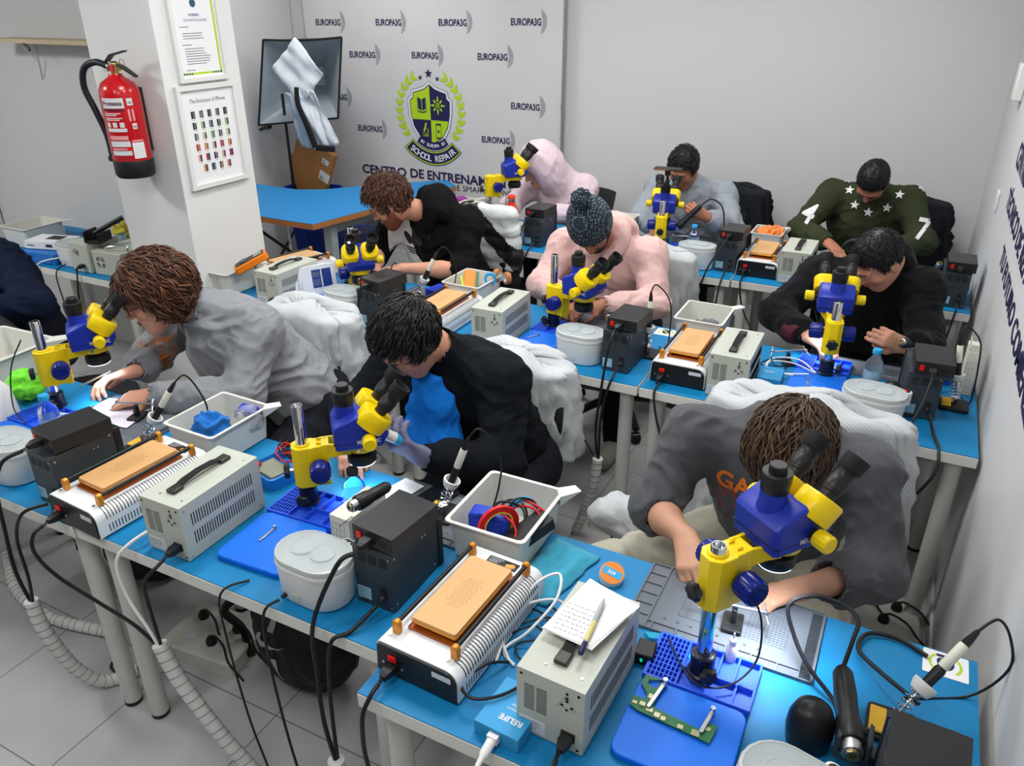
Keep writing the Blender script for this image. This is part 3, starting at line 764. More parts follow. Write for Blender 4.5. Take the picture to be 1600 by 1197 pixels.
def vobj(name, V, F, mats, parent, mi=None, org=(0,0,0)):
    if not isinstance(mats, (list, tuple)): mats = [mats]
    me = bpy.data.meshes.new(name); V = V - np.array(org)
    me.vertices.add(len(V)); me.vertices.foreach_set('co', V.astype(np.float32).ravel())
    me.loops.add(len(F)*4); me.loops.foreach_set('vertex_index', F.astype(np.int32).ravel())
    me.polygons.add(len(F)); me.polygons.foreach_set('loop_start', np.arange(0, len(F)*4, 4, dtype=np.int32))
    me.update(calc_edges=True)
    for m in mats: me.materials.append(m if not isinstance(m, str) else M[m])
    if mi is not None: me.polygons.foreach_set('material_index', np.asarray(mi, dtype=np.int32))
    me.polygons.foreach_set('use_smooth', [True]*len(me.polygons)); me.validate()
    o = bpy.data.objects.new(name, me); COL.objects.link(o)
    if parent is not None: o.parent = parent
    return o
def n3(v): v = np.array(v, float); return v/np.linalg.norm(v)
def skin_mat(name, c):
    m = mat(name, c, .5, bump=.12, bscale=500, var=.07, vscale=18, sss=.12); return m
def cloth_mat(name, c, rough=.9, bump=.35, bscale=700, var=.05, vscale=60, sheen=None):
    if sheen is None: sheen = .12 if sum(c) > .25 else 0
    return mat(name, c, rough, bump=bump, bscale=bscale, var=var, vscale=vscale, sheen=sheen, spec=.15)
SKIN = skin_mat('skin_light', srgb(206, 150, 122)); SKIN2 = skin_mat('skin_medium', srgb(190, 142, 116)); SKIN3 = skin_mat('skin_tan', srgb(176, 118, 90))
LIP = mat('lips', srgb(150, 84, 76), .45)
def hairmats(name, cols): return [mat(name+'_'+'abc'[i], srgb(*c), .48, spec=.35) for i, c in enumerate(cols)]

class Head:
    def __init__(s, c, face, up):
        s.c = np.array(c, float); f = n3(face); u = np.array(up, float); u = n3(u - f*(u@f)); s.y = f; s.z = u; s.x = np.cross(f, u)
        s.R = np.array([s.x, s.y, s.z]).T
    def p(s, x, y, z): return s.c + s.x*x + s.y*y + s.z*z
    def loc(s, V): return (np.asarray(V)-s.c) @ s.R
def add_head(v, h, g=1.0):
    R = h.R
    v.ell(h.p(0, -.012, .035), (.074, .092, .088), R, k=.0)
    v.ell(h.p(0, .020, -.035), (.060, .068, .078), R, k=.03)
    v.cone(h.p(0, .052, -.094), h.p(0, .060, -.092), .020, .020, k=.03)            # chin
    for s in (-1, 1):
        v.cone(h.p(s*.052, .0, -.045), h.p(s*.020, .055, -.092), .022, .018, k=.03) # jaw line
        v.ell(h.p(s*.040, .060, -.018), (.022, .018, .020), R, k=.025)              # cheek
        v.ell(h.p(s*.032, .094, .014), (.017, .012, .011), R, k=.012, op='sub')     # eye hollow
        v.ell(h.p(s*.031, .073, .013), (.0135, .0135, .012), R, k=.004)             # closed lid
        v.cone(h.p(s*.012, .087, .030), h.p(s*.045, .074, .032), .008, .007, k=.014)# brow
        v.ell(h.p(s*.077, -.012, -.004), (.007, .019, .030), R, k=.006)             # ear
        v.ell(h.p(s*.083, -.008, .000), (.004, .010, .017), R, k=.004, op='sub')
        v.cone(h.p(s*.006, .100, -.022), h.p(s*.012, .092, -.024), .007, .006, k=.006)
    v.cone(h.p(0, .084, .022), h.p(0, .106, -.018), .007, .0105, k=.012)            # nose
    v.ell(h.p(0, .082, -.050), (.023, .010, .0065), R, k=.008)                      # lips
    v.ell(h.p(0, .080, -.060), (.019, .010, .006), R, k=.006)
def add_hand(v, W, d, n, curl=(.5, .55, .6, .65), thumb=.5, side=1, g=1.0, spread=.10, r=1.0):
    """W wrist, d direction of the fingers, n out of the back of the hand, side: +1 thumb on d x n"""
    d = n3(d); n = np.array(n, float); n = n3(n - d*(n@d)); t = np.cross(d, n)*side; W = np.array(W, float)
    off = [.027, .009, -.009, -.026]; ln = [(.041, .025, .020), (.045, .029, .021), (.041, .027, .020), (.032, .020, .018)]; kn = [.088, .091, .086, .078]
    tips = []
    for i in range(4):
        K = W + d*kn[i]*g + t*off[i]*g
        v.cone(W + t*off[i]*.55*g + d*.006, K, .0145*g, .0100*g*r, k=.016, flat=(n, .85))
        a = 0; p = K; rr = [.0092, .0085, .0078, .0068]; di = n3(d + t*off[i]*spread*22)
        for j in range(3):
            a += curl[i]*(1.0 if j < 2 else .7); q = n3(di*math.cos(a) - n*math.sin(a)); p2 = p + q*ln[i][j]*g
            v.cone(p, p2, rr[j]*g*r, rr[j+1]*g*r, k=.004); p = p2
        tips.append(p)
    B0 = W + d*.022*g + t*.020*g - n*.006*g; B1 = B0 + n3(d*.6 + t*.75 - n*.35)*.038*g
    v.cone(B0, B1, .0155*g, .0112*g, k=.014)
    B2 = B1 + n3(d*(.9) + t*(.35-thumb*.5) - n*(.25+thumb*.3))*.030*g; v.cone(B1, B2, .0108*g*r, .0092*g*r, k=.006)
    B3 = B2 + n3(d*.95 - t*(thumb*.7-.1) - n*(.2+thumb*.3))*.025*g; v.cone(B2, B3, .0094*g*r, .0075*g*r, k=.004)
    return tips, B3
HAIRLINE = [(-.12, -.075), (-.06, -.062), (-.03, -.035), (-.005, .018), (.012, -.012), (.028, -.008), (.040, .040), (.060, .062), (.080, .078), (.12, .09)]
def make_hair(parent, org, h, style, mats, seed=1):
    """cap plus combed tapering locks, one mesh"""
    rnd = random.Random(seed); t = style.get('t', .010); hl = style.get('line', HAIRLINE); dz = style.get('dz', 0)
    ys = [q[0] for q in hl]; zs = [q[1]+dz for q in hl]
    er = np.array([.075+t, .093+t, .089+t]) + np.array(style.get('grow', (0, 0, 0))); ec = np.array([0, -.012, .035]) + np.array(style.get('shift', (0, 0, 0)))
    v = Vol(-np.array([.17]*3), np.array([.17]*3), .0042)
    v.ell(ec, er, k=0)
    for a in style.get('blobs', ()): v.ell(a[0], a[1], k=.02)
    sl, X, Y, Z_ = v.win((-.17,)*3, (.17,)*3, 0)
    lim = np.interp(Y, ys, zs) + 0*X + 0*Z_
    cut = (lim - Z_)*.8
    k = .012; f = v.f; hh = np.maximum(k-np.abs(f-cut), 0)/k; v.f = (np.maximum(f, cut) + hh*hh*k*.25).astype(np.float32)
    V, F = v.mesh(); V = smooth_v(V, F, 1); N = normals(V, F)
    dsp = fbm(V*np.array([1, 1, 1]), style.get('nsc', 60), seed, 2)
    V = V + N*(dsp*style.get('namp', .003))[:, None]
    N = normals(V, F)
    # locks
    verts = [tuple(x) for x in V]; faces = [tuple(q) for q in F]; mi = [rnd.randrange(len(mats)) if style.get('mix') else 0 for _ in faces]
    crown = np.array(style.get('crown', (0.01, -.055, .11))); comb = np.array(style.get('comb', (0, .5, -.3)), float)
    ln = style.get('len', .035); n_l = style.get('n', 500); wr = style.get('r', .0026)
    cen = V[F].mean(1); pick = [rnd.randrange(len(F)) for _ in range(n_l)]
    for i in pick:
        p = cen[i].copy(); nn = N[F[i][0]]
        if Vector(nn).dot(Vector(p-ec)) < 0: continue
        d = p-crown; d = d - nn*(d@nn); d = d/(np.linalg.norm(d)+1e-6) + comb + np.array([rnd.gauss(0, .22) for _ in range(3)])*style.get('mess', 1)
        d = d - nn*(d@nn); d = n3(d); L_ = ln*rnd.uniform(.6, 1.25); K = 5; pts = []
        lift = style.get('lift', .004)*rnd.uniform(.3, 1.4); cv = rnd.gauss(0, .25)*style.get('mess', 1)
        q = p.copy()
        for j in range(K+1):
            u = j/K
            # stay on the ellipsoid shell
            e = (q-ec)/er; m = np.linalg.norm(e)
            g = n3((q-ec)/er**2)
            base = ec + (q-ec)/max(m, 1e-3) if m > 1 or style.get('hug') else q
            pts.append(Vector(base + g*(.0012 + lift*math.sin(PI*min(u*.8+.12, 1)))))
            d = d - g*(d@g); d = n3(d + np.cross(g, d)*cv*.35 + np.array([0, 0, -style.get('grav', .1)])); q = base + d*L_/K
        o = len(verts); r0 = wr*rnd.uniform(.6, 1.3); n_ = 4; m_ = rnd.randrange(len(mats))
        for j, P in enumerate(pts):
            tt = (pts[min(j+1, K)]-pts[max(j-1, 0)]).normalized(); g = Vector(n3((np.array(P)-ec)/er**2)); a = tt.cross(g).normalized(); b = tt.cross(a)
            rr = r0*math.sin(PI*min(1, (j/K)*.85+.15))**.7 + .0002
            for s in range(n_):
                w = 2*PI*s/n_; verts.append(tuple(P + a*math.cos(w)*rr + b*math.sin(w)*rr*.55))
        for j in range(K):
            for s in range(n_):
                faces.append((o+j*n_+s, o+j*n_+(s+1) % n_, o+(j+1)*n_+(s+1) % n_, o+(j+1)*n_+s)); mi.append(m_)
    A = np.array(verts); A = h.c + A @ h.R.T
    ob = vobj('hair', A, np.array(faces), mats, parent, mi, org)
    return ob
def shape_hits(ob, org):
    me = ob.data; return BVHTree.FromPolygons([tuple(v.co) for v in me.vertices], [tuple(p.vertices) for p in me.polygons])
def decal(name, parent, target, vs, fs, X, material, off=.0018, maxd=1.3):
    """lays flat printing (verts, faces in xy) onto the surface of target; X places it in target space, casting along -z"""
    bm = bmesh.new(); bv = [bm.verts.new(v) for v in vs]
    for f in fs:
        try: bm.faces.new([bv[i] for i in f])
        except ValueError: pass
    bmesh.ops.triangulate(bm, faces=bm.faces)
    for _ in range(4):
        lg = [e for e in bm.edges if e.calc_length() > .012]
        if not lg: break
        bmesh.ops.subdivide_edges(bm, edges=lg, cuts=1); bmesh.ops.triangulate(bm, faces=[f for f in bm.faces if len(f.verts) > 3])
    tr = shape_hits(target, None); dz = -(X.to_3x3() @ Vector((0, 0, 1))).normalized()
    dead = []
    for v in bm.verts:
        p = X @ v.co; hit, nrm, ix, dist = tr.ray_cast(p - dz*.01, dz, maxd)
        if hit is None: dead.append(v)
        else: v.co = hit - dz*off
    bmesh.ops.delete(bm, geom=dead, context='VERTS')
    me = bpy.data.meshes.new(name); bm.to_mesh(me); bm.free(); me.materials.append(material if not isinstance(material, str) else M[material])
    o = bpy.data.objects.new(name, me); COL.objects.link(o); o.parent = parent
    return o
def cloth(V, F, amp, seed, sc=(9, 9, 9), fine=.0012):
    V = smooth_v(V, F, 2); N = normals(V, F)
    w = fbm(V, 4, seed+5, 1)
    q = V*np.array(sc) + np.stack([w, w*.7, -w], 1)*1.2
    d = fbm(q, 1.0, seed, 2, ridged=True)*amp + fbm(V, 45, seed+2, 1)*fine
    return V + N*d[:, None]
def person(name, label, org, h, J, skin, shirt, pants, hair=None, hmats=None, collar=None, sleeve='long', fat=1.0, seed=1, res=.007, hood=None, amp=.006, hands=(), pos=None, chest_r=(.185, .125, .20), tuck=None, shoes=None, sc=(9, 9, 9)):
    """J: joint positions; returns the person's root empty and its parts"""
    t = thing(name, label, 'person', org); org = np.array(org, float)
    J = {k: np.array(v, float) for k, v in J.items()}
    P, C, N_, SL, SR, EL, ER, WL, WR = (J[k] for k in ('P', 'C', 'N', 'SL', 'SR', 'EL', 'ER', 'WL', 'WR'))
    pts = np.array([q for k_, q in J.items() if k_ not in ('sleeve', 'foot', 'hoodback')] + [h.c]); lo = pts.min(0)-.24; hi = pts.max(0)+.24; lo[2] = max(lo[2], .0)
    sp = n3(C-P); side = n3(SL-SR); fr = n3(np.cross(sp, side)); 
    if fr[2] > .3 and fr[1] > 0: fr = -fr
    Rt = np.array([side, np.cross(sp, side), sp]).T
    # --- body skin
    v = Vol(lo, hi, res*.72)
    add_head(v, h)
    nb = h.p(0, -.035, -.045)
    v.cone(nb, N_, .052, .060, k=.03)
    v.ell(C, (.15*fat, .085*fat, .17), Rt, k=.03); v.cone(C, P, .11*fat, .12*fat, k=.05)
    v.cone(SL, SR, .055, .055, k=.04)
    for S, E, W in ((SL, EL, WL), (SR, ER, WR)):
        v.cone(S, E, .050, .039*fat**.5, k=.02); mid = E*.62+W*.38
        v.cone(E, mid, .039*fat**.5, .040*fat**.5, k=.02); v.cone(mid, W, .040*fat**.5, .0255, k=.02)
    tips = []
    for hd in hands:
        W = WL if hd['w'] == 'L' else WR
        E = EL if hd['w'] == 'L' else ER
        v.cone(W, W + n3(hd['d'])*.03, .0245, .024, k=.02, flat=(hd['n'], .75))
        tips.append(add_hand(v, W + n3(hd['d'])*.012, hd['d'], hd['n'], hd.get('curl', (.5, .55, .6, .65)), hd.get('thumb', .5), hd.get('side', 1), hd.get('g', 1.0), r=hd.get('r', 1.0)))
    V, F = v.mesh(); V = smooth_v(V, F, 1, .35)
    body = vobj('body', V, F, skin, t, None, org)
    # --- shirt
    v = Vol(lo, hi, res)
    cr = np.array(chest_r)*np.array([fat, fat, 1.0])
    v.ell(C, cr, Rt, k=0); v.ell(P + sp*.06, (.165*fat, .135*fat, .17), Rt, k=.08); v.cone(P, C, .13*fat, .145*fat, k=.07)
    v.cone(SL, SR, .072*fat**.5, .072*fat**.5, k=.06); v.cone(N_ - n3(N_-C)*.03, (C+N_)/2, .072, .11, k=.07)
    ars = J.get('sleeve', np.array([1., 1., 0]))
    cuffs = []
    for i, (S, E, W) in enumerate(((SL, EL, WL), (SR, ER, WR))):
        v.cone(S, E, .074*fat**.5, .060*fat**.5, k=.05)
        u = ars[i]                                    # how far down the forearm the sleeve reaches
        if u > 0:
            We = E + (W-E)*u
            v.cone(E, E + (We-E)*.7, .060*fat**.5, (.054 if u > .9 else .062)*fat**.5, k=.035)
            v.cone(E + (We-E)*.7, We, (.052 if u > .9 else .058)*fat**.5, (.036 if u > .9 else .050)*fat**.5, k=.02)
            cuffs.append((We, n3(W-E), .036 if u > .9 else .050))
            v.cone(We + n3(W-E)*.004, We + n3(W-E)*.05, .034 if u > .9 else .047, .03 if u > .9 else .045, k=.004, op='sub')
        else:
            cuffs.append(None)
    if collar == 'crew': 
        v.cone(N_ + n3(nb-N_)*.0, N_ + n3(nb-N_)*.025, .070, .066, k=.02)
    if collar == 'stand':
        v.cone(N_, N_ + (nb-N_)*.55, .078, .068, k=.02); v.cone(N_ + (nb-N_)*.35, N_ + (nb-N_)*1.0, .062, .070, k=.006, op='sub')
    if collar == 'hood':                              # fallen hood: a thick roll round the neck with a pouch behind
        back = -n3(fr); ax = n3(nb-N_); e1 = n3(np.cross(ax, fr)); e2 = n3(np.cross(e1, ax))
        hc = N_ + ax*.030; hb = J.get('hoodback', -h.y - np.array([0, 0, 0])); hb = n3(hb - ax*(hb@ax)); hs = n3(np.cross(ax, hb))
        prev = None
        for i in range(15):
            a = -2.55 + 5.1*i/14; q = hc + hb*math.cos(a)*.088 + hs*math.sin(a)*.092 - ax*(.035*(1-math.cos(a)))*.6
            rr = .026 + .016*max(0, math.cos(a))
            if prev is not None: v.cone(prev[0], q, prev[1], rr, k=.012)
            prev = (q, rr)
        v.ell(hc + hb*.115 - ax*.055, (.105, .045, .085), np.array([hs, hb, ax]).T, k=.03)
    if hood == 'up':
        R = h.R
        v.ell(h.p(0, -.030, .030), (.112, .128, .134), R, k=.02); v.cone(h.p(0, -.06, -.03), N_, .10, .10, k=.05); v.cone(h.p(0, -.02, -.06), N_, .098, .11, k=.04)
        v.ell(h.p(0, .105, -.012), (.078, .100, .118), R, k=.010, op='sub'); v.ell(h.p(0, .0, .01), (.086, .104, .108), R, k=.01, op='sub')
    V, F = v.mesh(); V = cloth(V, F, amp, seed, sc)
    gar = vobj('sweatshirt', V, F, shirt, t, None, org)
    if cuffs and J.get('sleeve', None) is not None or True:
        for c in cuffs:
            if c is None: continue
            p, d, r = c
            b = B().lathe([(r+.001, -.050), (r+.0045, -.046), (r+.0045, -.006), (r+.001, 0.0), (r-.004, .001), (r-.005, -.010)], Vector(p-org), d, 30, cap=False)
            o = obj('cuff', b, shirt, gar, smooth=60)
    # --- trousers and shoes
    if pants is not None:
        v = Vol(lo-np.array([.05, .05, .05]), hi+np.array([.02, .02, 0]), res*1.3)
        v.ell(P - sp*.02, (.175*fat, .14*fat, .13), Rt, k=0)
        for s in ('L', 'R'):
            H, K_, A = J['H'+s], J['K'+s], J['A'+s]
            v.cone(P*.6+H*.4, H, .11*fat, .10*fat, k=.05); v.cone(H, K_, .098*fat, .072, k=.05); v.cone(K_, A, .070, .052, k=.04)
        V, F = v.mesh(); V = cloth(V, F, amp*.8, seed+9)
        vobj('trousers', V, F, pants, t, None, org)
        for s in ('L', 'R'):
            A = J['A'+s]; d = n3(J.get('foot', np.array([0, -1., 0]))); d = n3(np.array([d[0], d[1], 0]))
            v = Vol(A-.26, A+.26, .007); z0 = A[2]-.075
            f0 = np.array([A[0], A[1], z0+.045]) - d*.045; f1 = f0 + d*.20; f1[2] = z0+.038
            sd = np.cross(d, [0, 0, 1.])
            v.cone(f0, f1, .042, .040, k=0); v.cone(f0+d*.01, f0+d*.03+np.array([0, 0, .05]), .042, .044, k=.03); v.cone(f0+d*.05+[0,0,.03], f1-d*.05, .034, .03, k=.03)
            sl, X, Y, Z_ = v.win(A-.26, A+.26, 0); v.f = np.maximum(v.f, (z0+.003-Z_)+0*X+0*Y).astype(np.float32)
            V, F = v.mesh(); vobj('shoe', V, F, shoes or 'blackm', t, None, org)
    hr = None
    if hair: hr = make_hair(t, org, h, hair, hmats, seed)
    # brows and lips
    b = B()
    for s in (-1, 1):
        b.tube([Vector(h.p(s*.012, .0945, .029)-org), Vector(h.p(s*.028, .0935, .0355)-org), Vector(h.p(s*.046, .080, .031)-org)], lambda u: .0030*(1-.6*u), n=6, sub=4)
    obj('eyebrows', b, (hmats or [M['ink']])[0], t)
    b = B().ball(Vector(h.p(0, .0885, -.0502)-org), .004)
    lb = B().tube([Vector(h.p(-.021, .083, -.0545)-org), Vector(h.p(-.007, .0925, -.0520)-org), Vector(h.p(.007, .0925, -.0520)-org), Vector(h.p(.021, .083, -.0545)-org)], lambda u: .0035*math.sin(PI*(.1+.8*u))+.001, n=6, sub=4)
    lb.tube([Vector(h.p(-.019, .082, -.0570)-org), Vector(h.p(0, .0915, -.0600)-org), Vector(h.p(.019, .082, -.0570)-org)], lambda u: .0038*math.sin(PI*(.1+.8*u))+.001, n=6, sub=4)
    obj('lips', lb, LIP, t)
    return dict(t=t, body=body, shirt=gar, hair=hr, tips=tips, org=org, h=h, J=J, fr=fr, side=side, sp=sp, nb=nb)
def beard(P, mats, seed=3, full=True):
    h = P['h']; rnd = random.Random(seed); v = Vol(-np.array([.13]*3), np.array([.13]*3), .004)
    v.ell((0, .020, -.035), (.0625, .0705, .080), k=0); v.cone((0, .052, -.096), (0, .060, -.094), .023, .023, k=.03)
    for s in (-1, 1): v.cone((s*.053, .0, -.045), (s*.020, .055, -.094), .0245, .0205, k=.03)
    v.ell((0, .085, -.055), (.021, .022, .0115), k=.004, op='sub')
    sl, X, Y, Z_ = v.win((-.13,)*3, (.13,)*3, 0)
    lim = np.where(np.abs(X) < .026, -.034, -.040 + (np.abs(X)-.026)*.9) + 0*Y + 0*Z_
    v.f = np.maximum(np.maximum(v.f, (Z_-lim)*.8), (-.005-Y)*1.0 + 0*Z_ + 0*X).astype(np.float32)
    V, F = v.mesh(); V = smooth_v(V, F, 1); N = normals(V, F); V = V + N*(fbm(V, 190, seed, 1)*.0022)[:, None]
    vobj('beard', h.c + V @ h.R.T, F, mats, P['t'], None, P['org'])
def glasses(P, rim='black', thick=.0014):
    h = P['h']; org = P['org']; b = B(); lens_ = B()
    for s in (-1, 1):
        ring = []
        for i in range(20):
            a = 2*PI*i/20; ring.append(Vector(h.p(s*.032+.023*math.cos(a), .104-.010*abs(.5*math.cos(a)), .010+.018*math.sin(a))-org))
        b.tube(ring, thick, n=6, sub=1, closed=True)
        lens_.add(ring, [tuple(range(20))])
        b.tube([Vector(h.p(s*.055, .100, .016)-org), Vector(h.p(s*.074, .070, .016)-org), Vector(h.p(s*.083, -.005, .016)-org), Vector(h.p(s*.083, -.020, .004)-org)], thick, n=6, sub=3)
    b.tube([Vector(h.p(-.010, .105, .012)-org), Vector(h.p(0, .108, .016)-org), Vector(h.p(.010, .105, .012)-org)], thick, n=6, sub=3)
    g = obj('glasses', b, rim, P['t']); obj('glasses_lenses', lens_, mat('spectacle_glass', (1, 1, 1), .02, trans=1, ior=1.05, alpha=.35), g, smooth=0)
# ================================================================ THE DEVICES, STATION BY STATION
OWN = dict(A='before the woman in grey hoodie', Bm='before man in black jacket', C='nearest the camera, before charcoal sweatshirt man',
           D='before bearded man in black logo hoodie', E='before man in bobble hat', F='before man in black hooded jacket',
           G='before person in pale pink hood', H='before man in grey sweater', I='before man in green star sweatshirt')
p = make_transformer(); TR = []
for i, (x, y, a, w) in enumerate([(-1.585, 1.035, .01, 'A'), (-.487, .966, -.04, 'Bm'), (-2.624, 2.53, -.03, 'D0'), (-1.500, 2.565, .03, 'D'), (-.530, 2.548, .02, 'E'), (-.532, 3.93, .0, 'H'), (-2.46, 3.91, .02, 'G')]):
    lab = {'A': 'grey beige transformer with black handle, between long white separator and blue mat, front row left',
           'Bm': 'grey beige transformer with handwritten paper and pen on top, nearest the camera',
           'D0': 'grey beige transformer behind the white toolkit box, middle row left',
           'D': 'grey beige transformer left of the bobble hat man\'s blue mat',
           'E': 'grey beige transformer above the charcoal sweatshirt man\'s back, middle row right',
           'H': 'grey beige transformer below the tray with orange cloth, back row',
           'G': 'grey beige transformer half hidden by the bearded man, back row left'}[w]
    TR.append(put(p, i == 0, lab, (x, y, Z), a))
p = make_separator()
for i, (x, y, a, lab) in enumerate([(-1.925, 1.000, -.06, 'white screen separator with tan plate in front row left, beside dark slate station'),
        (-.818, .962, -.045, 'white screen separator with tan plate nearest the camera, beside blue box'),
        (-1.835, 2.53, .0, 'white screen separator with tan plate behind the black hair, middle row'),
        (-.746, 2.566, .0, 'white screen separator with black back panel, right of bobble hat man\'s station'),
        (-.744, 3.955, .0, 'white screen separator below the tray with orange cloth, back row'),
        (-2.865, 2.75, -.25, 'white screen separator beside the orange multimeter, next to the column'),
        (-1.74, 3.95, .0, 'white screen separator partly behind the bobble hat, back row')]):
    put(p, i == 0, lab, (x, y, Z), a)
p = make_station(); q = make_psu()
for i, (x, y, a, w) in enumerate([(-2.040, 1.045, -.05, 'A'), (-.984, 1.118, -.0, 'Bm'), (-2.046, 2.534, .0, 'D'), (-.940, 2.582, -.02, 'E'), (.098, 2.690, .09, 'F'),
        (-1.941, 3.942, -.0, 'G'), (-.859, 3.985, -.0, 'H'), (.190, 3.925, .04, 'I'), (.135, .960, -.02, 'C')]):
    s = 'front row left, before the woman' if w == 'A' else OWN[w]
    put(p, i == 0, 'dark slate hot air station ' + s, (x, y, Z), a)
    dx, dy = {'A': (-.012, .035), 'Bm': (-.004, .012), 'D': (.012, .012), 'E': (.010, .010), 'F': (.012, -.01), 'G': (-.005, .02), 'H': (.006, .01), 'I': (.0, .0), 'C': (-.005, .0)}[w]
    put(q, i == 0, 'black power unit on the hot air station ' + s, (x+dx, y+dy, Z+.1675), a + {'Bm': -.10, 'D': -.15, 'A': -.12}.get(w, -.03))
p = make_ultra()
for i, (x, y, a, w) in enumerate([(-2.235, 1.10, .0, 'A'), (-1.085, 1.100, -.03, 'Bm'), (-2.165, 2.60, -.02, 'D'), (-1.050, 2.635, -.03, 'E'), (.010, 2.600, -.10, 'F'),
        (-2.050, 3.95, -.03, 'G'), (-.962, 4.005, -.03, 'H'), (.022, .985, -.22, 'C')]):
    s = 'cut by the left edge, front row' if w == 'A' else ('cut by the bottom edge of the photo' if w == 'C' else OWN[w])
    put(p, i == 0, 'white oval ultrasonic cleaner with clear lid ' + s, (x, y, Z), a)
p = make_silicone()
for i, (x, y, a, w) in enumerate([(-1.405, 1.075, .05, 'Bm'), (-.308, .985, .0, 'C'), (-2.43, 2.57, .0, 'D'), (-1.345, 2.585, -.02, 'E'), (-.283, 2.70, -.02, 'F'), (-2.24, 3.96, .0, 'G'), (-1.19, 3.98, .0, 'H'), (-2.56, 1.08, .0, 'A')]):
    s = 'cut by the left edge, front row' if w == 'A' else OWN[w]
    put(p, i == 0, 'blue silicone mat with part compartments ' + s, (x, y, Z), a).scale = ({'Bm': .86, 'C': .88, 'D': .66, 'E': .76, 'F': .76, 'G': .56, 'H': .66}.get(w, 1), 1, 1)
p = make_greymat()
for i, (x, y, a, w) in enumerate([(-.400, 1.284, .0, 'C'), (-1.36, 1.39, -.03, 'Bm'), (-2.40, 1.32, .0, 'A'), (-1.28, 2.86, -.02, 'E'), (-.30, 2.93, .0, 'F'), (-1.25, 4.15, 0, 'H'), (-2.30, 2.80, 0, 'D')]):
    if w == 'A': s = 'under the hands of the woman in grey hoodie'
    else: s = OWN[w]
    zz = Z if w in ('C',) else Z
    o = put(p, i == 0, 'grey repair mat ' + s, (x, y, zz), a)
    if w == 'Bm': o.location.x = -1.145; o.scale = (.74, .74, 1)
    if w == 'A': o.scale = (.9, .9, 1)
    if w == 'D': o.location = (-2.10, 2.80, Z); o.scale = (.6, .9, 1)
    if w == 'E': o.location = (-1.245, 2.935, Z); o.scale = (.85, .55, 1)
    if w == 'F': o.location = (-.20, 2.96, Z); o.scale = (.9, .48, 1)
    if w == 'H': o.location = (-1.21, 4.325, Z); o.scale = (.6, .45, 1)
    if w == 'C': o.location = (-.400, 1.334, Z); o.scale = (1, .80, 1)
RT = PI/180
for (w, x, y, az, bz, ph, li) in [('A', -2.485, 1.42, 55, .085, .31, .45), ('Bm', -1.335, 1.365, 42, .06, .30, .45), ('C', -.200, 1.250, 53, .185, .325, 1.1), ('D', -2.31, 2.86, -42, .035, .30, 0.0),
        ('E', -1.27, 2.865, -14, .060, .31, 0.0), ('F', -.168, 2.888, 99, .085, .28, .4), ('G', -2.325, 4.24, 40, .165, .29, 0.0), ('H', -1.235, 4.24, 102, .04, .25, 0.0)]:
    s = {'A': 'used by the woman in grey hoodie', 'C': 'nearest the camera, before charcoal sweatshirt man'}.get(w, OWN[w])
    m = make_microscope(bz, ph, True, li)
    m['label'] = 'yellow and blue stereo microscope ' + s; m.location = (x, y, Z+.0205 if w not in ('A',) else Z+.0205); m.rotation_euler = (0, 0, az*RT)
# ================================================================ CHAIRS
def make_chair():
    t = thing('office_chair', '', 'chair', group='black swivel office chairs')
    obj('seat', B().prism([(.23*math.cos(a)*(1-.0*abs(math.sin(a))), .22*math.sin(a)) for a in [2*PI*i/24 for i in range(24)]], .36, .41), mat('black_chair_fabric', (.012, .012, .014), .9, bump=.3, bscale=600), t, bevel=.02)
    rings = []
    for i in range(9):
        u = i/8; z = .54+.29*u; w = .20*math.sin(PI*(.18+.64*u))**.5
        rings.append([(w*math.cos(a), .205+.045*u-.05*math.sin(PI*u) + .018*math.sin(a) - .05*(1-abs(math.cos(a))**2)*0 + .05*(w*math.cos(a)/.2)**2*-1, z) for a in [2*PI*k/20 for k in range(20)]])
    obj('backrest', B().loft(rings), 'black_chair_fabric', t, smooth=60)
    obj('back_bracket', B().tube([(0, .10, .355), (0, .22, .38), (0, .245, .48), (0, .225, .66)], .016, n=8), 'black', t)
    cb = obj('gas_column', B().cyl((0, 0, .10), (0, 0, .36), .025, n=16).cyl((0, 0, .24), (0, 0, .30), .032, n=16), 'black', t)
    for k in range(5):
        a = 2*PI*k/5+.3; c, s = math.cos(a), math.sin(a)
        g = obj('base_leg', B().tube([(0, 0, .12), (.15*c, .15*s, .11), (.29*c, .29*s, .075)], lambda u: .026-.008*u, n=8), 'black', t)
        obj('caster', B().cyl((.29*c-.02*s, .29*s+.02*c, .0275), (.29*c+.02*s, .29*s-.02*c, .0275), .0268, n=16).cyl((.29*c, .29*s, .04), (.29*c, .29*s, .075), .008, n=8), 'black', g)
    return t
ch = make_chair()
CH = [(-2.12, 2.105, 0, 'black swivel chair under the woman in grey hoodie'), (-1.14, 2.095, 0, 'black swivel chair under the man in black jacket'),
      (-.15, 2.07, 0, 'black swivel chair under the man in charcoal sweatshirt'), (-2.15, 3.60, 0, 'black swivel chair under the bearded man in black logo hoodie'),
      (-1.18, 3.575, 0, 'black swivel chair under the man in bobble hat'), (-.05, 3.64, -.3, 'black swivel chair under the man in black hooded jacket'),
      (-2.03, 4.93, -.4, 'black swivel chair under the person in pale pink hood'), (-1.16, 4.98, -.3, 'black swivel chair under the man in grey sweater'),
      (-.16, 4.96, -.3, 'black swivel chair under the man in green star sweatshirt'), (-3.80, 2.10, 2.6, 'black swivel chair under the navy sweater person at the left edge'),
      (-3.17, 1.95, 2.9, 'empty black swivel chair with armrest behind the first microscope on the left')]
for i, (x, y, a, lab) in enumerate(CH): put(ch, i == 0, lab, (x, y, 0), a)

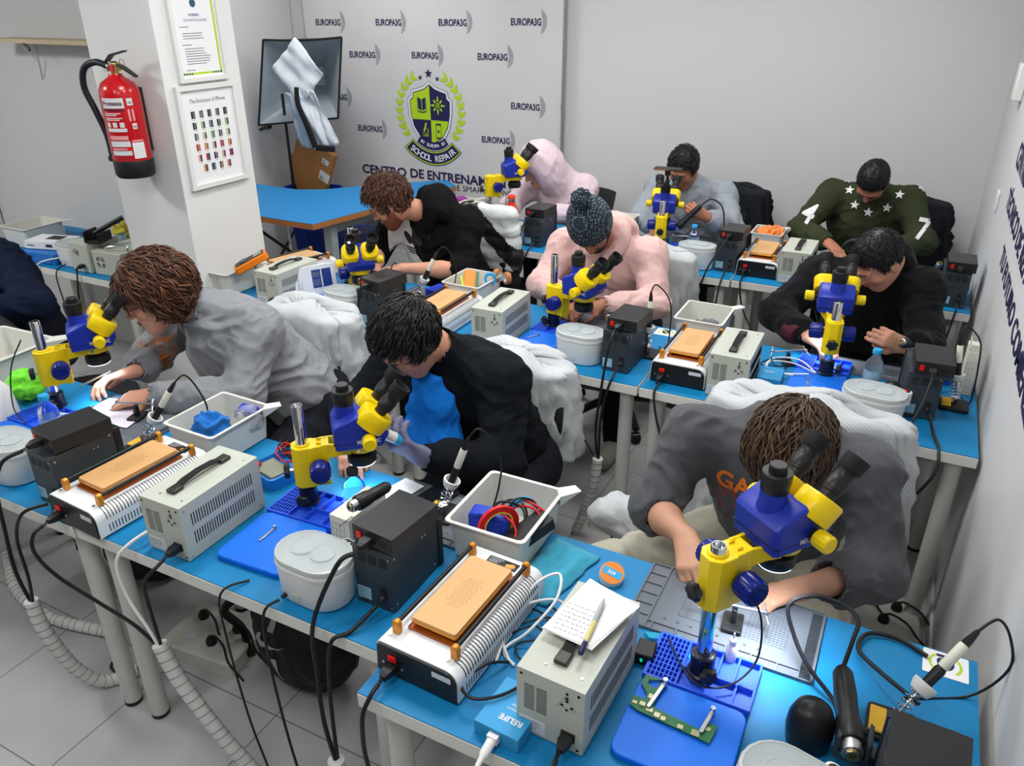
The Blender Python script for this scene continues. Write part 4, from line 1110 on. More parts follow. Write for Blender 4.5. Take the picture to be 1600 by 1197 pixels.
def drape(label, c, w, z0, z1, seed, material, depth=.11, flare=.08, amp=.02, name='white_gown', cat='gown', rz=0.0, skew=0.0):
    """cloth hung over a chair back: a thin wrinkled shell, open below"""
    rnd = random.Random(seed); nu, nv = 96, 44; V = []; F = []
    cr, sr = math.cos(rz), math.sin(rz)
    for j in range(nv):
        v_ = j/(nv-1)
        for i in range(nu):
            a = 2*PI*i/nu; top = min(1, v_/.22)
            k = math.sin(top*PI/2)
            fl_ = 1 + flare*max(0, v_-.2)*2.0
            z = z1 - (z1-z0)*max(0, v_-.10)/.90 - (1-k)*0 + .03*(k < 1)*0
            if v_ < .22: z = z1 - .05*(1-math.cos(top*PI/2))
            else: z = z1 - .05 - (z1-.05-z0)*(v_-.22)/.78
            x = (w/2)*math.cos(a)*fl_*(.35+.65*k if k < 1 else 1)
            sgn = math.sin(a); y = depth/2*math.copysign(abs(sgn)**.6, sgn)*k*fl_
            wv = noise.noise(Vector((math.cos(a)*1.5+seed, math.sin(a)*1.5, v_*2)))
            fold = (1-abs(noise.noise(Vector((math.cos(a)*4.5+seed+wv, math.sin(a)*4.5, v_*1.1+wv))))*2.6)*.6 + (1-abs(noise.noise(Vector((math.cos(a)*9+seed, math.sin(a)*9+wv*2, v_*5))))*2.4)*.25
            q = 1 + fold*amp/.07*min(1, .25+v_*1.4); z += .030*noise.noise(Vector((x*9+seed, y*9, 2)))*(1-v_) - .05*abs(math.cos(a))**3*(v_ < .3)*(1-v_*3.3)
            x *= 1 + (q-1)*.6; y = y*q + fold*amp*.6; z += noise.noise(Vector((math.cos(a)*2+seed*3, math.sin(a)*2, 5)))*.07*v_**3
            z -= skew*math.cos(a)*v_*.5
            V.append((c[0] + x*cr - y*sr, c[1] + x*sr + y*cr, z))
    for j in range(nv-1):
        for i in range(nu): F.append((j*nu+i, j*nu+(i+1) % nu, (j+1)*nu+(i+1) % nu, (j+1)*nu+i))
    V = np.array(V); F = np.array(F); V[:nu] = V[:nu].mean(0)*.3 + V[:nu]*.7
    o = vobj(name, V, F, material, None, None, (c[0], c[1], z0)); o.location = (c[0], c[1], z0)
    md = o.modifiers.new('thickness', 'SOLIDIFY'); md.thickness = .004
    return tag(o, label, cat, 'white disposable gowns hung on chair backs' if name == 'white_gown' else None)
GOWN = mat('white_gown_fabric', srgb(192, 196, 198), .85, bump=.5, bscale=120, stretch=(1, 1, 6))
def stripes(m, sc=260):
    nt = m.node_tree; bs = nt.nodes['Principled BSDF']; w = nt.nodes.new('ShaderNodeTexWave'); w.inputs['Scale'].default_value = sc/6.28; w.inputs['Distortion'].default_value = 1.5; w.bands_direction = 'DIAGONAL'
    tc = nt.nodes.new('ShaderNodeTexCoord'); r = nt.nodes.new('ShaderNodeValToRGB'); c = bs.inputs['Base Color'].default_value
    r.color_ramp.elements[0].position = .05; r.color_ramp.elements[0].color = (c[0]*.78, c[1]*.78, c[2]*.78, 1); r.color_ramp.elements[1].position = .25; r.color_ramp.elements[1].color = tuple(c)
    nt.links.new(tc.outputs['Object'], w.inputs['Vector']); nt.links.new(w.outputs['Fac'], r.inputs[0]); nt.links.new(r.outputs[0], bs.inputs['Base Color'])
stripes(GOWN)
drape('white disposable gown over the chair back of the woman in grey hoodie', (-2.13, 2.315, 0), .43, .50, .915, 3, GOWN, amp=.022, depth=.20)
drape('white disposable gown over the chair back of man in black jacket, longest of all', (-1.18, 2.305, 0), .44, .50, .895, 5, GOWN, amp=.022, depth=.20, flare=.07)
drape('white disposable gown over the chair back of charcoal sweatshirt man', (-.16, 2.28, 0), .55, .45, .95, 8, GOWN, amp=.024, depth=.19)
drape('pale grey gown over the chair back of man in bobble hat', (-1.16, 3.785, 0), .46, .42, .905, 11, GOWN, amp=.020, depth=.20)
JK = mat('navy_black_jacket_fabric', srgb(18, 22, 32), .8, bump=.3, bscale=300)
drape('black jacket over the chair back of man in grey sweater', (-1.09, 5.17, 0), .50, .50, .96, 14, JK, amp=.03, depth=.13, name='black_jacket', cat='jacket')
drape('dark navy jacket over the chair back of man in green star sweatshirt', (-.07, 5.13, 0), .50, .50, 1.0, 17, JK, amp=.03, depth=.13, name='navy_jacket', cat='jacket')
# puffer jacket: quilted white with black panels
def puffer():
    t = thing('puffer_jacket', 'white quilted puffer jacket with black panels over the bearded man\'s chair', 'jacket', (-2.07, 3.78, .45))
    v = Vol((-.33, -.2, -.02), (.33, .2, .58), .008)
    for k in range(7):
        z = .06+.072*k; w = .145-.010*abs(k-3)
        v.cone((-w, 0, z), (w, 0, z), .052, .052, k=.012)
    V, F = v.mesh(); V = cloth(V, F, .006, 4); c = V[F].mean(1)
    mi = ((np.abs(c[:, 2] - .40 + .9*(c[:, 0]-.02)) < .065) | ((c[:, 2] < .20) & (c[:, 0] > -.02 + .2*(c[:, 2])))).astype(int)
    vobj('jacket_shell', V, F, [mat('white_puffer', srgb(206, 212, 210), .6), mat('black_puffer', (.012, .012, .013), .5)], t, mi)
puffer()

# ================================================================ PEOPLE
def legs(P, yaw=0.0, sp=.13, kz=.50, ky=.42, fy=.05):
    P = np.array(P, float); c, s = math.cos(yaw), math.sin(yaw); f = np.array([s, -c, 0]); r = np.array([c, s, 0])
    d = {}
    for n_, k in (('L', 1), ('R', -1)):
        H = P + r*k*.09 - np.array([0, 0, .02]); K_ = P + r*k*sp + f*ky; K_[2] = kz; A = K_ - f*fy + r*k*.02; A[2] = .08
        d['H'+n_], d['K'+n_], d['A'+n_] = H, K_, A
    d['foot'] = f
    return d
def J_(P, C, N, SL, SR, EL, ER, WL, WR, sleeve=(1, 1), **k):
    d = dict(P=P, C=C, N=N, SL=SL, SR=SR, EL=EL, ER=ER, WL=WL, WR=WR, sleeve=sleeve); d.update(k); return d
def strings(P, c='black', ln=.13, gap=.035):
    f = P['fr']; org = P['org']; N_ = P['J']['N']; s = P['side']; b = B(); tr = shape_hits(P['shirt'], None)
    dn = -P['sp']
    for k in (-1, 1):
        pts = []
        for i in range(6):
            q = N_ + s*k*gap + f*.35 + dn*(.05+ln*i/5) - org
            hit, nr, ix, ds = tr.ray_cast(Vector(q), Vector(-f), .6)
            if hit is not None: pts.append(hit + Vector(f)*.004)
        if len(pts) > 2: b.tube(pts, .0028, n=6, sub=3)
    if b.v: obj('drawstrings', b, c, P['t'])
def printing(P, name, vs, fs, at, right, up, material, label=None, off=.002):
    org = Vector(P['org']); X = frame(Vector(at)-org, right, up)
    o = decal(name, P['shirt'], P['shirt'], vs, fs, X, material, off)
    if label: o['label'] = label
    return o
def star_poly(r, r2=None, n=5, rot=PI/2):
    r2 = r2 or r*.42; V = [(0, 0, 0)]
    for i in range(2*n):
        a = rot + PI*i/n; q = r if i % 2 == 0 else r2; V.append((q*math.cos(a), q*math.sin(a), 0))
    return V, [(0, i+1, (i+1) % (2*n)+1) for i in range(2*n)]

# --- 1 man in charcoal sweatshirt
h = Head((-.150, 1.745, 1.045), (-.25, -.48, -.84), (.0, -.85, .5))
J = J_((-.17, 2.10, .56), (-.19, 2.00, .84), (-.185, 1.885, .985), (.03, 1.93, .93), (-.41, 1.93, .93), (.10, 1.80, .725), (-.475, 1.80, .735), (-.05, 1.60, .772), (-.345, 1.635, .790), (.62, .10))
J.update(legs((-.17, 2.10, .53), .15)); J.update(HR=(-.32, 2.02, .52), KR=(-.58, 1.74, .53), AR=(-.58, 1.84, .08))
BR = hairmats('brown_hair', [(58, 42, 30), (76, 56, 40), (92, 70, 50)])
P3 = person('person', 'man in charcoal sweatshirt with bowed brown-haired head, nearest the camera', (-.17, 2.10, 0), h, J, SKIN2,
    cloth_mat('charcoal_jersey', srgb(80, 81, 85)), cloth_mat('beige_trousers_cloth', srgb(182, 178, 160)),
    dict(t=.014, len=.065, n=1500, r=.0024, comb=(-.25, .7, -.1), crown=(.01, -.105, .05), lift=.010, mess=1.3, grow=(.006, .008, .004), grav=.05), BR, 'crew', fat=1.08, seed=11, res=.006, amp=.007,
    hands=[dict(w='L', d=(-.75, -.6, -.15), n=(-.1, .0, 1), side=1), dict(w='R', d=(.35, -.85, -.12), n=(-.45, -.1, .88), side=-1, curl=(.35, .55, .7, .75), thumb=.7)], shoes='white')
# chest print
vs, fs = text_mesh('GAME', .075, bold=True)
for off_, m_ in ((0, mat('orange_flame_print', srgb(238, 122, 40), .8)),):
    printing(P3, 'chest_print', vs, fs, (-.335, 1.72, .860), (1, .0, 0), (0, .3, 1), m_, 'orange outlined lettering')
flm = mat('red_flame_print', srgb(190, 52, 58), .8); rnd = random.Random(5); b = B()
for i in range(46):
    x = rnd.uniform(0, .20); y = rnd.uniform(-.11, -.005); l_ = rnd.uniform(.01, .03)
    b.tube([(x, y, 0), (x+.006, y+l_*.5, 0), (x-.003, y+l_, 0)], .0016, n=4, sub=2)
printing(P3, 'flame_print', b.v, b.f, (-.335, 1.70, .860), (1, .0, 0), (0, .3, 1), flm, 'red flame drawing below the lettering')
chain = B().tube([Vector(h.p(-.082, .0, -.02))-Vector(P3['org']), Vector(h.p(-.085, .05, -.05))-Vector(P3['org']), Vector(h.p(-.070, .115, -.045))-Vector(P3['org'])], .0012, n=5)
obj('neck_chain', chain, 'gold', P3['t'])

# --- 2 man in black jacket with grey glove
h = Head((-1.262, 1.785, 1.100), (-.22, -.66, -.72), (-.1, -.6, .8))
J = J_((-1.14, 2.15, .55), (-1.19, 2.03, .83), (-1.225, 1.925, 1.005), (-1.03, 1.94, .955), (-1.44, 1.96, .90), (-.955, 1.80, .745), (-1.56, 1.83, .76), (-1.095, 1.60, .835), (-1.40, 1.64, .80))
J.update(legs((-1.14, 2.15, .53), .1))
BK = hairmats('black_hair', [(16, 15, 16), (24, 22, 22), (34, 31, 30)])
P2 = person('person', 'man in black jacket with black tousled hair looking into the microscope, wearing grey glove', (-1.14, 2.15, 0), h, J, SKIN,
    cloth_mat('black_fleece', srgb(13, 17, 22), bump=.2), cloth_mat('dark_trousers', srgb(24, 26, 32)),
    dict(t=.013, len=.045, n=1300, r=.0024, comb=(.1, .9, -.2), crown=(0, -.105, .06), lift=.009, mess=1.0, grow=(.004, .004, .004)), BK, 'stand', fat=1.1, seed=21, res=.006, amp=.006,
    hands=[dict(w='L', d=(-.45, -.55, .60), n=(.35, -.75, -.5), side=-1, curl=(.65, .75, .8, .8), thumb=.7), dict(w='R', d=(.5, -.7, -.15), n=(0, 0, 1), side=-1)], shoes='white')
def glove(P, W, hd, material, name='glove'):
    v = Vol(np.array(W)-.24, np.array(W)+.24, .0042)
    W = np.array(W, float); v.cone(W - n3(hd['d'])*.02, W + n3(hd['d'])*.03, .031, .029, k=.0)
    add_hand(v, W + n3(hd['d'])*.012, hd['d'], hd['n'], hd['curl'], hd['thumb'], hd['side'], 1.03, r=1.14)
    V, F = v.mesh(); return vobj(name, V, F, material, P['t'], None, P['org'])
glove(P2, (-1.095, 1.60, .835), dict(d=(-.45, -.55, .60), n=(.35, -.75, -.5), side=-1, curl=(.65, .75, .8, .8), thumb=.7), mat('grey_violet_glove', srgb(112, 112, 138), .55))
# blue undershirt seen under the open jacket
v = Vol((-1.42, 1.62, .66), (-1.0, 2.0, 1.04), .006); v.ell((-1.225, 1.835, .835), (.085, .045, .145), k=0); v.cone((-1.30, 1.80, .75), (-1.16, 1.80, .75), .05, .05, k=.05)
V, F = v.mesh(); V = cloth(V, F, .009, 77); vobj('undershirt', V, F, cloth_mat('bright_blue_cloth', srgb(14, 104, 190), sheen=0), P2['t'], None, P2['org'])

# --- 3 woman in grey hoodie
h = Head((-2.285, 1.735, 1.085), (-.48, -.78, -.34), (-.22, -.22, .95))
J = J_((-2.03, 2.14, .56), (-2.165, 1.965, .84), (-2.20, 1.875, 1.000), (-2.00, 1.90, .955), (-2.40, 1.98, .93), (-1.955, 1.745, .765), (-2.50, 1.83, .78), (-2.195, 1.585, .792), (-2.365, 1.655, .82), hoodback=(.8, .5, .1))
J.update(legs((-2.03, 2.14, .53), .1))
AU = hairmats('auburn_hair', [(60, 36, 24), (84, 50, 32), (108, 68, 44)])
HB = [(-.14, -.095), (-.06, -.10), (-.03, -.095), (.0, -.080), (.015, -.03), (.03, .03), (.05, .062), (.08, .082), (.12, .09)]
P1 = person('person', 'woman in grey hoodie with auburn bob and glasses, turned to the left microscope', (-2.03, 2.14, 0), h, J, SKIN,
    cloth_mat('grey_marl_jersey', srgb(136, 138, 142), var=.12, vscale=250), cloth_mat('dark_trousers', srgb(24, 26, 32)),
    dict(t=.024, len=.070, n=1900, r=.0030, comb=(0, -.15, -.5), crown=(.01, .05, .12), lift=.016, mess=1.9, line=HB, grow=(.016, .012, .012), shift=(0, -.012, -.004), grav=.25, nsc=26, namp=.012, mix=1), AU, 'stand', fat=1.16, seed=31, res=.006, amp=.008,
    hands=[dict(w='L', d=(-.80, -.45, -.12), n=(.1, -.35, .93), side=-1, curl=(.25, .35, .4, .45), thumb=.4), dict(w='R', d=(-.55, -.75, -.10), n=(-.2, .2, .95), side=1, curl=(.4, .5, .6, .65), thumb=.5)])
glasses(P1, mat('dark_glasses_rim', srgb(40, 40, 52), .3), .0018)
b = B(); rnd = random.Random(3)
for i in range(26):
    x = rnd.uniform(0, .11); y = rnd.uniform(0, .11)
    b.tube([(x, y, 0), (x+.02, y+.012*rnd.choice((-1, 1)), 0), (x+.045, y, 0), (x+.06, y+.015, 0)], .0014, n=4, sub=3)
printing(P1, 'chest_print', b.v, b.f, (-2.47, 1.70, .775), (.85, .5, 0), (-.1, .15, 1), mat('orange_line_print', srgb(240, 130, 30), .8), 'orange line drawing')

# --- 4 bearded man in black logo hoodie
h = Head((-2.325, 3.20, 1.100), (-.70, -.42, -.58), (-.4, -.25, .88))
J = J_((-2.14, 3.58, .56), (-2.19, 3.45, .85), (-2.215, 3.355, 1.030), (-2.01, 3.43, .985), (-2.405, 3.37, .96), (-1.955, 3.275, .785), (-2.49, 3.26, .80), (-2.195, 3.09, .812), (-2.36, 3.12, .81), (.10, .1), hoodback=(.75, .55, .1))
J.update(legs((-2.14, 3.58, .53)))
GI = hairmats('ginger_hair', [(66, 40, 28), (84, 52, 36), (102, 66, 48)])
P4 = person('person', 'bearded man in black hoodie with white trefoil panel, bending over the middle row', (-2.14, 3.58, 0), h, J, SKIN,
    cloth_mat('black_jersey', srgb(12, 12, 14), bump=.2), cloth_mat('dark_trousers', srgb(24, 26, 32)),
    dict(t=.016, len=.04, n=1300, r=.0026, comb=(.1, .8, .1), crown=(.0, -.06, .10), lift=.012, mess=1.8, grow=(.0, .010, .010)), GI, 'hood', fat=1.08, seed=41, res=.007, amp=.006,
    hands=[dict(w='L', d=(-.92, -.30, -.15), n=(.1, .0, 1), side=-1, curl=(.4, .5, .55, .6)), dict(w='R', d=(-.1, -.9, -.15), n=(0, 0, 1), side=-1)])
beard(P4, [mat('ginger_beard', srgb(120, 70, 46), .7)]); glasses(P4, mat('dark_glasses_rim', srgb(40, 40, 52), .3), .0016)
g = B(); 
for i in range(20):
    for j in range(24): g.add([(i*.013, j*.013, 0), (i*.013+.013, j*.013, 0), (i*.013+.013, j*.013+.013, 0), (i*.013, j*.013+.013, 0)], [(0, 1, 2, 3)])
rt, upv = (.95, .30, 0), (0, .1, 1)
printing(P4, 'white_front_panel', g.v, g.f, (-2.385, 3.235, .70), rt, upv, 'inkwhite', 'white front panel', .0015)
def leaf(cx, cy, l_, w_, a):
    V = []
    for i in range(20):
        u = 2*PI*i/20; x = l_/2*math.cos(u); y = w_/2*math.sin(u)*(1-.25*math.cos(u)); V.append((cx+x*math.cos(a)-y*math.sin(a), cy+x*math.sin(a)+y*math.cos(a), 0))
    return V
tb = B()
for cx, a, l_ in ((.06, PI/2+.55, .075), (.10, PI/2, .10), (.14, PI/2-.55, .075)): V = leaf(cx, .155+(.01 if a == PI/2 else 0), l_, .036, a); tb.add(V, [tuple(range(20))])
for k in range(3): tb.box(.045+.006*k, .100-.013*k, -.0001, .155-.006*k, .107-.013*k, .0001)
printing(P4, 'trefoil_logo', tb.v, tb.f, (-2.335, 3.225, .755), rt, upv, 'ink', 'black three-leaf logo with stripes', .003)
strings(P4)
bd = B().tube([Vector(np.array((-2.232, 3.075, .812)) - P4['org']) + Vector((0, .027*math.cos(a), .027*math.sin(a))) for a in [2*PI*i/16 for i in range(16)]], .003, n=6, sub=1, closed=True)
obj('wrist_band', bd, 'black', P4['t'])

# --- 5 man in bobble hat
h = Head((-1.245, 3.20, 1.105), (.18, -.52, -.82), (.05, -.75, .65))
J = J_((-1.22, 3.60, .56), (-1.24, 3.47, .84), (-1.235, 3.35, 1.005), (-1.03, 3.40, .95), (-1.45, 3.41, .94), (-.945, 3.25, .775), (-1.50, 3.24, .79), (-1.115, 3.055, .815), (-1.30, 3.05, .81), hoodback=(.3, 1, .1))
J.update(legs((-1.22, 3.60, .53), 0, ky=.40, fy=-.02))
P5 = person('person', 'man in pink hoodie and dark knitted bobble hat, middle row', (-1.22, 3.60, 0), h, J, SKIN3,
    cloth_mat('pink_jersey', srgb(216, 178, 172)), cloth_mat('dark_trousers', srgb(24, 26, 32)), None, BK, 'hood', fat=1.08, seed=51, res=.007, amp=.006,
    hands=[dict(w='L', d=(-.75, -.6, -.15), n=(.1, .0, 1), side=-1), dict(w='R', d=(.5, -.8, -.15), n=(0, 0, 1), side=-1)], shoes=mat('beige_suede_shoe', srgb(176, 172, 156), .9))
beard(P5, BK[:1], full=False)
def beanie(P):
    h = P['h']; v = Vol((-.16,)*3, (.16, .16, .26), .0045)
    v.ell((0, -.012, .045), (.101, .118, .122), k=0); v.cone((0, -.02, .13), (0, -.035, .168), .066, .034, k=.05)
    sl, X, Y, Z_ = v.win((-.16,)*3, (.16, .16, .26), 0)
    lim = np.interp(Y, [-.12, -.04, .04, .12], [-.035, -.010, .030, .058]) + 0*X + 0*Z_
    v.f = np.maximum(v.f, (lim-Z_)*.9).astype(np.float32)
    V, F = v.mesh(); V = smooth_v(V, F, 1)
    A = h.c + V @ h.R.T
    kn = bpy.data.materials.new('dark_knit_with_white_flecks'); kn.use_nodes = True; nt = kn.node_tree; bs = nt.nodes['Principled BSDF']; bs.inputs['Roughness'].default_value = .95
    tc = nt.nodes.new('ShaderNodeTexCoord'); mp = nt.nodes.new('ShaderNodeMapping'); mp.inputs['Scale'].default_value = (1, 1, 1.25)
    vo = nt.nodes.new('ShaderNodeTexVoronoi'); vo.inputs['Scale'].default_value = 95; vo.inputs['Randomness'].default_value = .35
    rp = nt.nodes.new('ShaderNodeValToRGB'); rp.color_ramp.elements[0].position = .16; rp.color_ramp.elements[0].color = srgb(170, 186, 192) + (1,); rp.color_ramp.elements[1].position = .34; rp.color_ramp.elements[1].color = srgb(24, 38, 50) + (1,)
    bp = nt.nodes.new('ShaderNodeBump'); bp.inputs['Distance'].default_value = .004; bp.invert = True
    for a, b_ in ((tc.outputs['Object'], mp.inputs[0]), (mp.outputs[0], vo.inputs['Vector']), (vo.outputs['Distance'], rp.inputs[0]), (rp.outputs[0], bs.inputs[0]), (vo.outputs['Distance'], bp.inputs['Height']), (bp.outputs[0], bs.inputs['Normal'])): nt.links.new(a, b_)
    hat = vobj('bobble_hat', A, F, kn, P['t'], None, P['org'])
    v = Vol((-.06,)*3, (.06,)*3, .004); v.ell((0, 0, 0), (.043,)*3, k=0); V, F = v.mesh(); N = normals(V, F); V = V + N*(fbm(V, 110, 3, 1)*.012)[:, None]
    vobj('bobble', h.p(0, -.050, .212) + V, F, kn, hat, None, P['org'])
    for s in range(1): 
        b = B().box(-.012, -.002, -.008, .012, .002, .008); X = frame(Vector(h.p(0, .088, .052)-P['org']), h.x, h.z)
        obj('hat_label', B().add(b.v, b.f, X=X), mat('tan_hat_label', srgb(120, 100, 70), .7), hat, smooth=0)
beanie(P5); strings(P5, mat('pink_cord', srgb(220, 180, 176), .8), .05)

# --- 6 man in black hooded jacket
h = Head((-.078, 3.285, 1.095), (-.55, -.42, -.72), (-.35, -.5, .8))
J = J_((-.08, 3.62, .56), (-.10, 3.53, .84), (-.085, 3.445, 1.01), (.10, 3.46, .95), (-.30, 3.47, .94), (.150, 3.26, .79), (-.425, 3.27, .825), (.085, 3.12, .825), (-.275, 3.115, .805), hoodback=(.3, 1, .1))
J.update(legs((-.08, 3.62, .53)))
P6 = person('person', 'man in black hooded jacket with short black hair holding a hot air handpiece', (-.08, 3.62, 0), h, J, SKIN,
    cloth_mat('black_softshell', srgb(14, 15, 18), bump=.15, sheen=.05), cloth_mat('dark_trousers', srgb(24, 26, 32)),
    dict(t=.007, len=.016, n=1300, r=.0018, comb=(0, .9, -.2), crown=(.0, -.06, .11), lift=.003, mess=1), BK, 'hood', fat=1.12, seed=61, res=.007, amp=.007,
    hands=[dict(w='L', d=(-.65, -.45, .35), n=(.1, -.9, .3), side=-1, curl=(.7, .8, .85, .9), thumb=.6), dict(w='R', d=(.75, -.55, -.12), n=(0, 0, 1), side=-1)])
b = B().lathe([(.0405, -.05), (.041, -.01), (.036, .01)], Vector((-.275, 3.115, .805))-Vector(P6['org']) - Vector((.04, .0, 0)), (.72, -.7, -.1), 24)
obj('maroon_cuff', b, mat('maroon_cloth', srgb(72, 20, 34), .9), P6['t'])

# --- 7 person in pale pink hood
h = Head((-2.165, 4.60, 1.045), (-.66, -.50, -.56), (-.4, -.3, .85))
J = J_((-2.03, 4.94, .56), (-2.06, 4.83, .80), (-2.09, 4.73, .955), (-1.91, 4.77, .91), (-2.28, 4.78, .89), (-1.87, 4.62, .775), (-2.38, 4.62, .78), (-2.05, 4.48, .80), (-2.285, 4.465, .80))
J.update(legs((-2.03, 4.94, .53)))
P7 = person('person', 'person with pale pink hood pulled up, behind the orange bottle in the back row', (-2.03, 4.94, 0), h, J, SKIN,
    cloth_mat('pale_pink_jersey', srgb(222, 200, 208)), cloth_mat('dark_trousers', srgb(24, 26, 32)),
    dict(t=.008, len=.03, n=500, r=.0024, comb=(0, 1, -.5), lift=.006), BK, None, fat=1.02, seed=71, res=.007, hood='up', amp=.005,
    hands=[dict(w='L', d=(-.7, -.6, -.15), n=(0, 0, 1), side=-1), dict(w='R', d=(-.2, -.9, -.1), n=(0, 0, 1), side=-1, curl=(.7, .8, .8, .9))])
# --- 8 man in grey sweater
h = Head((-1.262, 4.70, 1.105), (-.12, -.78, -.60), (0, -.6, .8))
J = J_((-1.22, 5.0, .56), (-1.24, 4.91, .81), (-1.24, 4.82, .985), (-1.04, 4.85, .935), (-1.45, 4.85, .93), (-.93, 4.66, .80), (-1.49, 4.64, .80), (-1.035, 4.475, .885), (-1.34, 4.46, .80))
J.update(legs((-1.22, 5.0, .53)))
P8 = person('person', 'man in grey sweater holding a black hot air handpiece, back row centre', (-1.22, 5.0, 0), h, J, SKIN3,
    cloth_mat('blue_grey_jersey', srgb(150, 156, 164)), cloth_mat('dark_trousers', srgb(24, 26, 32)),
    dict(t=.010, len=.022, n=1100, r=.0022, comb=(0, .8, .2), crown=(.0, -.06, .11), lift=.007, mess=1.4), BK, 'crew', fat=1.04, seed=81, res=.007, amp=.006,
    hands=[dict(w='L', d=(-.55, -.35, .35), n=(.15, -.95, .1), side=-1, curl=(.85, .9, .9, .9), thumb=.8), dict(w='R', d=(.4, -.85, -.15), n=(0, 0, 1), side=-1)])
# --- 9 man in green star sweatshirt
h = Head((-.222, 4.695, 1.125), (-.12, -.40, -.90), (0, -.9, .42))
J = J_((-.21, 5.0, .56), (-.23, 4.91, .86), (-.23, 4.82, 1.04), (-.03, 4.86, 1.0), (-.43, 4.86, 1.0), (.085, 4.64, .84), (-.545, 4.62, .84), (-.09, 4.46, .82), (-.37, 4.43, .835), )
J.update(legs((-.21, 5.0, .53)))
P9 = person('person', 'man in dark green sweatshirt with white stars, back row right', (-.21, 5.0, 0), h, J, SKIN3,
    cloth_mat('olive_green_jersey', srgb(52, 58, 38)), cloth_mat('dark_trousers', srgb(24, 26, 32)),
    dict(t=.005, len=.010, n=1100, r=.0016, comb=(0, .8, 0), lift=.002, mess=1), BK, 'crew', fat=1.08, seed=91, res=.007, amp=.006,
    hands=[dict(w='L', d=(-.8, -.5, -.1), n=(0, 0, 1), side=-1), dict(w='R', d=(.6, -.75, -.15), n=(0, 0, 1), side=-1)])
sv, sf = star_poly(.027)
up9 = (0, .25, 1)
for x, z, d in ((-.335, 1.092, .2), (-.291, 1.011, 0), (-.215, .977, 0), (-.126, 1.013, -.1), (-.079, 1.092, .1)):
    c, s = math.cos(d), math.sin(d); o = B().add([(a*1.18, b*1.18, 0) for a, b, _ in sv], sf)
    printing(P9, 'star_outline', o.v, o.f, (x, 4.62, z), (1, 0, 0), up9, 'ink', None, .0018)
    printing(P9, 'white_star', sv, sf, (x, 4.62, z), (1, 0, 0), up9, 'inkwhite', 'white star', .0035)
for x, z in ((-.36, 1.13), (.02, 1.12)):
    printing(P9, 'white_star', sv, sf, (x, 4.86, 1.3), (1, 0, 0), (0, 1, 0), 'inkwhite', 'white star', .0035)
for s_, x, z, a in (('4', -.545, .935, -.35), ('7', .035, .905, -.1)):
    vs, fs = text_mesh(s_, .15, bold=True); vs = [(p_[0]*.9, p_[1], 0) for p_ in vs]
    printing(P9, 'sleeve_number', vs, fs, (x, 4.44, z), (math.cos(a), 0, math.sin(a)), (-math.sin(a), .2, math.cos(a)), 'inkwhite', 'white number on the sleeve', .003)
# --- 10 navy sweater at the left edge
h = Head((-4.10, 1.86, 1.10), (-.2, -.8, -.5), (0, -.3, .95))
J = J_((-3.86, 2.16, .56), (-3.84, 2.08, .82), (-3.93, 1.98, 1.0), (-3.66, 2.03, .95), (-4.12, 2.05, .93), (-3.37, 1.96, .80), (-4.2, 1.9, .78), (-3.60, 1.74, .80), (-4.0, 1.72, .80))
J.update(legs((-3.86, 2.16, .53)))
P0 = person('person', 'person in navy sweater with thin pink shoulder stripe, cut by the left edge', (-3.86, 2.16, 0), h, J, SKIN,
    cloth_mat('navy_knit', srgb(16, 24, 46)), cloth_mat('dark_trousers', srgb(24, 26, 32)), dict(t=.008, len=.02, n=400), BK, 'crew', fat=1.12, seed=101, res=.009, amp=.007,
    hands=[dict(w='L', d=(-.5, -.8, -.1), n=(0, 0, 1), side=-1), dict(w='R', d=(.3, -.9, -.1), n=(0, 0, 1), side=-1)])
b = B().tube([(0, 0, 0), (.06, -.02, 0), (.12, -.06, 0), (.17, -.12, 0)], .0022, n=4, sub=6)
printing(P0, 'shoulder_stripe', b.v, b.f, (-3.78, 2.04, 1.2), (1, 0, 0), (0, 1, 0), mat('pink_piping', srgb(226, 176, 170), .8), 'thin pink stripe', .002)
# ================================================================ BACKDROP BANNER
def WV(x, z): return 5.345 + .010*math.sin(x*5+1.2*z) + .006*math.sin(x*11-z*4)
bn = thing('printed_backdrop', 'large white school backdrop printed with logos, shield crest and lettering', 'banner', (-3.45, 5.345, .36))
BO = Vector((-3.45, 5.345, .36))
def onb(b, m, name, off=.003, label=None):
    bm = bmesh.new(); bv = [bm.verts.new(v) for v in b.v]
    for f_ in b.f:
        try: bm.faces.new([bv[i] for i in f_])
        except ValueError: pass
    for _ in range(4 if off else 0):
        lg = [e for e in bm.edges if e.calc_length() > .05]
        if not lg: break
        bmesh.ops.triangulate(bm, faces=[f_ for f_ in bm.faces if len(f_.verts) > 3]); lg = [e for e in bm.edges if e.calc_length() > .05]
        bmesh.ops.subdivide_edges(bm, edges=lg, cuts=1); bmesh.ops.triangulate(bm, faces=[f_ for f_ in bm.faces if len(f_.verts) > 3])
    bm.verts.index_update()
    q = B(); q.v = [(v.co.x-BO.x, WV(v.co.x, v.co.y)-BO.y-off, v.co.y-BO.z) for v in bm.verts]; q.f = [tuple(v.index for v in f_.verts) for f_ in bm.faces]; q.m = [0]*len(q.f); bm.free()
    o = obj(name, q, m, bn, smooth=0)
    if label: o['label'] = label
    return o
b = B(); nx, nz = 60, 40
X0, X1, Z0, Z1 = -4.57, -2.335, .36, 2.06
for j in range(nz+1):
    for i in range(nx+1): b.v.append((X0+(X1-X0)*i/nx, Z0+(Z1-Z0)*j/nz, 0))
for j in range(nz):
    for i in range(nx): k = j*(nx+1)+i; b.f.append((k, k+1, k+nx+2, k+nx+1)); b.m.append(0)
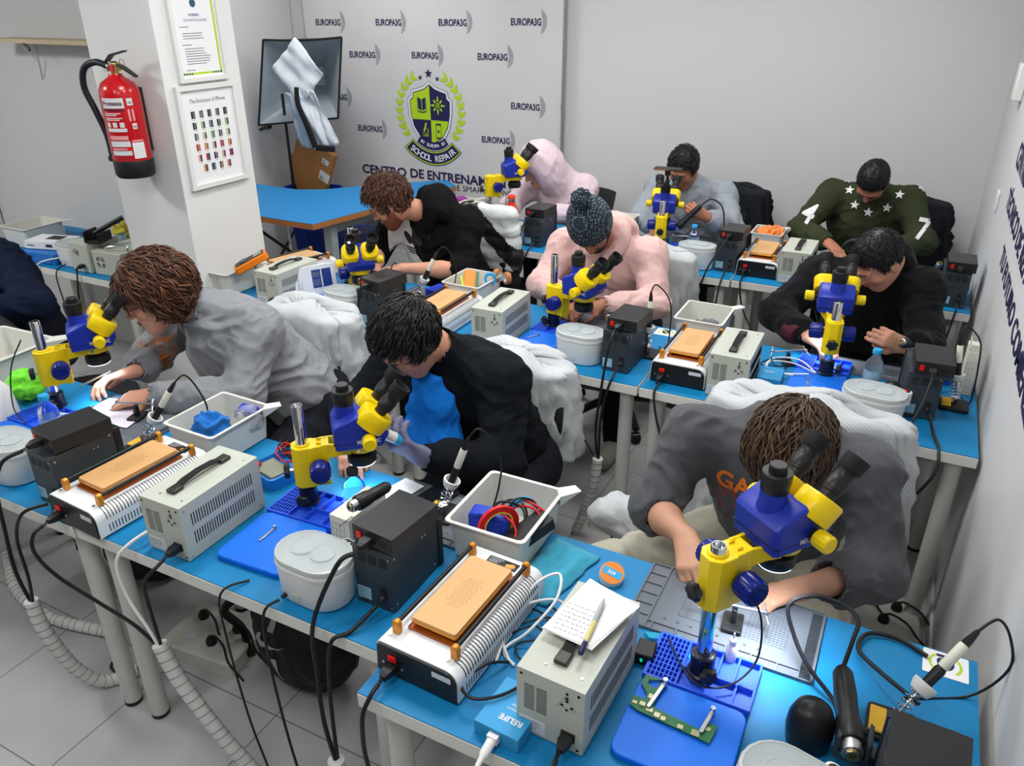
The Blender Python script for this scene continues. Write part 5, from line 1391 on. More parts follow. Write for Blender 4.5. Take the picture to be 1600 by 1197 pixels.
cl = onb(b, mat('banner_cloth', srgb(205, 203, 202), .75, bump=.1, bscale=60), 'banner_cloth', 0)
cl.data.polygons.foreach_set('use_smooth', [True]*len(cl.data.polygons))
obj('hem_fold', B().tube([(X0-BO.x, -.006, 2.045-BO.z), (X1-BO.x, -.006, 2.045-BO.z)], .014, n=12, sub=1), 'banner_cloth', bn)
for x in (X0, X1):
    obj('frame_pole', B().cyl((x-BO.x, -.004, .002-BO.z), (x-BO.x, -.004, 2.09-BO.z), .0095, n=14).cyl((x-BO.x, -.004, 1.30-BO.z), (x-BO.x, -.004, 1.34-BO.z), .0125, n=14), mat('grey_pole', srgb(150, 152, 156), .35, metal=.6), bn)
    obj('pole_foot', B().box(x-BO.x-.02, -.25, .001-BO.z, x-BO.x+.02, .03, .03-BO.z), 'grey_pole', bn)
def europa(x, z, w=.235):
    g = B(); v, f = text_mesh('EUROPA3G', .062, bold=True, width=w); g.add([(x+a, z+c, 0) for a, c, _ in v], f)
    cx = x+w-.045; cz = z+.024
    for r, n, s in ((.062, 17, .0022), (.074, 19, .0026), (.086, 21, .0024)):
        for i in range(n):
            a = -1.25+2.5*i/(n-1)
            c_, s_ = math.cos(a), math.sin(a)
            if x+w > cx + r*c_: continue
            g.add([(cx+(r-.004)*c_-s*s_, cz+(r-.004)*s_+s*c_, 0), (cx+(r-.004)*c_+s*s_, cz+(r-.004)*s_-s*c_, 0), (cx+(r+.003)*c_+s*s_, cz+(r+.003)*s_-s*c_, 0), (cx+(r+.003)*c_-s*s_, cz+(r+.003)*s_+s*c_, 0)], [(0, 1, 2, 3)])
    onb(g, 'inkblue', 'printed_logo')
for x, z in ((-4.46, 1.825), (-3.90, 1.83), (-3.33, 1.835), (-2.75, 1.845), (-4.16, 1.60), (-3.58, 1.61), (-3.01, 1.615), (-4.45, 1.28), (-2.75, 1.29), (-4.14, 1.05), (-2.99, 1.04)): europa(x, z)
cx0 = -3.44
def shield(k, cz=1.215):
    P = [(0, .225), (.045, .190), (.10, .172), (.150, .160), (.155, .155), (.160, .120), (.190, .100), (.188, .0), (.165, -.10), (.115, -.175), (.05, -.215), (0, -.235)]
    P = P + [(-x, z) for x, z in P[-2:0:-1]]
    return [(cx0+x*k, cz+z*k, 0) for x, z in P]
def fan(P): n = len(P); c = (sum(p[0] for p in P)/n, sum(p[1] for p in P)/n, 0); return [c]+P, [(0, i+1, (i+1) % n+1) for i in range(n)]
crest = B()
for k, m, off in ((1.07, 'inkblue', .0032), (1.05, 'inkwhite', .0036), (.965, 'inkblue', .0040)):
    v, f = fan(shield(k)); onb(B().add(v, f), m, 'shield_layer', off)
# quarters: upper left and lower right are lime
def clipq(sx, sz):
    P = [(x, z, 0) for x, z, _ in shield(.93)]; cz = 1.215-.045
    out = []
    for i in range(len(P)):
        a, c = P[i-1], P[i]
        def ins(p): return (p[0]-cx0)*sx >= 0
        if ins(a) != ins(c): t = (cx0-a[0])/(c[0]-a[0]); out.append((cx0, a[1]+(c[1]-a[1])*t, 0))
        if ins(c): out.append(c)
    P = out; out = []
    for i in range(len(P)):
        a, c = P[i-1], P[i]
        def ins(p): return (p[1]-cz)*sz >= 0
        if ins(a) != ins(c): t = (cz-a[1])/(c[1]-a[1]); out.append((a[0]+(c[0]-a[0])*t, cz, 0))
        if ins(c): out.append(c)
    return out
for sx, sz in ((-1, 1), (1, -1)): v, f = fan(clipq(sx, sz)); onb(B().add(v, f), 'lime', 'shield_quarter', .0045)
g = B()                                                # open book
for s in (-1, 1):
    g.add([(-3.515+s*.003, 1.235, 0), (-3.515+s*.034, 1.25, 0), (-3.515+s*.034, 1.335, 0), (-3.515+s*.003, 1.318, 0)], [(0, 1, 2, 3)])
    g.add([(-3.515+s*.037, 1.238, 0), (-3.515+s*.041, 1.238, 0), (-3.515+s*.041, 1.33, 0), (-3.515+s*.037, 1.33, 0)], [(0, 1, 2, 3)])
g.add([(-3.556, 1.228, 0), (-3.515, 1.218, 0), (-3.474, 1.228, 0), (-3.474, 1.236, 0), (-3.515, 1.228, 0), (-3.556, 1.236, 0)], [(0, 1, 4, 5), (1, 2, 3, 4)])
onb(g, 'inkblue', 'book_emblem', .0052)
g = B().box(-3.388, 1.26, 0, -3.352, 1.30, .0001)      # chip
for i in range(8):
    a = PI*i/4; c_, s_ = math.cos(a), math.sin(a); r0, r1, w_ = .030, .066 if i % 2 == 0 else .056, .009
    g.add([(-3.37+r0*c_-w_*s_, 1.28+r0*s_+w_*c_, 0), (-3.37+r0*c_+w_*s_, 1.28+r0*s_-w_*c_, 0), (-3.37+r1*c_+w_*.4*s_, 1.28+r1*s_-w_*.4*c_, 0), (-3.37+r1*c_-w_*.4*s_, 1.28+r1*s_+w_*.4*c_, 0)], [(0, 1, 2, 3)])
onb(g, 'lime', 'chip_emblem', .0052)
g = B().box(-3.52, 1.045, 0, -3.465, 1.058, .0001).tube([(-3.50, 1.05, 0), (-3.475, 1.07, 0), (-3.472, 1.095, 0), (-3.49, 1.11, 0)], .005, n=4)
g.add([(-3.515, 1.085, 0), (-3.503, 1.080, 0), (-3.478, 1.145, 0), (-3.492, 1.150, 0)], [(0, 1, 2, 3)]); g.box(-3.525, 1.068, 0, -3.490, 1.074, .0001)
onb(g, 'lime', 'microscope_emblem', .0052)
g = B().box(-3.395, 1.035, 0, -3.345, 1.045, .0001).box(-3.395, 1.135, 0, -3.345, 1.148, .0001).box(-3.395, 1.035, 0, -3.391, 1.148, .0001).box(-3.349, 1.035, 0, -3.345, 1.148, .0001).cyl((-3.37, 1.09, 0), (-3.37, 1.09, .0001), .010, n=8)
onb(g, 'inkblue', 'phone_emblem', .0052)
for x, z, r in ((cx0, 1.505, .036), (cx0-.075, 1.475, .021), (cx0+.075, 1.470, .021)): v, f = star_poly(r); onb(B().add([(x+a, z+c, 0) for a, c, _ in v], f), 'inkblue', 'star')
g = B()
for s in (-1, 1):                                      # laurels
    pts = []
    for i in range(9):
        a = -.75 + 1.75*i/8; px = cx0 + s*(.275*math.cos(a)+.01); pz = 1.235 + .275*math.sin(a); tdx, tdz = -s*math.sin(a), math.cos(a); ta = math.atan2(tdz, tdx)
        pts.append((px, pz, 0))
        for k in (-1, 1):
            la = ta + k*.62; g.add([(q[0], q[1], 0) for q in leaf(px+.028*math.cos(la), pz+.028*math.sin(la), .062, .026, la)], [tuple(range(20))])
    g.tube(pts, .0015, n=4, sub=2)
onb(g, 'lime', 'laurel_wreath', .0034)
def arc(r0, r1, a0, a1, m, off, name, cz=1.18, n=28):
    g = B()
    for i in range(n+1):
        a = a0+(a1-a0)*i/n; g.v += [(cx0+.01+r*math.sin(a), cz-r*math.cos(a), 0) for r in (r0, r1)]
    for i in range(n): g.f.append((2*i, 2*i+1, 2*i+3, 2*i+2)); g.m.append(0)
    onb(g, m, name, off)
def arctext(s, r, a0, a1, size, m, off, cz=1.18):
    g = B(); n = len(s)
    for i, ch_ in enumerate(s):
        if ch_ == ' ': continue
        a = a0+(a1-a0)*(i+.5)/n; v, f = text_mesh(ch_, size, bold=True); w = max(q[0] for q in v)
        c_, s_ = math.cos(a), math.sin(a)
        g.add([(cx0+.01+r*s_+(q[0]-w/2)*c_-q[1]*s_, cz-r*c_+(q[0]-w/2)*s_+q[1]*c_, 0) for q in v], f)
    onb(g, m, 'ribbon_lettering', off)
arc(.175, .232, -.70, .70, 'inkblue', .0056, 'inner_ribbon')
arctext('BY EUROPA 3G', .214, -.60, .60, .034, 'inkwhite', .0062)
arc(.243, .352, -.86, .86, 'inkblue', .0046, 'ribbon_edge'); arc(.248, .347, -.845, .845, 'lime', .0052, 'ribbon_band'); arc(.257, .338, -.82, .82, 'inkblue', .0058, 'school_ribbon')
arctext('SCHOOL REPAIR', .322, -.75, .75, .066, 'inkwhite', .0064)
v, f = text_mesh('CENTRO DE ENTRENAMIENTO', .098, bold=True, width=1.50); onb(B().add([(-4.13+a, .715+c, 0) for a, c, _ in v], f), 'inkblue', 'title_lettering')
v, f = text_mesh('DE SMARTPHONES', .062, width=.58); onb(B().add([(-3.275+a, .655+c, 0) for a, c, _ in v], f), 'inkblue', 'subtitle_lettering')
v, f = text_mesh('uíi', .062); onb(B().add([(-3.00+a, .575+c, 0) for a, c, _ in v], f), 'inkblue', 'subtitle_lettering')

# ================================================================ RIGHT WALL LETTERING, SOCKETS
wt = thing('wall_lettering', 'large dark blue lettering in three lines on the right wall', 'lettering', (XR-.0015, 3.0, 1.2))
for s, y, z, w, hh in (('CENTRO DE ENTRENAMIENTO', 3.98, 1.385, 1.9, .135), ('TÉCNICO DE REPARACIÓN', 3.90, 1.225, 1.75, .11), ('TU FUTURO COMIENZA AQUÍ', 3.56, 1.075, 2.0, .10)):
    v, f = text_mesh(s, hh, bold=True, width=w); X = frame((-.0008, y-3.0, z-1.2), (0, -1, 0), (0, 0, 1)); obj('lettering_line', B().add(v, f, X=X), 'inkblue', wt, smooth=0)
def wallbox(label, y, z, w, h_):
    t = thing('wall_socket', label, 'socket', (XR, y, z))
    obj('face_plate', B().box(-.012, -w/2, -h_/2, -.0005, w/2, h_/2), 'white', t, bevel=.003)
    obj('socket_insert', B().cyl((-.0135, 0, 0), (-.0122, 0, 0), .022, n=20), 'label', t)
wallbox('small white wall plate on the right wall beside the lettering', 4.32, 1.16, .09, .085)
o = tag(obj('wall_unit', B().box(XR-.04, 4.49, 1.58, XR-.0005, 4.62, 1.74), 'white', bevel=.006), 'white box on the right wall cut by the edge of the photo', 'box')

# ================================================================ COLUMN: POSTERS AND EXTINGUISHER
def frame_pic(name, label, y0, y1, z0, z1, fw=.022):
    t = thing(name, label, 'framed poster', (-2.90, y0, z0)); W_, H_ = y1-y0, z1-z0
    b = B()
    for a in ((0, 0, W_, fw), (0, H_-fw, W_, H_), (0, fw, fw, H_-fw), (W_-fw, fw, W_, H_-fw)): b.box(.0005, a[0], a[1], .020, a[2], a[3])
    obj('frame', b, mat('white_frame', srgb(222, 222, 218), .45), t, bevel=.0015)
    obj('sheet', B().box(.001, fw, fw, .008, W_-fw, H_-fw), 'paper', t, smooth=0)
    return t, W_, H_
t, W_, H_ = frame_pic('framed_poster', 'white framed poster of a phone model timeline, lower of two on the column', 2.50, 2.845, 1.240, 1.680)
XF = lambda y, z: frame((.0086, y, z), (0, 1, 0), (0, 0, 1))
v, f = text_mesh('The Evolution of iPhone', .024, width=.205); obj('poster_title', B().add(v, f, X=XF(W_/2-.1025, H_-.075)), 'ink', t, smooth=0)
ph = [mat('phone_print_'+n, srgb(*c), .6) for n, c in (('dark', (40, 42, 46)), ('grey', (120, 120, 124)), ('teal', (50, 90, 98)), ('gold', (205, 178, 150)), ('red', (170, 40, 60)), ('orange', (224, 130, 70)), ('navy', (34, 44, 78)), ('lime', (150, 190, 110)))]
b = B(); rnd = random.Random(2); rows = [5, 5, 5, 5, 5, 4]
pal = [[0, 1], [0, 7, 1], [2, 3, 7], [4, 5, 3], [3, 4, 6], [5, 6, 2]]
for r, n in enumerate(rows):
    for c in range(n):
        yc = W_/2 + (c-(n-1)/2)*.047; zc = H_-.108-.046*r; cc = pal[r]
        b.box(.0082, yc-.012, zc-.030, .0088, yc-.002, zc, cc[c % len(cc)]); b.box(.0082, yc-.001, zc-.030, .0089, yc+.010, zc, cc[(c+1) % len(cc)] if r else 0)
        b.box(.0088, yc+.001, zc-.027, .0091, yc+.008, zc-.004, rnd.choice((1, 2, 6)))
        b.box(.0082, yc-.008, zc-.0365, .0087, yc+.008, zc-.0352, 0)
obj('phone_pictures', b, ph, t, smooth=0)
t, W_, H_ = frame_pic('framed_notice', 'white framed notice with green border, upper of two on the column', 2.535, 2.815, 1.690, 2.075, .020)
b = B(); lw = .008
b.box(.0081, .03, .030, .0086, W_-.03, .030+lw).box(.0081, .03, H_-.038, .0086, W_-.03, H_-.03).box(.0081, W_-.040, .03, .0086, W_-.030, H_-.03)
obj('notice_border', b, 'lime', t, smooth=0)
b = B()
for k in range(4):
    for y_ in (.032+k*.014, W_-.085+k*.014):
        for z_ in (.030, H_-.038): b.box(.0087, y_, z_, .0090, y_+.008, z_+.008)
b.cyl((.0081, W_/2, H_-.075), (.0088, W_/2, H_-.075), .016, n=24)
obj('notice_marks', b, mat('petrol_print', srgb(36, 84, 110), .6), t, smooth=0)
b = B(); v, f = text_mesh('NORMAS', .014, bold=True); b.add(v, f, X=XF(W_/2-.032, H_-.125)); v, f = text_mesh('USO INSTALACIONES', .014, width=.13); b.add(v, f, X=XF(W_/2-.065, H_-.145))
obj('notice_title', b, mat('blue_grey_print', srgb(90, 110, 150), .6), t, smooth=0)
b = B(); rnd = random.Random(4)
for k, z in enumerate([.165, .19, .20, .21, .235, .25, .26, .27, .28, .29, .30, .31, .335]):
    x0 = .05 if k in (0, 4, 12) else .06; w = .05 if k in (0, 4, 12) else rnd.uniform(.10, .14)
    b.box(.0081, x0, H_-z-.003, .0085, x0+w, H_-z)
obj('notice_text', b, 'phone_print_grey', t, smooth=0)

ex = thing('fire_extinguisher', 'red powder fire extinguisher hung on the column face', 'fire extinguisher', (-3.068, 2.368, 1.318))
R_ = .082
obj('foot', B().lathe([(R_*.90, 0), (R_*1.0, .012), (R_*1.01, .070), (R_*.99, .074)], n=40), 'black', ex, smooth=50)
obj('cylinder', B().lathe([(R_*.97, .072), (R_*.985, .075), (R_*.985, .330), (R_*.95, .358), (R_*.80, .384), (R_*.50, .402), (.030, .408), (.026, .420)], n=48), 'redp', ex, smooth=60)
def wrap(y0, y1, z0, z1, m, name, r=R_*.985+.0008, n=14, verts=None, faces=None):
    b = B()
    if verts is None:
        for i in range(n+1):
            a = .60+y0+(y1-y0)*i/n; b.v += [(r*math.sin(a), -r*math.cos(a), z0), (r*math.sin(a), -r*math.cos(a), z1)]
        for i in range(n): b.f.append((2*i, 2*i+2, 2*i+3, 2*i+1)); b.m.append(0)
    else:
        for v_ in verts: a = .60+y0+v_[0]/r; b.v.append((r*math.sin(a), -r*math.cos(a), z0+v_[1]))
        b.f = faces; b.m = [0]*len(faces)
    return obj(name, b, m, ex, smooth=0)
rr_ = R_*.985+.0016
wrap(-.75, .40, .290, .330, 'label', 'name_label'); v, f = text_mesh('Protessa', .024, bold=True); wrap(-.70, 0, .302, 0, mat('maroon_print', srgb(96, 20, 40), .6), 'name_lettering', rr_, verts=v, faces=f)
wrap(-.75, .38, .279, .287, mat('maroon_print', (0, 0, 0)), 'label_band')
wrap(.55, .85, .300, .328, 'label', 'approval_label'); v, f = text_mesh('CE', .012, bold=True); wrap(.60, 0, .307, 0, 'ink', 'approval_lettering', rr_, verts=v, faces=f)
b_rows = [(.268, .9), (.261, .7), (.249, .95), (.242, .8)]
for z, k in b_rows: wrap(-.7, -.7+.95*k, z, z+.0035, 'inkwhite', 'instruction_line')
for k in range(3): wrap(-.70+k*.36, -.48+k*.36, .214, .234, 'label', 'pictogram')
wrap(-.72, .32, .196, .210, 'label', 'instruction_panel')
wrap(.62, .85, .205, .228, 'inkwhite', 'norm_mark'); v, f = text_mesh('N', .016, bold=True); wrap(.66, 0, .209, 0, 'ink', 'norm_letter', rr_, verts=v, faces=f)
for k in range(2): wrap(.52+k*.2, .62+k*.2, .238, .285, mat('pale_red_print', srgb(225, 150, 150), .6), 'side_text')
wrap(-.70, .30, .163, .180, mat('pale_red_print', (0,)*3), 'red_caption'); wrap(-.72, .34, .135, .158, 'label', 'lower_label')
wrap(-.72, .34, .120, .133, mat('bright_red_band', srgb(214, 30, 30), .5), 'lower_band'); v, f = text_mesh('IBERDETECTA', .010, bold=True); wrap(-.62, 0, .122, 0, 'inkwhite', 'band_lettering', rr_, verts=v, faces=f)
wrap(-.72, .34, .100, .118, 'label', 'lower_label')
wrap(.42, 1.05, .085, .150, 'paper', 'service_card'); wrap(.42, 1.05, .152, .165, 'bright_red_band', 'card_header'); v, f = text_mesh('IBERDETECTA', .0075, bold=True); wrap(.45, 0, .154, 0, 'inkwhite', 'header_lettering', rr_, verts=v, faces=f)
for k in range(6): wrap(.47, 1.0, .092+k*.009, .0928+k*.009, 'phone_print_grey', 'card_line', rr_)
hb = obj('valve', B().cyl((0, 0, .415), (0, 0, .452), .016, n=20).box(-.016, -.014, .430, .030, .014, .462), mat('brass_valve', srgb(190, 170, 110), .3, metal=.8), ex, bevel=.002)
obj('safety_tag', B().box(-.006, -.020, .428, .016, -.015, .455), 'redp', hb)
obj('gauge', B().cyl((-.045, -.010, .440), (-.045, .006, .440), .015, n=20), 'steel', hb)
obj('carry_handle', B().loft([[(x, y*w, z+dz) for y, dz in ((-1, 0), (1, 0), (1, .006), (-1, .006))] for x, z, w in ((-.035, .462, .014), (.0, .488, .015), (.085, .505, .012))]), 'black', ex, bevel=.002)
obj('lever', B().loft([[(x, y*w, z+dz) for y, dz in ((-1, 0), (1, 0), (1, .008), (-1, .008))] for x, z, w in ((.0, .460, .013), (.06, .440, .014), (.125, .408, .010))]), 'black', ex, bevel=.002)
obj('pull_ring', B().tube([Vector((.052+.014*math.cos(a), 0, .462+.014*math.sin(a))) for a in [2*PI*i/14 for i in range(14)]], .0016, n=5, sub=1, closed=True), 'brass_valve', ex)
obj('hose', B().tube([(-.030, -.01, .450), (-.085, -.02, .462), (-.150, -.03, .435), (-.175, -.03, .36), (-.150, -.02, .27), (-.110, -.02, .17), (-.090, -.03, .09), (-.088, -.03, .06)], .0135, n=12), mat('black_hose', (.008, .012, .02), .4), ex)
obj('hose_fitting', B().cyl((-.016, -.01, .446), (-.048, -.013, .456), .009, .011, n=14), 'steel', ex)
obj('hose_clip', B().box(-.102, -.045, .062, -.070, .0, .082), 'black', ex)
obj('wall_bracket', B().box(-.03, .076, .10, .03, .0915, .36), 'black', ex)

# ================================================================ ALCOVE: DESK, SOFTBOX, CARTONS, BINS
dk = thing('corner_desk', 'blue corner desk with brown edge before the backdrop', 'desk', (-3.34, 3.77, 0))
P = [(-4.70, 3.90), (-3.72, 3.775), (-3.34, 3.77), (-3.285, 4.09), (-3.11, 5.14), (-3.29, 5.30), (-3.79, 4.76), (-3.92, 4.60), (-4.10, 4.50), (-4.70, 4.52)]
P = [(x+3.34, y-3.77) for x, y in P]
obj('desk_top', B().prism(P, .7365, .7395), 'deskblue', dk, smooth=0)
cp = [(x*.9985-.0, y*.9985) for x, y in P]
obj('desk_edge', B().prism(P, .700, .736), 'deskedge', dk, bevel=.002)
for x, y in ((-3.40, 4.0), (-3.27, 4.95), (-4.5, 4.2)):
    obj('leg', B().box(x+3.34-.035, y-3.77-.03, .001, x+3.34+.035, y-3.77+.03, .698), 'deskgrey', dk, bevel=.004)
obj('apron', B().box(-.10, .25, .60, -.075, 1.15, .698), 'deskgrey', dk)
fr_ = thing('folding_frame', 'black crossed tripod frame under the blue corner desk', 'stand', (-4.15, 4.12, 0))
for i, (a, c) in enumerate((((-.45, -.05, .012), (.02, .05, .62)), ((.05, -.05, .012), (-.45, .05, .62)), ((.02, .1, .012), (-.25, .0, .55)), ((.65, .25, .012), (.05, -.1, .58)), ((-.45, .0, .25), (.40, .1, .28)))):
    obj('frame_bar', B().cyl(a, c, .011, n=8), 'black', fr_)
obj('centre_rod', B().cyl((.16, .12, .012), (.16, .12, .66), .009, n=10), 'chrome', fr_)
o = tag(obj('storage_crate', B().loft([[(x*s, y*s, z) for x, y in rrect(-.24, -.17, .24, .17, .03)] for z, s in ((.001, .88), (.40, 1.0), (.42, 1.05), (.425, 1.05))]), mat('deep_blue_plastic', srgb(14, 52, 150), .4), loc=(-3.88, 4.70, 0)), 'deep blue plastic crate on the floor under the corner desk', 'crate')
bn_ = thing('blue_bin', 'blue bin holding flattened cardboard behind the corner desk', 'bin', (-4.32, 4.93, 0))
obj('bin_shell', B().loft([[(x*s, y*s, z) for x, y in rrect(-.20, -.13, .20, .13, .05)] for z, s in ((.001, .8), (.62, 1.0), (.64, 1.06), (.66, 1.06), (.655, 1.0), (.05, .78))], cap=False), mat('deep_blue_plastic', (0,)*3), bn_)
def carton(label, pts, y, th, tilt=0):
    c = thing('cardboard_sheet', label, 'cardboard', (-4.32, y, .30), 0, 'cardboard in the blue bin')
    obj('board', B().prism([(x, z) for x, z in pts], 0, th, axis='y'), 'card', c, bevel=.002); return c
c = carton('folded brown cardboard with two white labels standing in the blue bin', [(-.14, .30), (.12, .30), (.27, .62), (-.02, .78), (-.10, .70), (-.13, .62), (-.19, .58)], 4.90, .05)
for x, z, w, h_ in ((.09, .44, .10, .075), (.14, .565, .065, .04)):
    X = frame((x, -.0012, z), (.88, 0, -.42), (.42, 0, .88)); obj('shipping_label', B().box(0, 0, -.0004, w, h_, .0004, X=X), 'label', c, smooth=0)
    obj('label_print', B().box(.01, .01, .0005, w*.6, .016, .0008, X=X).box(.01, .024, .0005, w*.4, .03, .0008, X=X), 'ink', c, smooth=0)
carton('second brown cardboard behind the labelled one in the blue bin', [(-.20, .28), (.1, .28), (.1, .66), (-.12, .62), (-.22, .52)], 4.97, .03)
sb = thing('softbox_light', 'black softbox studio light on a stand with its diffuser hanging loose', 'studio light', (-4.46, 4.86, 0))
for a in (0, 2.1, 4.2):
    obj('stand_leg', B().cyl((0, 0, .35), (.30*math.cos(a), .22*math.sin(a), .012), .010, n=8), 'black', sb)
obj('stand_pole', B().cyl((0, 0, .02), (.0, 0, .75), .014, n=12).cyl((0, 0, .70), (0, 0, 1.36), .011, n=12), 'black', sb)
obj('stand_arm', B().cyl((-.25, -.02, 1.085), (-.13, -.05, 1.12), .013, n=10).cyl((-.16, -.04, 1.112), (-.12, -.052, 1.122), .021, n=10), 'black', sb)
C4 = [Vector(q) for q in ((.03, -.16, 1.745), (.60, .02, 1.765), (.50, .02, 1.21), (-.165, -.12, 1.135))]
A4 = [Vector(q) for q in ((.04, .30, 1.54), (.16, .32, 1.54), (.16, .32, 1.40), (.04, .30, 1.40))]
b = B()
for i in range(4): j = (i+1) % 4; b.add([C4[i], C4[j], A4[j], A4[i]], [(0, 1, 2, 3)])
b.add(A4, [(0, 1, 2, 3)])
shell = obj('reflector', b, mat('silver_reflector', srgb(176, 184, 190), .35, metal=.3, bump=.4, bscale=18), sb, smooth=0)
b2 = B()
for i in range(4):
    j = (i+1) % 4; e = Vector((0, .006, 0)); b2.add([C4[i]+e, C4[j]+e, A4[j]+e*2, A4[i]+e*2], [(0, 1, 2, 3)])
obj('outer_cover', b2, 'black', shell, smooth=0)
b = B()
for i in range(4): j = (i+1) % 4; b.tube([C4[i], (C4[i]+C4[j])/2 - Vector((0, 0, .012 if i == 0 else 0)), C4[j]], .008, n=6, sub=4)
obj('rim_rods', b, 'black', shell)
for k, (x, z) in enumerate(((.14, 1.56), (.10, 1.47))):
    pts = [Vector((.12, .26, z)).lerp(Vector((x+.14, .02, z-.12)), i/70) + Vector((.022*math.cos(i*.7), 0, .022*math.sin(i*.7))) for i in range(70)]
    obj('spiral_bulb', B().tube(pts, .0065, n=6, sub=1), mat('bulb_glass', srgb(215, 220, 205), .2), sb)
def sheet(name, cor, m, parent, nu=14, nv=18, amp=.018, seed=0):
    V = []; F = []; A, B_, C_, D = [np.array(q, float) for q in cor]; n = np.cross(B_-A, D-A); n = n/np.linalg.norm(n)
    for j in range(nv+1):
        for i in range(nu+1):
            u, w = i/nu, j/nv; p = (A*(1-u)+B_*u)*(1-w)+(D*(1-u)+C_*u)*w
            V.append(p + n*amp*(noise.noise(Vector((u*4+seed, w*2, 0)))*1.6 + noise.noise(Vector((u*9, w*5, seed)))*.6))
    for j in range(nv):
        for i in range(nu): k = j*(nu+1)+i; F.append((k, k+1, k+nu+2, k+nu+1))
    o = vobj(name, np.array(V), np.array(F), m, parent); md = o.modifiers.new('s', 'SOLIDIFY'); md.thickness = .002; return o
DF = mat('diffuser_cloth', srgb(216, 222, 228), .7, trans=.15)
sheet('diffuser_top', [(.12, -.20, 1.56), (.33, -.16, 1.77), (.52, -.12, 1.53), (.34, -.18, 1.30)], DF, sb, seed=1)
d2 = sheet('diffuser_tail', [(.30, -.19, 1.42), (.44, -.15, 1.42), (.62, -.14, 1.05), (.46, -.18, 1.02)], DF, sb, amp=.03, seed=4)
sheet('diffuser_fold', [(.22, -.21, 1.40), (.36, -.18, 1.38), (.42, -.16, 1.00), (.30, -.18, 1.02)], mat('grey_diffuser_cloth', srgb(168, 182, 196), .7), sb, amp=.03, seed=7)
obj('velcro_strip', B().tube([(.335, -.21, 1.44), (.345, -.225, 1.33), (.40, -.225, 1.20), (.46, -.22, 1.03)], lambda u: .016+.006*u, n=4, sub=5), 'blackm', d2)
obj('velcro_end', B().box(.455, -.215, 1.005, .615, -.185, 1.045), 'blackm', d2, bevel=.004)
# shelf on the wall
sh = thing('wall_shelf', 'pale wooden shelf on the wall above the left table', 'shelf', (-4.75, 3.0595, 1.80))
obj('board', B().box(0, -.16, 0, 1.38, -.0005, .022), mat('pale_pine', srgb(196, 178, 148), .6, var=.1, vscale=8, stretch=(1, 12, 12)), sh, bevel=.001)
obj('bracket', B().tube([(.16, -.01, -.20), (.17, -.012, -.02)], .004, n=6, sub=1).tube([(.17, -.012, -.19), (.22, -.05, -.09), (.23, -.13, -.006)], .003, n=6).cyl((.17, -.01, -.005), (.24, -.14, -.005), .004, n=6), 'inkwhite', sh)
obj('hook', B().tube([(.29, -.15, .0), (.33, -.155, -.012), (.345, -.155, -.03), (.335, -.155, -.035)], .004, n=6), 'black', sh)
# ================================================================ TRAYS, BOTTLES, IRONS
tp = make_tray()
for i, (x, y, a, sc_, lab) in enumerate([(-1.905, 1.385, -.02, 1, 'white parts tray with blue cloth, in front of the woman in grey hoodie'),
        (-.878, 1.352, .01, 1.05, 'white parts tray with red and black leads and blue case, front row centre'),
        (-1.845, 2.90, -.02, .95, 'white parts tray with tape rolls and orange meter, beside the man in black logo hoodie'),
        (-.770, 2.945, 0, .95, 'white parts tray with a grey glove, right of the bobble hat man'),
        (-2.985, 2.52, 0, .95, 'white parts tray left of the orange multimeter, by the column'),
        (-.765, 4.38, 0, .8, 'white parts tray holding orange cloth, back row'),
        (-2.69, 4.19, 0, .95, 'white parts tray holding purple cable, back row left'),
        (-3.10, 1.30, .05, 1.5, 'large white parts tray cut by the left edge, behind the first microscope'),
        (-1.62, 4.34, 0, .8, 'white parts tray half hidden behind the bobble hat man'),
        (-4.62, 2.60, 0, 1.1, 'white parts tray on the table below the wooden shelf')]):
    o = put(tp, i == 0, lab, (x, y, Z), a); o.scale = (sc_, sc_, 1 if i else 1)
    if i == 8: o.scale = (.8, .8, .9)
bp_ = make_bottle()
for i, (x, y, s, lab) in enumerate([(-2.315, 1.285, 1.0, 'clear water bottle with sky blue cap beside the first microscope'),
        (-.010, 2.850, 1.0, 'clear water bottle with sky blue cap beside the hooded jacket man\'s microscope'),
        (-1.04, 4.22, 1.0, 'clear water bottle with sky blue cap before man in grey sweater'),
        (-3.95, 2.86, 1.0, 'clear water bottle with sky blue cap below the wooden shelf')]):
    o = put(bp_, i == 0, lab, (x, y, Z), 0); o.scale = (s, s, s)
o = make_bottle('black'); o['label'] = 'clear bottle with black cap behind the black jacket man\'s box'; o.location = (-1.178, 1.372, Z+.0045)
rb = thing('steel_bottle', 'orange red steel water bottle on the blue mat in the back row', 'bottle', (-2.112, 4.115, Z+.0215))
obj('bottle_body', B().lathe([(.034, .0), (.036, .003), (.036, .125), (.033, .142), (.024, .158), (.0225, .162), (.0225, .180)], n=32), mat('orange_red_enamel', srgb(226, 60, 24), .35), rb, smooth=60)
obj('bottle_collar', B().lathe([(.0232, .180), (.0232, .196)], n=28), 'steel', rb)
obj('bottle_cap', B().lathe([(.0235, .1962), (.0235, .212), (.021, .215), (0, .2155)], n=28), 'orange_red_enamel', rb, smooth=60)
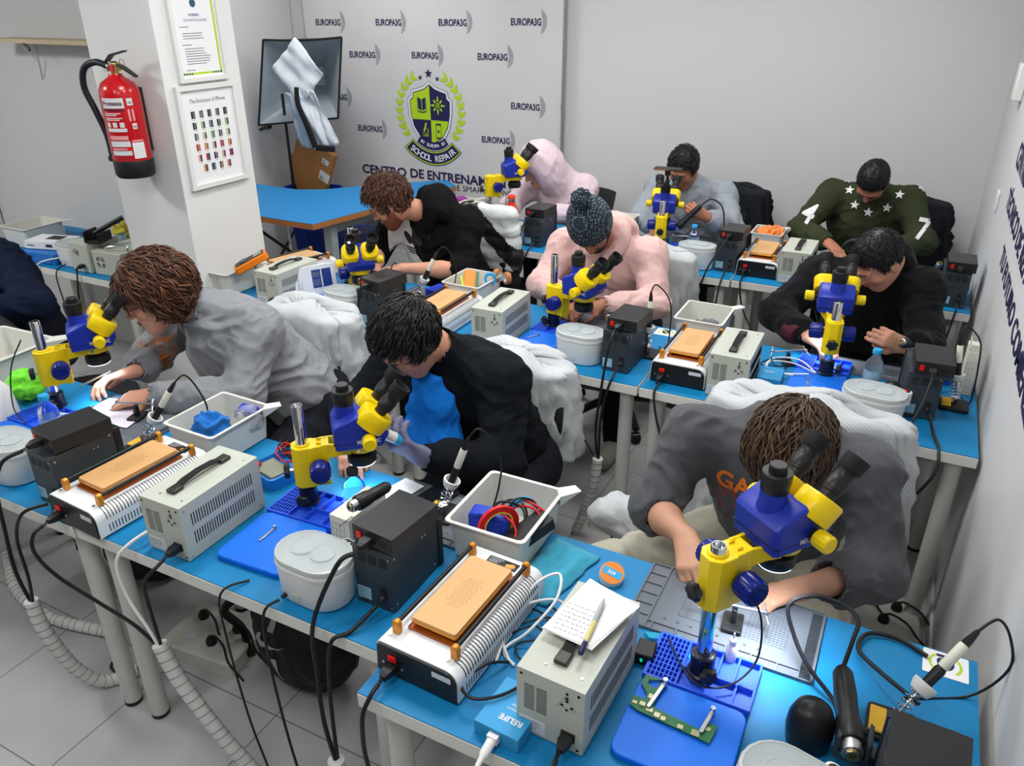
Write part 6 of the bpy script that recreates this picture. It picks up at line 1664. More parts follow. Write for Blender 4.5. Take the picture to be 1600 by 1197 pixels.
for k, (x, y, dv_, lab) in enumerate([(-2.02, 1.385, (.50, .30, .85), 'soldering iron with ivory handle beside the woman\'s white tray'),
        (-.985, 1.50, (.32, .12, .95), 'soldering iron with ivory handle behind the tray of leads'),
        (-1.985, 2.90, (.42, .15, .90), 'soldering iron with ivory handle beside the bearded man\'s forearm'),
        (-.825, 2.79, (-.02, .0, 1), 'soldering iron with ivory handle right of the bobble hat man'),
        (.262, 2.845, (-.14, .05, 1), 'soldering iron with ivory handle near the right wall, middle row'),
        (.162, 1.292, (.52, .58, .78), 'soldering iron with ivory handle nearest the camera, over the school card')]):
    own = lab.split('handle ')[1]
    t = thing('iron_stand', 'chrome coil iron stand with white funnel ' + own, 'iron stand', (x, y, Z), 0, 'soldering iron stands')
    p0 = Vector((0, .0, .03)); d = Vector(dv_).normalized()
    obj('stand_base', B().prism(rrect(-.045, -.045, .045, .045, .01), .0005, .012), 'black', t, bevel=.002)
    obj('stand_sponge', B().box(-.04, -.035, .0125, -.01, .03, .019), mat('yellow_sponge', srgb(225, 175, 60), .9), t, bevel=.002)
    pts = []; q = d.orthogonal().normalized(); c = d.cross(q)
    for i in range(84): a = i/84*2*PI*6; pts.append(p0 + d*(i/84*.072) + q*.0135*math.cos(a) + c*.0135*math.sin(a))
    obj('stand_coil', B().tube(pts, .0017, n=5, sub=1), 'chrome', t)
    obj('stand_funnel', B().lathe([(.011, .066), (.018, .070), (.023, .082), (.0235, .092), (.019, .093), (.012, .076)], p0, d, 26), 'white', t)
    obj('stand_stem', B().cyl((0, 0, .012), p0 + d*.006, .008, .0145, n=14), 'chrome', t)
    s = thing('soldering_iron', lab, 'soldering iron', (x, y, Z), 0, 'soldering irons resting in stands')
    obj('iron_tip', B().lathe([(.001, .012), (.003, .03), (.004, .068), (.0065, .070)], p0, d, 12), 'steel', s)
    obj('grip', B().lathe([(.006, .070), (.0100, .080), (.0112, .128), (.0090, .135)], p0, d, 18), 'black', s)
    obj('handle', B().lathe([(.0092, .135), (.0102, .138), (.0102, .192), (.0085, .196)], p0, d, 18), mat('ivory_handle', srgb(226, 226, 210), .4), s)
    pe = p0 + d*.196; obj('cable_boot', B().lathe([(.0082, 0), (.0078, .012), (.005, .034), (.003, .038)], pe, d, 12, flute=.1), 'black', s)
    e = pe + d*.036; sd = Vector((.04, .02, 0))
    obj('iron_cable', B().tube([e, e+d*.03+sd*.4, e+sd*1.5-Vector((0, 0, .02)), e+sd*1.9-Vector((0, 0, .10)), Vector((e.x*.6+.07, e.y+.03, .006)), Vector((.02, .09, .005))], .0028, n=8), 'rubber', s)

def folded(name, label, cat, cor, m, seed, h_=.010, amp=.012):
    """a crumpled cloth lying on something: corners in the xy plane at their height"""
    A = [np.array(q, float) for q in cor]; nu = nv = 30; V = []; F = []
    for j in range(nv+1):
        for i in range(nu+1):
            u, w = i/nu, j/nv; p = (A[0]*(1-u)+A[1]*u)*(1-w)+(A[3]*(1-u)+A[2]*u)*w
            e = min(u, 1-u, w, 1-w)*6; e = min(1, e)
            p = p + np.array([0, 0, h_*e + amp*e*(.6+noise.noise(Vector((u*4+seed, w*4, seed)))+.4*noise.noise(Vector((u*11, w*11, seed))))]); p[0] += .006*noise.noise(Vector((w*6, seed, 1))); V.append(p)
    nb_ = len(V)
    for j in range(nv):
        for i in range(nu): k = j*(nu+1)+i; F.append((k, k+1, k+nu+2, k+nu+1))
    c = A[0]; V = np.array(V)
    o = vobj(name, V, np.array(F), m, None, None, tuple(c)); o.location = tuple(c)
    md = o.modifiers.new('s', 'SOLIDIFY'); md.thickness = .003; md.offset = 1
    return tag(o, label, cat)
TQ = cloth_mat('turquoise_microfibre', srgb(62, 158, 186), bump=.6)
folded('cleaning_cloth', 'turquoise microfibre cloth folded beside the tray of leads', 'cloth', [(-.70, 1.30, .742), (-.575, 1.295, .742), (-.53, 1.52, .742), (-.66, 1.545, .742)], TQ, 3, .012, .008)
BLC = cloth_mat('blue_microfibre', srgb(30, 110, 190), bump=.6)
def clump(name, label, cat, c, r, m, seed, amp=.018, sc=28, res=.005):
    r = np.array(r, float); v = Vol(-r*1.6-.02, r*1.6+.02, res); v.ell((0, 0, 0), r, k=0); rd = random.Random(seed)
    for i in range(4): v.ell((rd.uniform(-.6, .6)*r[0], rd.uniform(-.6, .6)*r[1], rd.uniform(0, .6)*r[2]), r*rd.uniform(.35, .6), k=.015)
    V, F = v.mesh(); N = normals(V, F); V = V + N*(fbm(V, sc, seed, 2, True)*amp*.5)[:, None]
    z0 = V[:, 2].min(); o = vobj(name, V, F, m, None, None, (0, 0, z0)); o.location = (c[0], c[1], c[2])
    return tag(o, label, cat)
clump('cleaning_cloth', 'blue microfibre cloth crumpled in the woman\'s tray', 'cloth', (-1.80, 1.475, .750), (.040, .050, .050), BLC, 4, .022)
o = tag(obj('blue_case', B().box(0, 0, 0, .06, .035, .02), 'toolblue', bevel=.003, loc=(-1.775, 1.555, .852), rot=(.25, .1, .2)), 'small blue case resting on the blue cloth in the woman\'s tray', 'case'); o.location.z = .835
clump('plastic_bag', 'crumpled clear plastic bag at the lip of the woman\'s tray', 'bag', (-1.735, 1.56, .78), (.035, .035, .035), mat('crinkled_clear_plastic', (.9, .9, .92), .15, trans=.8, ior=1.2), 9, .02)
clump('orange_cloth', 'orange cloth heaped in the back row tray', 'cloth', (-.675, 4.47, .79), (.07, .05, .035), cloth_mat('orange_fleece', srgb(238, 134, 70)), 5, .02)
clump('purple_cable_bundle', 'purple cable bundle heaped in the back row tray', 'cable', (-2.58, 4.31, .80), (.05, .04, .030), cloth_mat('purple_cord', srgb(130, 50, 130)), 6, .02)
clump('grey_glove', 'crumpled grey glove in the tray right of the bobble hat man', 'glove', (-.665, 3.06, .75), (.055, .04, .025), cloth_mat('grey_rubber', srgb(110, 110, 120)), 7, .02)
clump('pink_cloth', 'coral pink cloth behind the bearded man\'s microscope', 'cloth', (-2.395, 2.96, Z+.001), (.05, .05, .060), cloth_mat('coral_cloth', srgb(225, 84, 100)), 8, .02)
clump('green_cloth', 'lime green cloth behind the first microscope', 'cloth', (-2.66, 1.43, Z+.001), (.06, .05, .045), cloth_mat('lime_cloth', srgb(120, 225, 60)), 12, .02)
# contents of the tray of leads
cs = thing('tool_case', 'blue plastic tool case standing in the tray of leads', 'case', (-.845, 1.40, .752), .15)
obj('case_shell', B().prism(rrect(0, 0, .105, .105, .012), 0, .045, axis='y'), 'toolblue', cs, bevel=.004)
obj('case_ribs', B().box(.015, -.003, .02, .09, -.0003, .09).box(.03, -.005, .10, .075, -.0003, .112), 'toolblue', cs, bevel=.002)
def roll(label, c, R0, R1, w, m, core='label', rot=(PI/2, 0, 0), grp='rolls of tape in the trays'):
    t = thing('tape_roll', label, 'tape', c, 0, grp); t.rotation_euler = rot
    ang = [2*PI*i/36 for i in range(36)]
    obj('tape_body', B().loft([[(r*math.cos(a), r*math.sin(a), z) for a in ang] for r, z in ((R1, -w/2), (R0, -w/2), (R0, w/2), (R1, w/2), (R1, -w/2))], cap=False), m, t, smooth=40)
    obj('tape_core', B().loft([[(r*math.cos(a), r*math.sin(a), z) for a in ang] for r, z in ((R1*.9, -w/2-.0005), (R1*.999, -w/2-.0005), (R1*.999, w/2+.0005), (R1*.9, w/2+.0005), (R1*.9, -w/2-.0005))], cap=False), core, t, smooth=40)
    return t
roll('red ringed yellow tape roll standing in the tray of leads', (-.765, 1.415, .835), .055, .040, .010, 'redwire', mat('yellow_core', srgb(225, 205, 60), .5), (PI/2, .1, .9))
roll('sky blue ringed tape roll standing in the tray of leads', (-.745, 1.50, .825), .045, .036, .012, 'capblue', 'label', (PI/2, .1, .9))
mt = thing('black_multimeter', 'black meter lying slanted in the tray of leads', 'meter', (-.745, 1.405, .790), .5); mt.rotation_euler = (.25, -.1, -.5)
obj('meter_body', B().prism(rrect(0, 0, .065, .125, .01), 0, .03), 'black', mt, bevel=.003)
for k in range(6):
    rd = random.Random(k); a0 = (-.82+rd.uniform(0, .06), 1.375+rd.uniform(0, .1), .80)
    o = obj('test_lead', B().tube([(0, 0, 0), (.02+rd.uniform(-.02, .02), .03, .05+.01*k*.5), (.07, .05+rd.uniform(-.02, .02), .055), (.095, .02, .03), (.085, -.015, .0)], .0032, n=8), 'redwire' if k % 2 == 0 else 'rubber', loc=a0)
    tag(o, 'red lead looped over the black meter in the tray' if k % 2 == 0 else 'black lead looped over the black meter in the tray', 'lead', 'red leads in the front tray' if k % 2 == 0 else 'black leads in the front tray')
# contents of the middle tray
o = thing('orange_multimeter', 'orange and green meter lying in the middle row tray', 'multimeter', (-1.77, 2.955, .80), .3); o.rotation_euler = (.5, .1, .5)
obj('meter_body', B().prism(rrect(0, 0, .055, .12, .01), 0, .025), 'orange', o, bevel=.004); obj('meter_side', B().prism(rrect(.056, .004, .070, .116, .004), .0, .02), mat('green_plastic', srgb(60, 110, 80), .5), o)
o = tag(obj('marker_pen', B().cyl((0, 0, 0), (-.05, .07, .02), .006, n=10), mat('lime_marker', srgb(190, 215, 60), .4), loc=(-1.765, 2.95, .83)), 'lime green marker in the middle row tray', 'pen')
for k, (x, y, c) in enumerate(((-1.665, 3.03, 'capblue'), (-1.66, 3.09, 'deskedge'), (-1.60, 3.07, 'deskedge'))):
    roll(['sky blue tape roll in the middle row tray', 'brown tape roll beside the sky blue one, middle row tray', 'brown tape roll at the lip of the middle row tray'][k], (x, y, .858), .028, .018, .022, c, 'label', (PI/2, 0, .5+k))
# orange multimeter by the column
m = thing('orange_multimeter', 'orange multimeter with grey screen propped on the tray by the column', 'multimeter', (-2.80, 2.60, .850)); m.rotation_euler = (.42, -.05, -.75)
obj('holster', B().prism(rrect(0, 0, .085, .165, .014), 0, .035), 'orange', m, bevel=.005)
obj('meter_face', B().prism(rrect(.008, .010, .077, .155, .008), .0352, .038), 'black', m, bevel=.001)
obj('meter_screen', B().box(.016, .105, .0382, .069, .146, .0395), mat('lcd_grey', srgb(140, 148, 132), .3), m)
obj('range_dial', B().cyl((.042, .052, .0382), (.042, .052, .046), .019, n=24), 'greymat', m)
# blue multimeter case at the first microscope of the black jacket man
bc = thing('blue_instrument_case', 'sky blue open case with meter and coiled red and black leads', 'case', (-1.60, 1.395, Z), -.25)
obj('case_shell', B().loft([[(x, y, z) for x, y in rrect(-s, -s, .13+s, .17+s, .015)] for z, s in ((.001, -.006), (.040, 0), (.042, -.004), (.012, -.008))], cap=False).add([(x, y, .0125) for x, y in rrect(.006, .006, .124, .164, .012)], [tuple(range(24))]), mat('sky_blue_case', srgb(34, 128, 214), .4), bc)
obj('meter_screen', B().box(.018, .015, .014, .112, .085, .040), mat('lcd_olive', srgb(128, 130, 112), .25), bc, bevel=.003)
rnd = random.Random(8)
for k in range(7):
    c = (.065+rnd.uniform(-.01, .01), .125+rnd.uniform(-.01, .01)); r_ = rnd.uniform(.028, .05); ph_ = rnd.uniform(0, 6)
    pts = [(c[0]+r_*1.2*math.cos(ph_+2*PI*i/10), c[1]+r_*.7*math.sin(ph_+2*PI*i/10), .046+.005*k+.006*math.sin(3*i)) for i in range(10)]
    o = obj('coiled_lead', B().tube(pts, .0026, n=7, closed=True), 'redwire' if k % 2 else 'rubber', bc)
pr = thing('test_probe', 'red test probe with dark tip lying across the sky blue case', 'probe', (-1.655, 1.41, .800), 0)
dd_ = Vector((.93, .02, -.10)).normalized()
obj('probe_grip', B().lathe([(.0045, 0), (.0085, .002), (.0065, .008), (.0060, .07), (.0068, .10)], (0, 0, 0), dd_, 14), mat('crimson_plastic', srgb(206, 30, 60), .4), pr)
obj('probe_tip', B().lathe([(.001, -.045), (.003, -.02), (.004, 0)], (0, 0, 0), dd_, 10), 'greymat2', pr)

# ================================================================ BOXES, PAPERS, PHONES, BOARDS
def carton_box(name, label, size, loc, rot, m, lines=(), cat='box', grp=None):
    t = thing(name, label, cat, loc, 0, grp); t.rotation_euler = rot
    obj('carton', B().box(0, 0, 0, *size), m, t, bevel=.0012); return t
kb = carton_box('toolkit_box', 'white toolkit box with blue case picture leaning on the transformer', (.235, .045, .150), (-2.480, 2.600, Z+.008), (-.22, .03, 1.12), mat('white_carton', srgb(222, 224, 226), .5))
obj('box_picture', B().box(.115, -.0006, .045, .160, -.0001, .130).box(.166, -.0006, .045, .212, -.0001, .130), mat('navy_print', srgb(30, 60, 130), .5), kb, smooth=0)
b = B(); rnd = random.Random(3)
for i in range(10): b.box(.120+.009*(i % 5), -.0010, .055+.04*(i//5), .124+.009*(i % 5), -.0007, .085+.035*(i//5))
obj('picture_tools', b, 'phone_print_grey', kb, smooth=0)
for s, x, z, h_ in (('Proskit', .026, .035, .016), ('Screwdriver bit set', .048, .035, .010), ('for electronics', .062, .035, .008)):
    v, f = text_mesh(s, h_, bold=(h_ > .012)); obj('box_lettering', B().add(v, f, X=frame((x, -.0008, z), (0, 0, 1), (-1, 0, 0))), 'inkblue', kb, smooth=0)
pk = carton_box('long_white_box', 'tall white box with printed table beside the power unit of the black jacket man', (.062, .175, .105), (-1.150, 1.222, Z+.022), (0, 0, -.05), mat('ivory_carton', srgb(216, 214, 200), .55))
pk.location = (-1.141, 1.226, Z+.0215)
pk.children[0].scale = (1, .84, 1)
for s, x, y, h_ in (('Proskit', .040, .095, .016), ('MC PROCESSOR', .018, .100, .006), ('Screwdriver', .055, .020, .010)):
    v, f = text_mesh(s, h_, bold=True); obj('box_lettering', B().add(v, f, X=frame((x, y, .1056), (0, -1, 0) if h_ < .015 else (0, -1, 0), (1, 0, 0))), 'ink', pk, smooth=0)
b = B()
for k in range(4): b.box(.006+k*.013, -.0006, .012, .0066+k*.013, -.0001, .085)
for k in range(5): b.box(.006, -.0006, .012+k*.018, .046, -.0001, .0126+k*.018)
obj('printed_table', b, 'phone_print_grey', pk, smooth=0)
wb = carton_box('upright_white_box', 'upright open white box with printed table against the right wall', (.040, .11, .165), (.275, 2.965, Z), (0, 0, 0), mat('ivory_carton', (0,)*3))
obj('box_flap', B().box(.0, .0, .1655, .0015, .05, .205).box(.004, .002, .1655, .036, .0035, .19), 'ivory_carton', wb, smooth=0)
b = B()
for k in range(4): b.box(.004+k*.0105, -.0006, .01, .0046+k*.0105, -.0001, .125)
for k in range(6): b.box(.004, -.0006, .01+k*.023, .036, -.0001, .0106+k*.023)
obj('printed_table', b, 'phone_print_grey', wb, smooth=0)
bb = carton_box('blue_adapter_box', 'sky blue box with white print and white plug beside the front separator', (.098, .125, .034), (-.555, .918, Z), (0, 0, -.06), 'boxblue')
X = frame((.088, .040, .0346), (-1, 0, 0), (0, -1, 0)); v, f = text_mesh('RELIFE', .018, bold=True); obj('box_lettering', B().add(v, f, X=X), 'inkwhite', bb, smooth=0)
v, f = text_mesh('RL-304', .009); obj('box_lettering', B().add(v, f, X=frame((.072, .072, .0346), (-1, 0, 0), (0, -1, 0))), 'inkwhite', bb, smooth=0)
v, f = text_mesh('Power adapter', .008); obj('box_lettering', B().add(v, f, X=frame((.088, .060, .0346), (-1, 0, 0), (0, -1, 0))), 'inkwhite', bb, smooth=0)
obj('white_plug', B().box(.036, -.012, .008, .058, -.0005, .026).lathe([(.010, 0), (.0095, .03), (.006, .036), (.005, .055), (.003, .06)], (.047, -.012, .016), (.05, -1, -.15), 12), 'whitewire', bb)
b2 = carton_box('blue_adapter_box', 'sky blue box beside the charcoal man\'s head, before the hooded jacket man', (.085, .11, .035), (-.385, 2.705, Z), (0, 0, .05), 'boxblue')
v, f = text_mesh('RELIFE', .012, bold=True); obj('box_lettering', B().add(v, f, X=frame((.02, .06, .0356), (1, 0, 0), (0, 1, 0))), 'inkwhite', b2, smooth=0)
bs3 = carton_box('blue_tool_case', 'deep blue plastic case behind the bearded man\'s station', (.115, .10, .035), (-2.03, 2.985, Z), (0, 0, -.2), 'toolblue', cat='case'); bs3.location = (-1.99, 2.975, Z)
bs4 = carton_box('blue_tool_case', 'deep blue plastic case near the right wall, middle row', (.06, .08, .05), (.185, 3.02, Z), (0, 0, 0), 'toolblue', cat='case')
bs5 = carton_box('blue_tool_case', 'deep blue plastic case near the right wall, back row', (.075, .09, .05), (.235, 4.22, Z), (0, 0, 0), 'toolblue', cat='case')
bs6 = carton_box('blue_tool_case', 'deep blue plastic case between the pink hood person and the bobble hat', (.09, .10, .035), (-1.83, 4.22, Z), (0, 0, 0.2), 'toolblue', cat='case')
# paper pad with writing and pen on the front transformer
zt = Z+.162+.0200
pp = thing('paper_notes', 'white paper pad with handwriting on the front transformer', 'paper', (-.478, 1.045, zt), 0)
for k in range(3): obj('paper_sheet', B().prism([(0+.002*k, .01), (.108-.003*k, 0+.003*k), (.150, .155-.004*k), (.03, .185)], .0006+.0009*k, .0013+.0009*k), 'paper', pp, smooth=0)
b = B(); rnd = random.Random(6)
for r in range(7):
    x = .018; y = .022+r*.0125
    while x < .085:
        l_ = rnd.uniform(.004, .012); pts = [(x+l_*i/6, y+rnd.uniform(-.0018, .0018)-.04*(x), .0036) for i in range(7)]; b.tube(pts, .00035, n=3, sub=2); x += l_+.0035
obj('handwriting', b, 'inkblue', pp, smooth=0)
pn = thing('gel_pen', 'clear gel pen with dark cap lying on the handwritten paper', 'pen', (-.383, 1.020, zt+.0078), 0)
dp = Vector((-.08, 1, .015)).normalized()
obj('pen_barrel', B().lathe([(.0048, .030), (.0052, .034), (.0052, .135), (.0035, .150), (.001, .158)], (0, 0, 0), dp, 14), mat('frosted_pen', srgb(190, 196, 200), .2, trans=.3), pn)
obj('pen_grip', B().lathe([(.0054, .035), (.0056, .037), (.0056, .085), (.0054, .087)], (0, 0, 0), dp, 14), mat('yellow_label_band', srgb(206, 196, 130), .4), pn)
obj('pen_cap', B().lathe([(.0040, 0), (.0056, .002), (.0056, .030), (.0050, .031)], (0, 0, 0), dp, 14), mat('navy_plastic', srgb(24, 28, 70), .3), pn)
# logic board with two clamps on the big blue mat
pb = thing('phone_logic_board', 'green L-shaped phone logic board clamped on the nearest blue mat', 'circuit board', (-.305, 1.080, Z+.0215))
G = mat('green_pcb', srgb(40, 110, 62), .45); S = mat('chip_shield', srgb(170, 165, 135), .35, metal=.6)
obj('board', B().prism([(.0, .02), (.02, .012), (.165, .0), (.170, .045), (.150, .047), (.145, .022), (.045, .034), (.046, .075), (.052, .098), (.040, .100), (.036, .080), (.018, .084), (.016, .096), (.044, .108), (.006, .108), (.004, .082), (.024, .060), (.026, .045), (.0, .045)], 0, .0012), G, pb, smooth=0)
b = B(); rnd = random.Random(9)
for x, y, w, h_ in ((.004, .024, .010, .008), (.018, .026, .012, .010), (.034, .018, .014, .010), (.052, .012, .012, .012), (.066, .010, .010, .010), (.10, .006, .012, .010), (.128, .003, .016, .014), (.028, .05, .010, .012), (.150, .025, .010, .01)): b.box(x, y, .0013, x+w, y+h_, .0028)
obj('chips', b, S, pb, bevel=.0004)
b = B()
for i in range(60): x = rnd.uniform(.02, .155); y = .022-.12*x+rnd.uniform(-.004, .010); b.box(x, y, .0012, x+.0016, y+.001, .0018)
obj('components', b, mat('small_components', srgb(60, 58, 50), .5), pb, smooth=0)
for x, y, dx, dy, lab in ((-.268, 1.105, .012, .075, 'steel clamp at the left end of the green board'), (-.160, 1.093, .008, .060, 'steel clamp at the right end of the green board')):
    c = thing('steel_clamp', lab, 'clamp', (x, y, Z+.0165), 0, 'steel clamps on the nearest mat')
    obj('clamp_bar', B().prism([(-.004, 0), (.004, 0), (dx+.004, dy), (dx-.004, dy)], .0085, .0125), 'steel', c, bevel=.0008)
    obj('clamp_screw', B().cyl((dx, dy, .0002), (dx, dy, .020), .0052, n=14), 'steel', c)
def clamps(pts, own):
    for k, (x, y, dx, dy) in enumerate(pts):
        c = thing('steel_clamp', ('left' if k == 0 else 'right') + ' steel clamp on the blue mat ' + own, 'clamp', (x, y, Z+.0165), 0, 'steel clamps on the other blue mats')
        obj('clamp_bar', B().prism([(-.0035, 0), (.0035, 0), (dx+.0035, dy), (dx-.0035, dy)], .0006, .0035), 'steel', c, bevel=.0008)
        obj('clamp_screw', B().cyl((dx, dy, .0002), (dx, dy, .010), .0045, n=12), 'steel', c)
clamps([(-1.335, 1.165, .0, .06), (-1.235, 1.150, .055, .055)], 'before man in black jacket'); clamps([(-1.31, 2.69, .03, .05), (-1.17, 2.66, .02, .05)], 'before man in bobble hat'); clamps([(-.21, 2.75, -.01, .05), (-.10, 2.73, .02, .045)], 'before man in black hooded jacket')
def pens(label, a, c, m, r=.004, z=0, name='tweezers', cat='tweezers'):
    return tag(obj(name, B().cyl(a, c, r, r*.5, n=8), m), label, cat)
roll('white tape roll with orange and blue label on the front table', (-.475, 1.455, Z+.016), .030, .024, .022, 'white', 'white', (.35, .25, 0), 'flux tape')
tl = obj('flux_label', B().cyl((0, 0, .0), (0, 0, .0008), .0295, n=30), mat('orange_label', srgb(226, 130, 40), .5)); tl.parent = [o for o in bpy.data.objects if o.get('label', '').startswith('white tape roll with orange')][0]; tl.location = (0, 0, .0120)
l2 = obj('label_band', B().box(-.024, -.010, .0009, .024, .010, .0014), 'capblue', tl, smooth=0); v, f = text_mesh('559', .013, bold=True); obj('label_number', B().add([(a-.011, c-.005, .0018) for a, c, _ in v], f), 'inkwhite', tl, smooth=0)
sc = thing('school_card', 'white card with the school crest near the right wall, front row', 'card', (.212, 1.484, Z+.0003), 0)
obj('card', B().prism(rrect(0, 0, .088, .074, .004), 0, .0006), 'paper', sc, smooth=0)
g = B()
for s in (-1, 1):
    for i in range(7):
        a = -.7+1.5*i/6; g.add([(q[0], q[1], .0008) for q in leaf(.044+s*.030*math.cos(a), .038+.030*math.sin(a), .010, .005, a*s+1)], [tuple(range(20))])
obj('laurel', g, 'lime', sc, smooth=0)
v, f = fan([((x-cx0)*.09+.044, (z-1.215)*.09+.040, .0009) for x, z, _ in shield(1.0)]); v = [(a, c, .0009) for a, c, *_ in v]
obj('crest', B().add(v, f), 'inkblue', sc, smooth=0); obj('crest_ribbon', B().box(.026, .058, .0008, .062, .066, .001), 'inkblue', sc, smooth=0); obj('crest_quarter', B().box(.034, .040, .0010, .044, .052, .0012).box(.044, .026, .0010, .053, .040, .0012), 'lime', sc, smooth=0)
s2 = copy_tree(sc); s2['label'] = 'white card with the school crest beside the bobble hat man\'s soldering iron'; s2.location = (-.872, 3.01, Z+.0003)
ph_ = thing('smartphone', 'black smartphone behind the power unit of the black jacket man', 'phone', (-1.10, 1.475, Z+.0085), -.25)
obj('phone_body', B().prism(rrect(0, 0, .078, .150, .010), 0, .008), 'black', ph_, bevel=.0015); obj('phone_screen', B().prism(rrect(.003, .004, .075, .146, .008), .0081, .0085), 'lens', ph_, smooth=0)
pq = tag(obj('printed_slip', B().prism([(0, 0), (.075, .01), (.065, .15), (-.008, .14)], 0, .0006), 'paper', loc=(-1.205, 1.46, Z+.0085)), 'white printed slip beside the black smartphone', 'paper'); pq.rotation_euler = (0, 0, -.3)
pw = tag(obj('white_sheet', B().prism([(0, 0), (.21, .03), (.17, .19), (-.03, .15)], 0, .0006), mat('lilac_white_paper', srgb(222, 216, 230), .8), loc=(-2.37, 1.40, Z+.0082)), 'white sheet under the woman\'s hands', 'paper')
sy = thing('flux_syringe', 'clear flux syringe pointing at the woman\'s hands', 'syringe', (-2.44, 1.385, Z+.014), 0)
dsy = Vector((.92, .25, -.02)).normalized()
obj('syringe_barrel', B().lathe([(.0075, 0), (.0075, .06), (.003, .066), (.002, .075)], (0, 0, 0), dsy, 14), 'white', sy); obj('syringe_needle', B().lathe([(.0008, .075), (.0006, .11)], (0, 0, 0), dsy, 8), 'steel', sy); obj('plunger', B().lathe([(.009, -.02), (.009, -.017), (.003, -.017), (.003, 0)], (0, 0, 0), dsy, 12), 'label', sy)
def third_hand(x, y, a, z, lab):
    t = thing('board_holder', lab, 'holder', (x, y, z), a, 'metal board holders')
    obj('holder_base', B().prism(rrect(-.022, -.032, .022, .032, .004), 0, .008).box(-.006, -.008, .008, .006, .008, .045), 'black', t, bevel=.0015)
    obj('cross_rod', B().cyl((-.07, 0, .050), (.07, 0, .056), .0032, n=10), 'steel', t)
    for s in (-1, 1):
        j = obj('clamp_joint', B().ball((s*.065, 0, .053), .0075, 10).cyl((s*.065, 0, .053), (s*.075, -.02, .040), .0028, n=8).cyl((s*.065, -.005, .053), (s*.06, .018, .064), .0022, n=8), 'steel', t)
    return t
third_hand(-.175, 1.43, .1, Z+.0085, 'metal board holder with black base behind the nearest microscope'); third_hand(-.315, 2.955, .5, Z+.0003, 'metal board holder left of the hooded jacket man\'s microscope')
third_hand(-1.12, 4.33, .1, Z+.0085, 'metal board holder before man in grey sweater'); third_hand(-2.19, 1.50, .3, Z+.0085, 'black based board holder by the woman\'s left forearm')
o = thing('dropper_bottle', 'small white dropper bottle behind the nearest microscope pole', 'bottle', (-.155, 1.325, Z+.001))
obj('dropper_body', B().lathe([(.012, 0), (.0125, .002), (.0125, .040), (.007, .048)], n=20), 'white', o); obj('dropper_cap', B().lathe([(.0078, .048), (.0078, .060), (.0025, .064), (.0015, .078)], n=16), 'white', o)
# brush / tweezer in clear cyan sleeve, digital meter
o = tag(obj('cyan_tool_packet', B().loft([[(0, 0, 0), (.02, -.006, 0), (.02, -.006, .008), (0, 0, .008)], [(.06, .05, 0), (.075, .04, 0), (.075, .04, .012), (.06, .05, .012)], [(.13, .02, 0), (.135, .005, 0), (.135, .005, .006), (.13, .02, .006)]]), mat('cyan_packet', srgb(60, 190, 225), .15, trans=.3), loc=(-.345, 1.318, Z+.0005)), 'cyan plastic tool packet beside the front transformer', 'packet'); o.rotation_euler = (0, 0, -.45)
o = thing('mini_meter', 'small black device with green digits beside the front transformer', 'meter', (-.338, 1.225, Z), .1)
obj('device_body', B().box(0, 0, .0005, .040, .05, .03), 'black', o, bevel=.003); v, f = text_mesh('9', .014, bold=True); obj('green_digit', B().add(v, f, X=frame((.012, -.0006, .010), (1, 0, 0), (0, 0, 1))), mat('green_led', (.0, .5, .35), .4, emit=(0, .9, .6), estr=.8), o, smooth=0)
# black dome and hot air handpieces
o = tag(obj('rubber_dome', B().lathe([(.034, 0), (.040, .004), (.044, .035), (.042, .062), (.034, .084), (.020, .097), (.0, .101)], n=40), mat('matt_black_dome', (.010, .010, .011), .38), smooth=80, loc=(.022, 1.190, Z)), 'black rubber dome on the table nearest the camera', 'dome')
o = tag(obj('rubber_dome', B().lathe([(.030, 0), (.036, .004), (.038, .03), (.034, .055), (.02, .07), (.0, .074)], n=32), 'matt_black_dome', smooth=80, loc=(.060, 2.79, Z)), 'black rubber dome behind the cleaner of the hooded jacket man', 'dome')
o = tag(obj('rubber_dome', B().lathe([(.030, 0), (.040, .006), (.048, .04), (.045, .07), (.03, .09), (.0, .098)], n=32), 'matt_black_dome', smooth=80, loc=(.262, 4.10, Z)), 'black rubber dome beside the back row station at the right wall', 'dome')
def handpiece(label, p, d, parent_grp='hot air handpieces', ln=.155, z=0):
    t = thing('hot_air_handpiece', label, 'handpiece', p, 0, parent_grp); d = Vector(d).normalized()
    obj('handle_body', B().lathe([(.010, ln), (.0150, ln-.01), (.0165, ln-.05), (.0155, .065), (.0190, .050), (.0200, .022), (.0185, .018)], (0, 0, 0), d, 28), 'black', t, smooth=50)
    obj('nozzle_sleeve', B().lathe([(.0120, .018), (.0150, .0175), (.0150, .006), (.0140, .001), (.0115, .0), (.0110, .010)], (0, 0, 0), d, 28), 'steel', t, smooth=50)
    obj('nozzle', B().lathe([(.0112, .002), (.0112, -.002), (.0100, -.004), (.0050, -.004), (.0045, .004)], (0, 0, 0), d, 24), mat('brass_nozzle', srgb(170, 150, 105), .25, metal=.9), t)
    e = d*ln
    return t, e
CBL = ((.066, 1.37, .86), (.068, 1.40, .885), (.039, 1.42, .897), (-.024, 1.42, .898), (-.066, 1.40, .873), (-.045, 1.38, .819), (-.005, 1.34, .784), (.056, 1.30, .752), (.075, 1.24, .747))
t, e = handpiece('hot air handpiece in its grey holder nearest the camera, nozzle facing the camera', (.098, 1.135, Z+.066), (-.16, .80, .02)); t.scale = (1.3, 1.3, 1.3)
obj('air_cable', B().tube([e] + [(Vector(q)-Vector((.098, 1.135, Z+.066)))/1.3 for q in CBL], .0036, n=10), 'rubber', t)
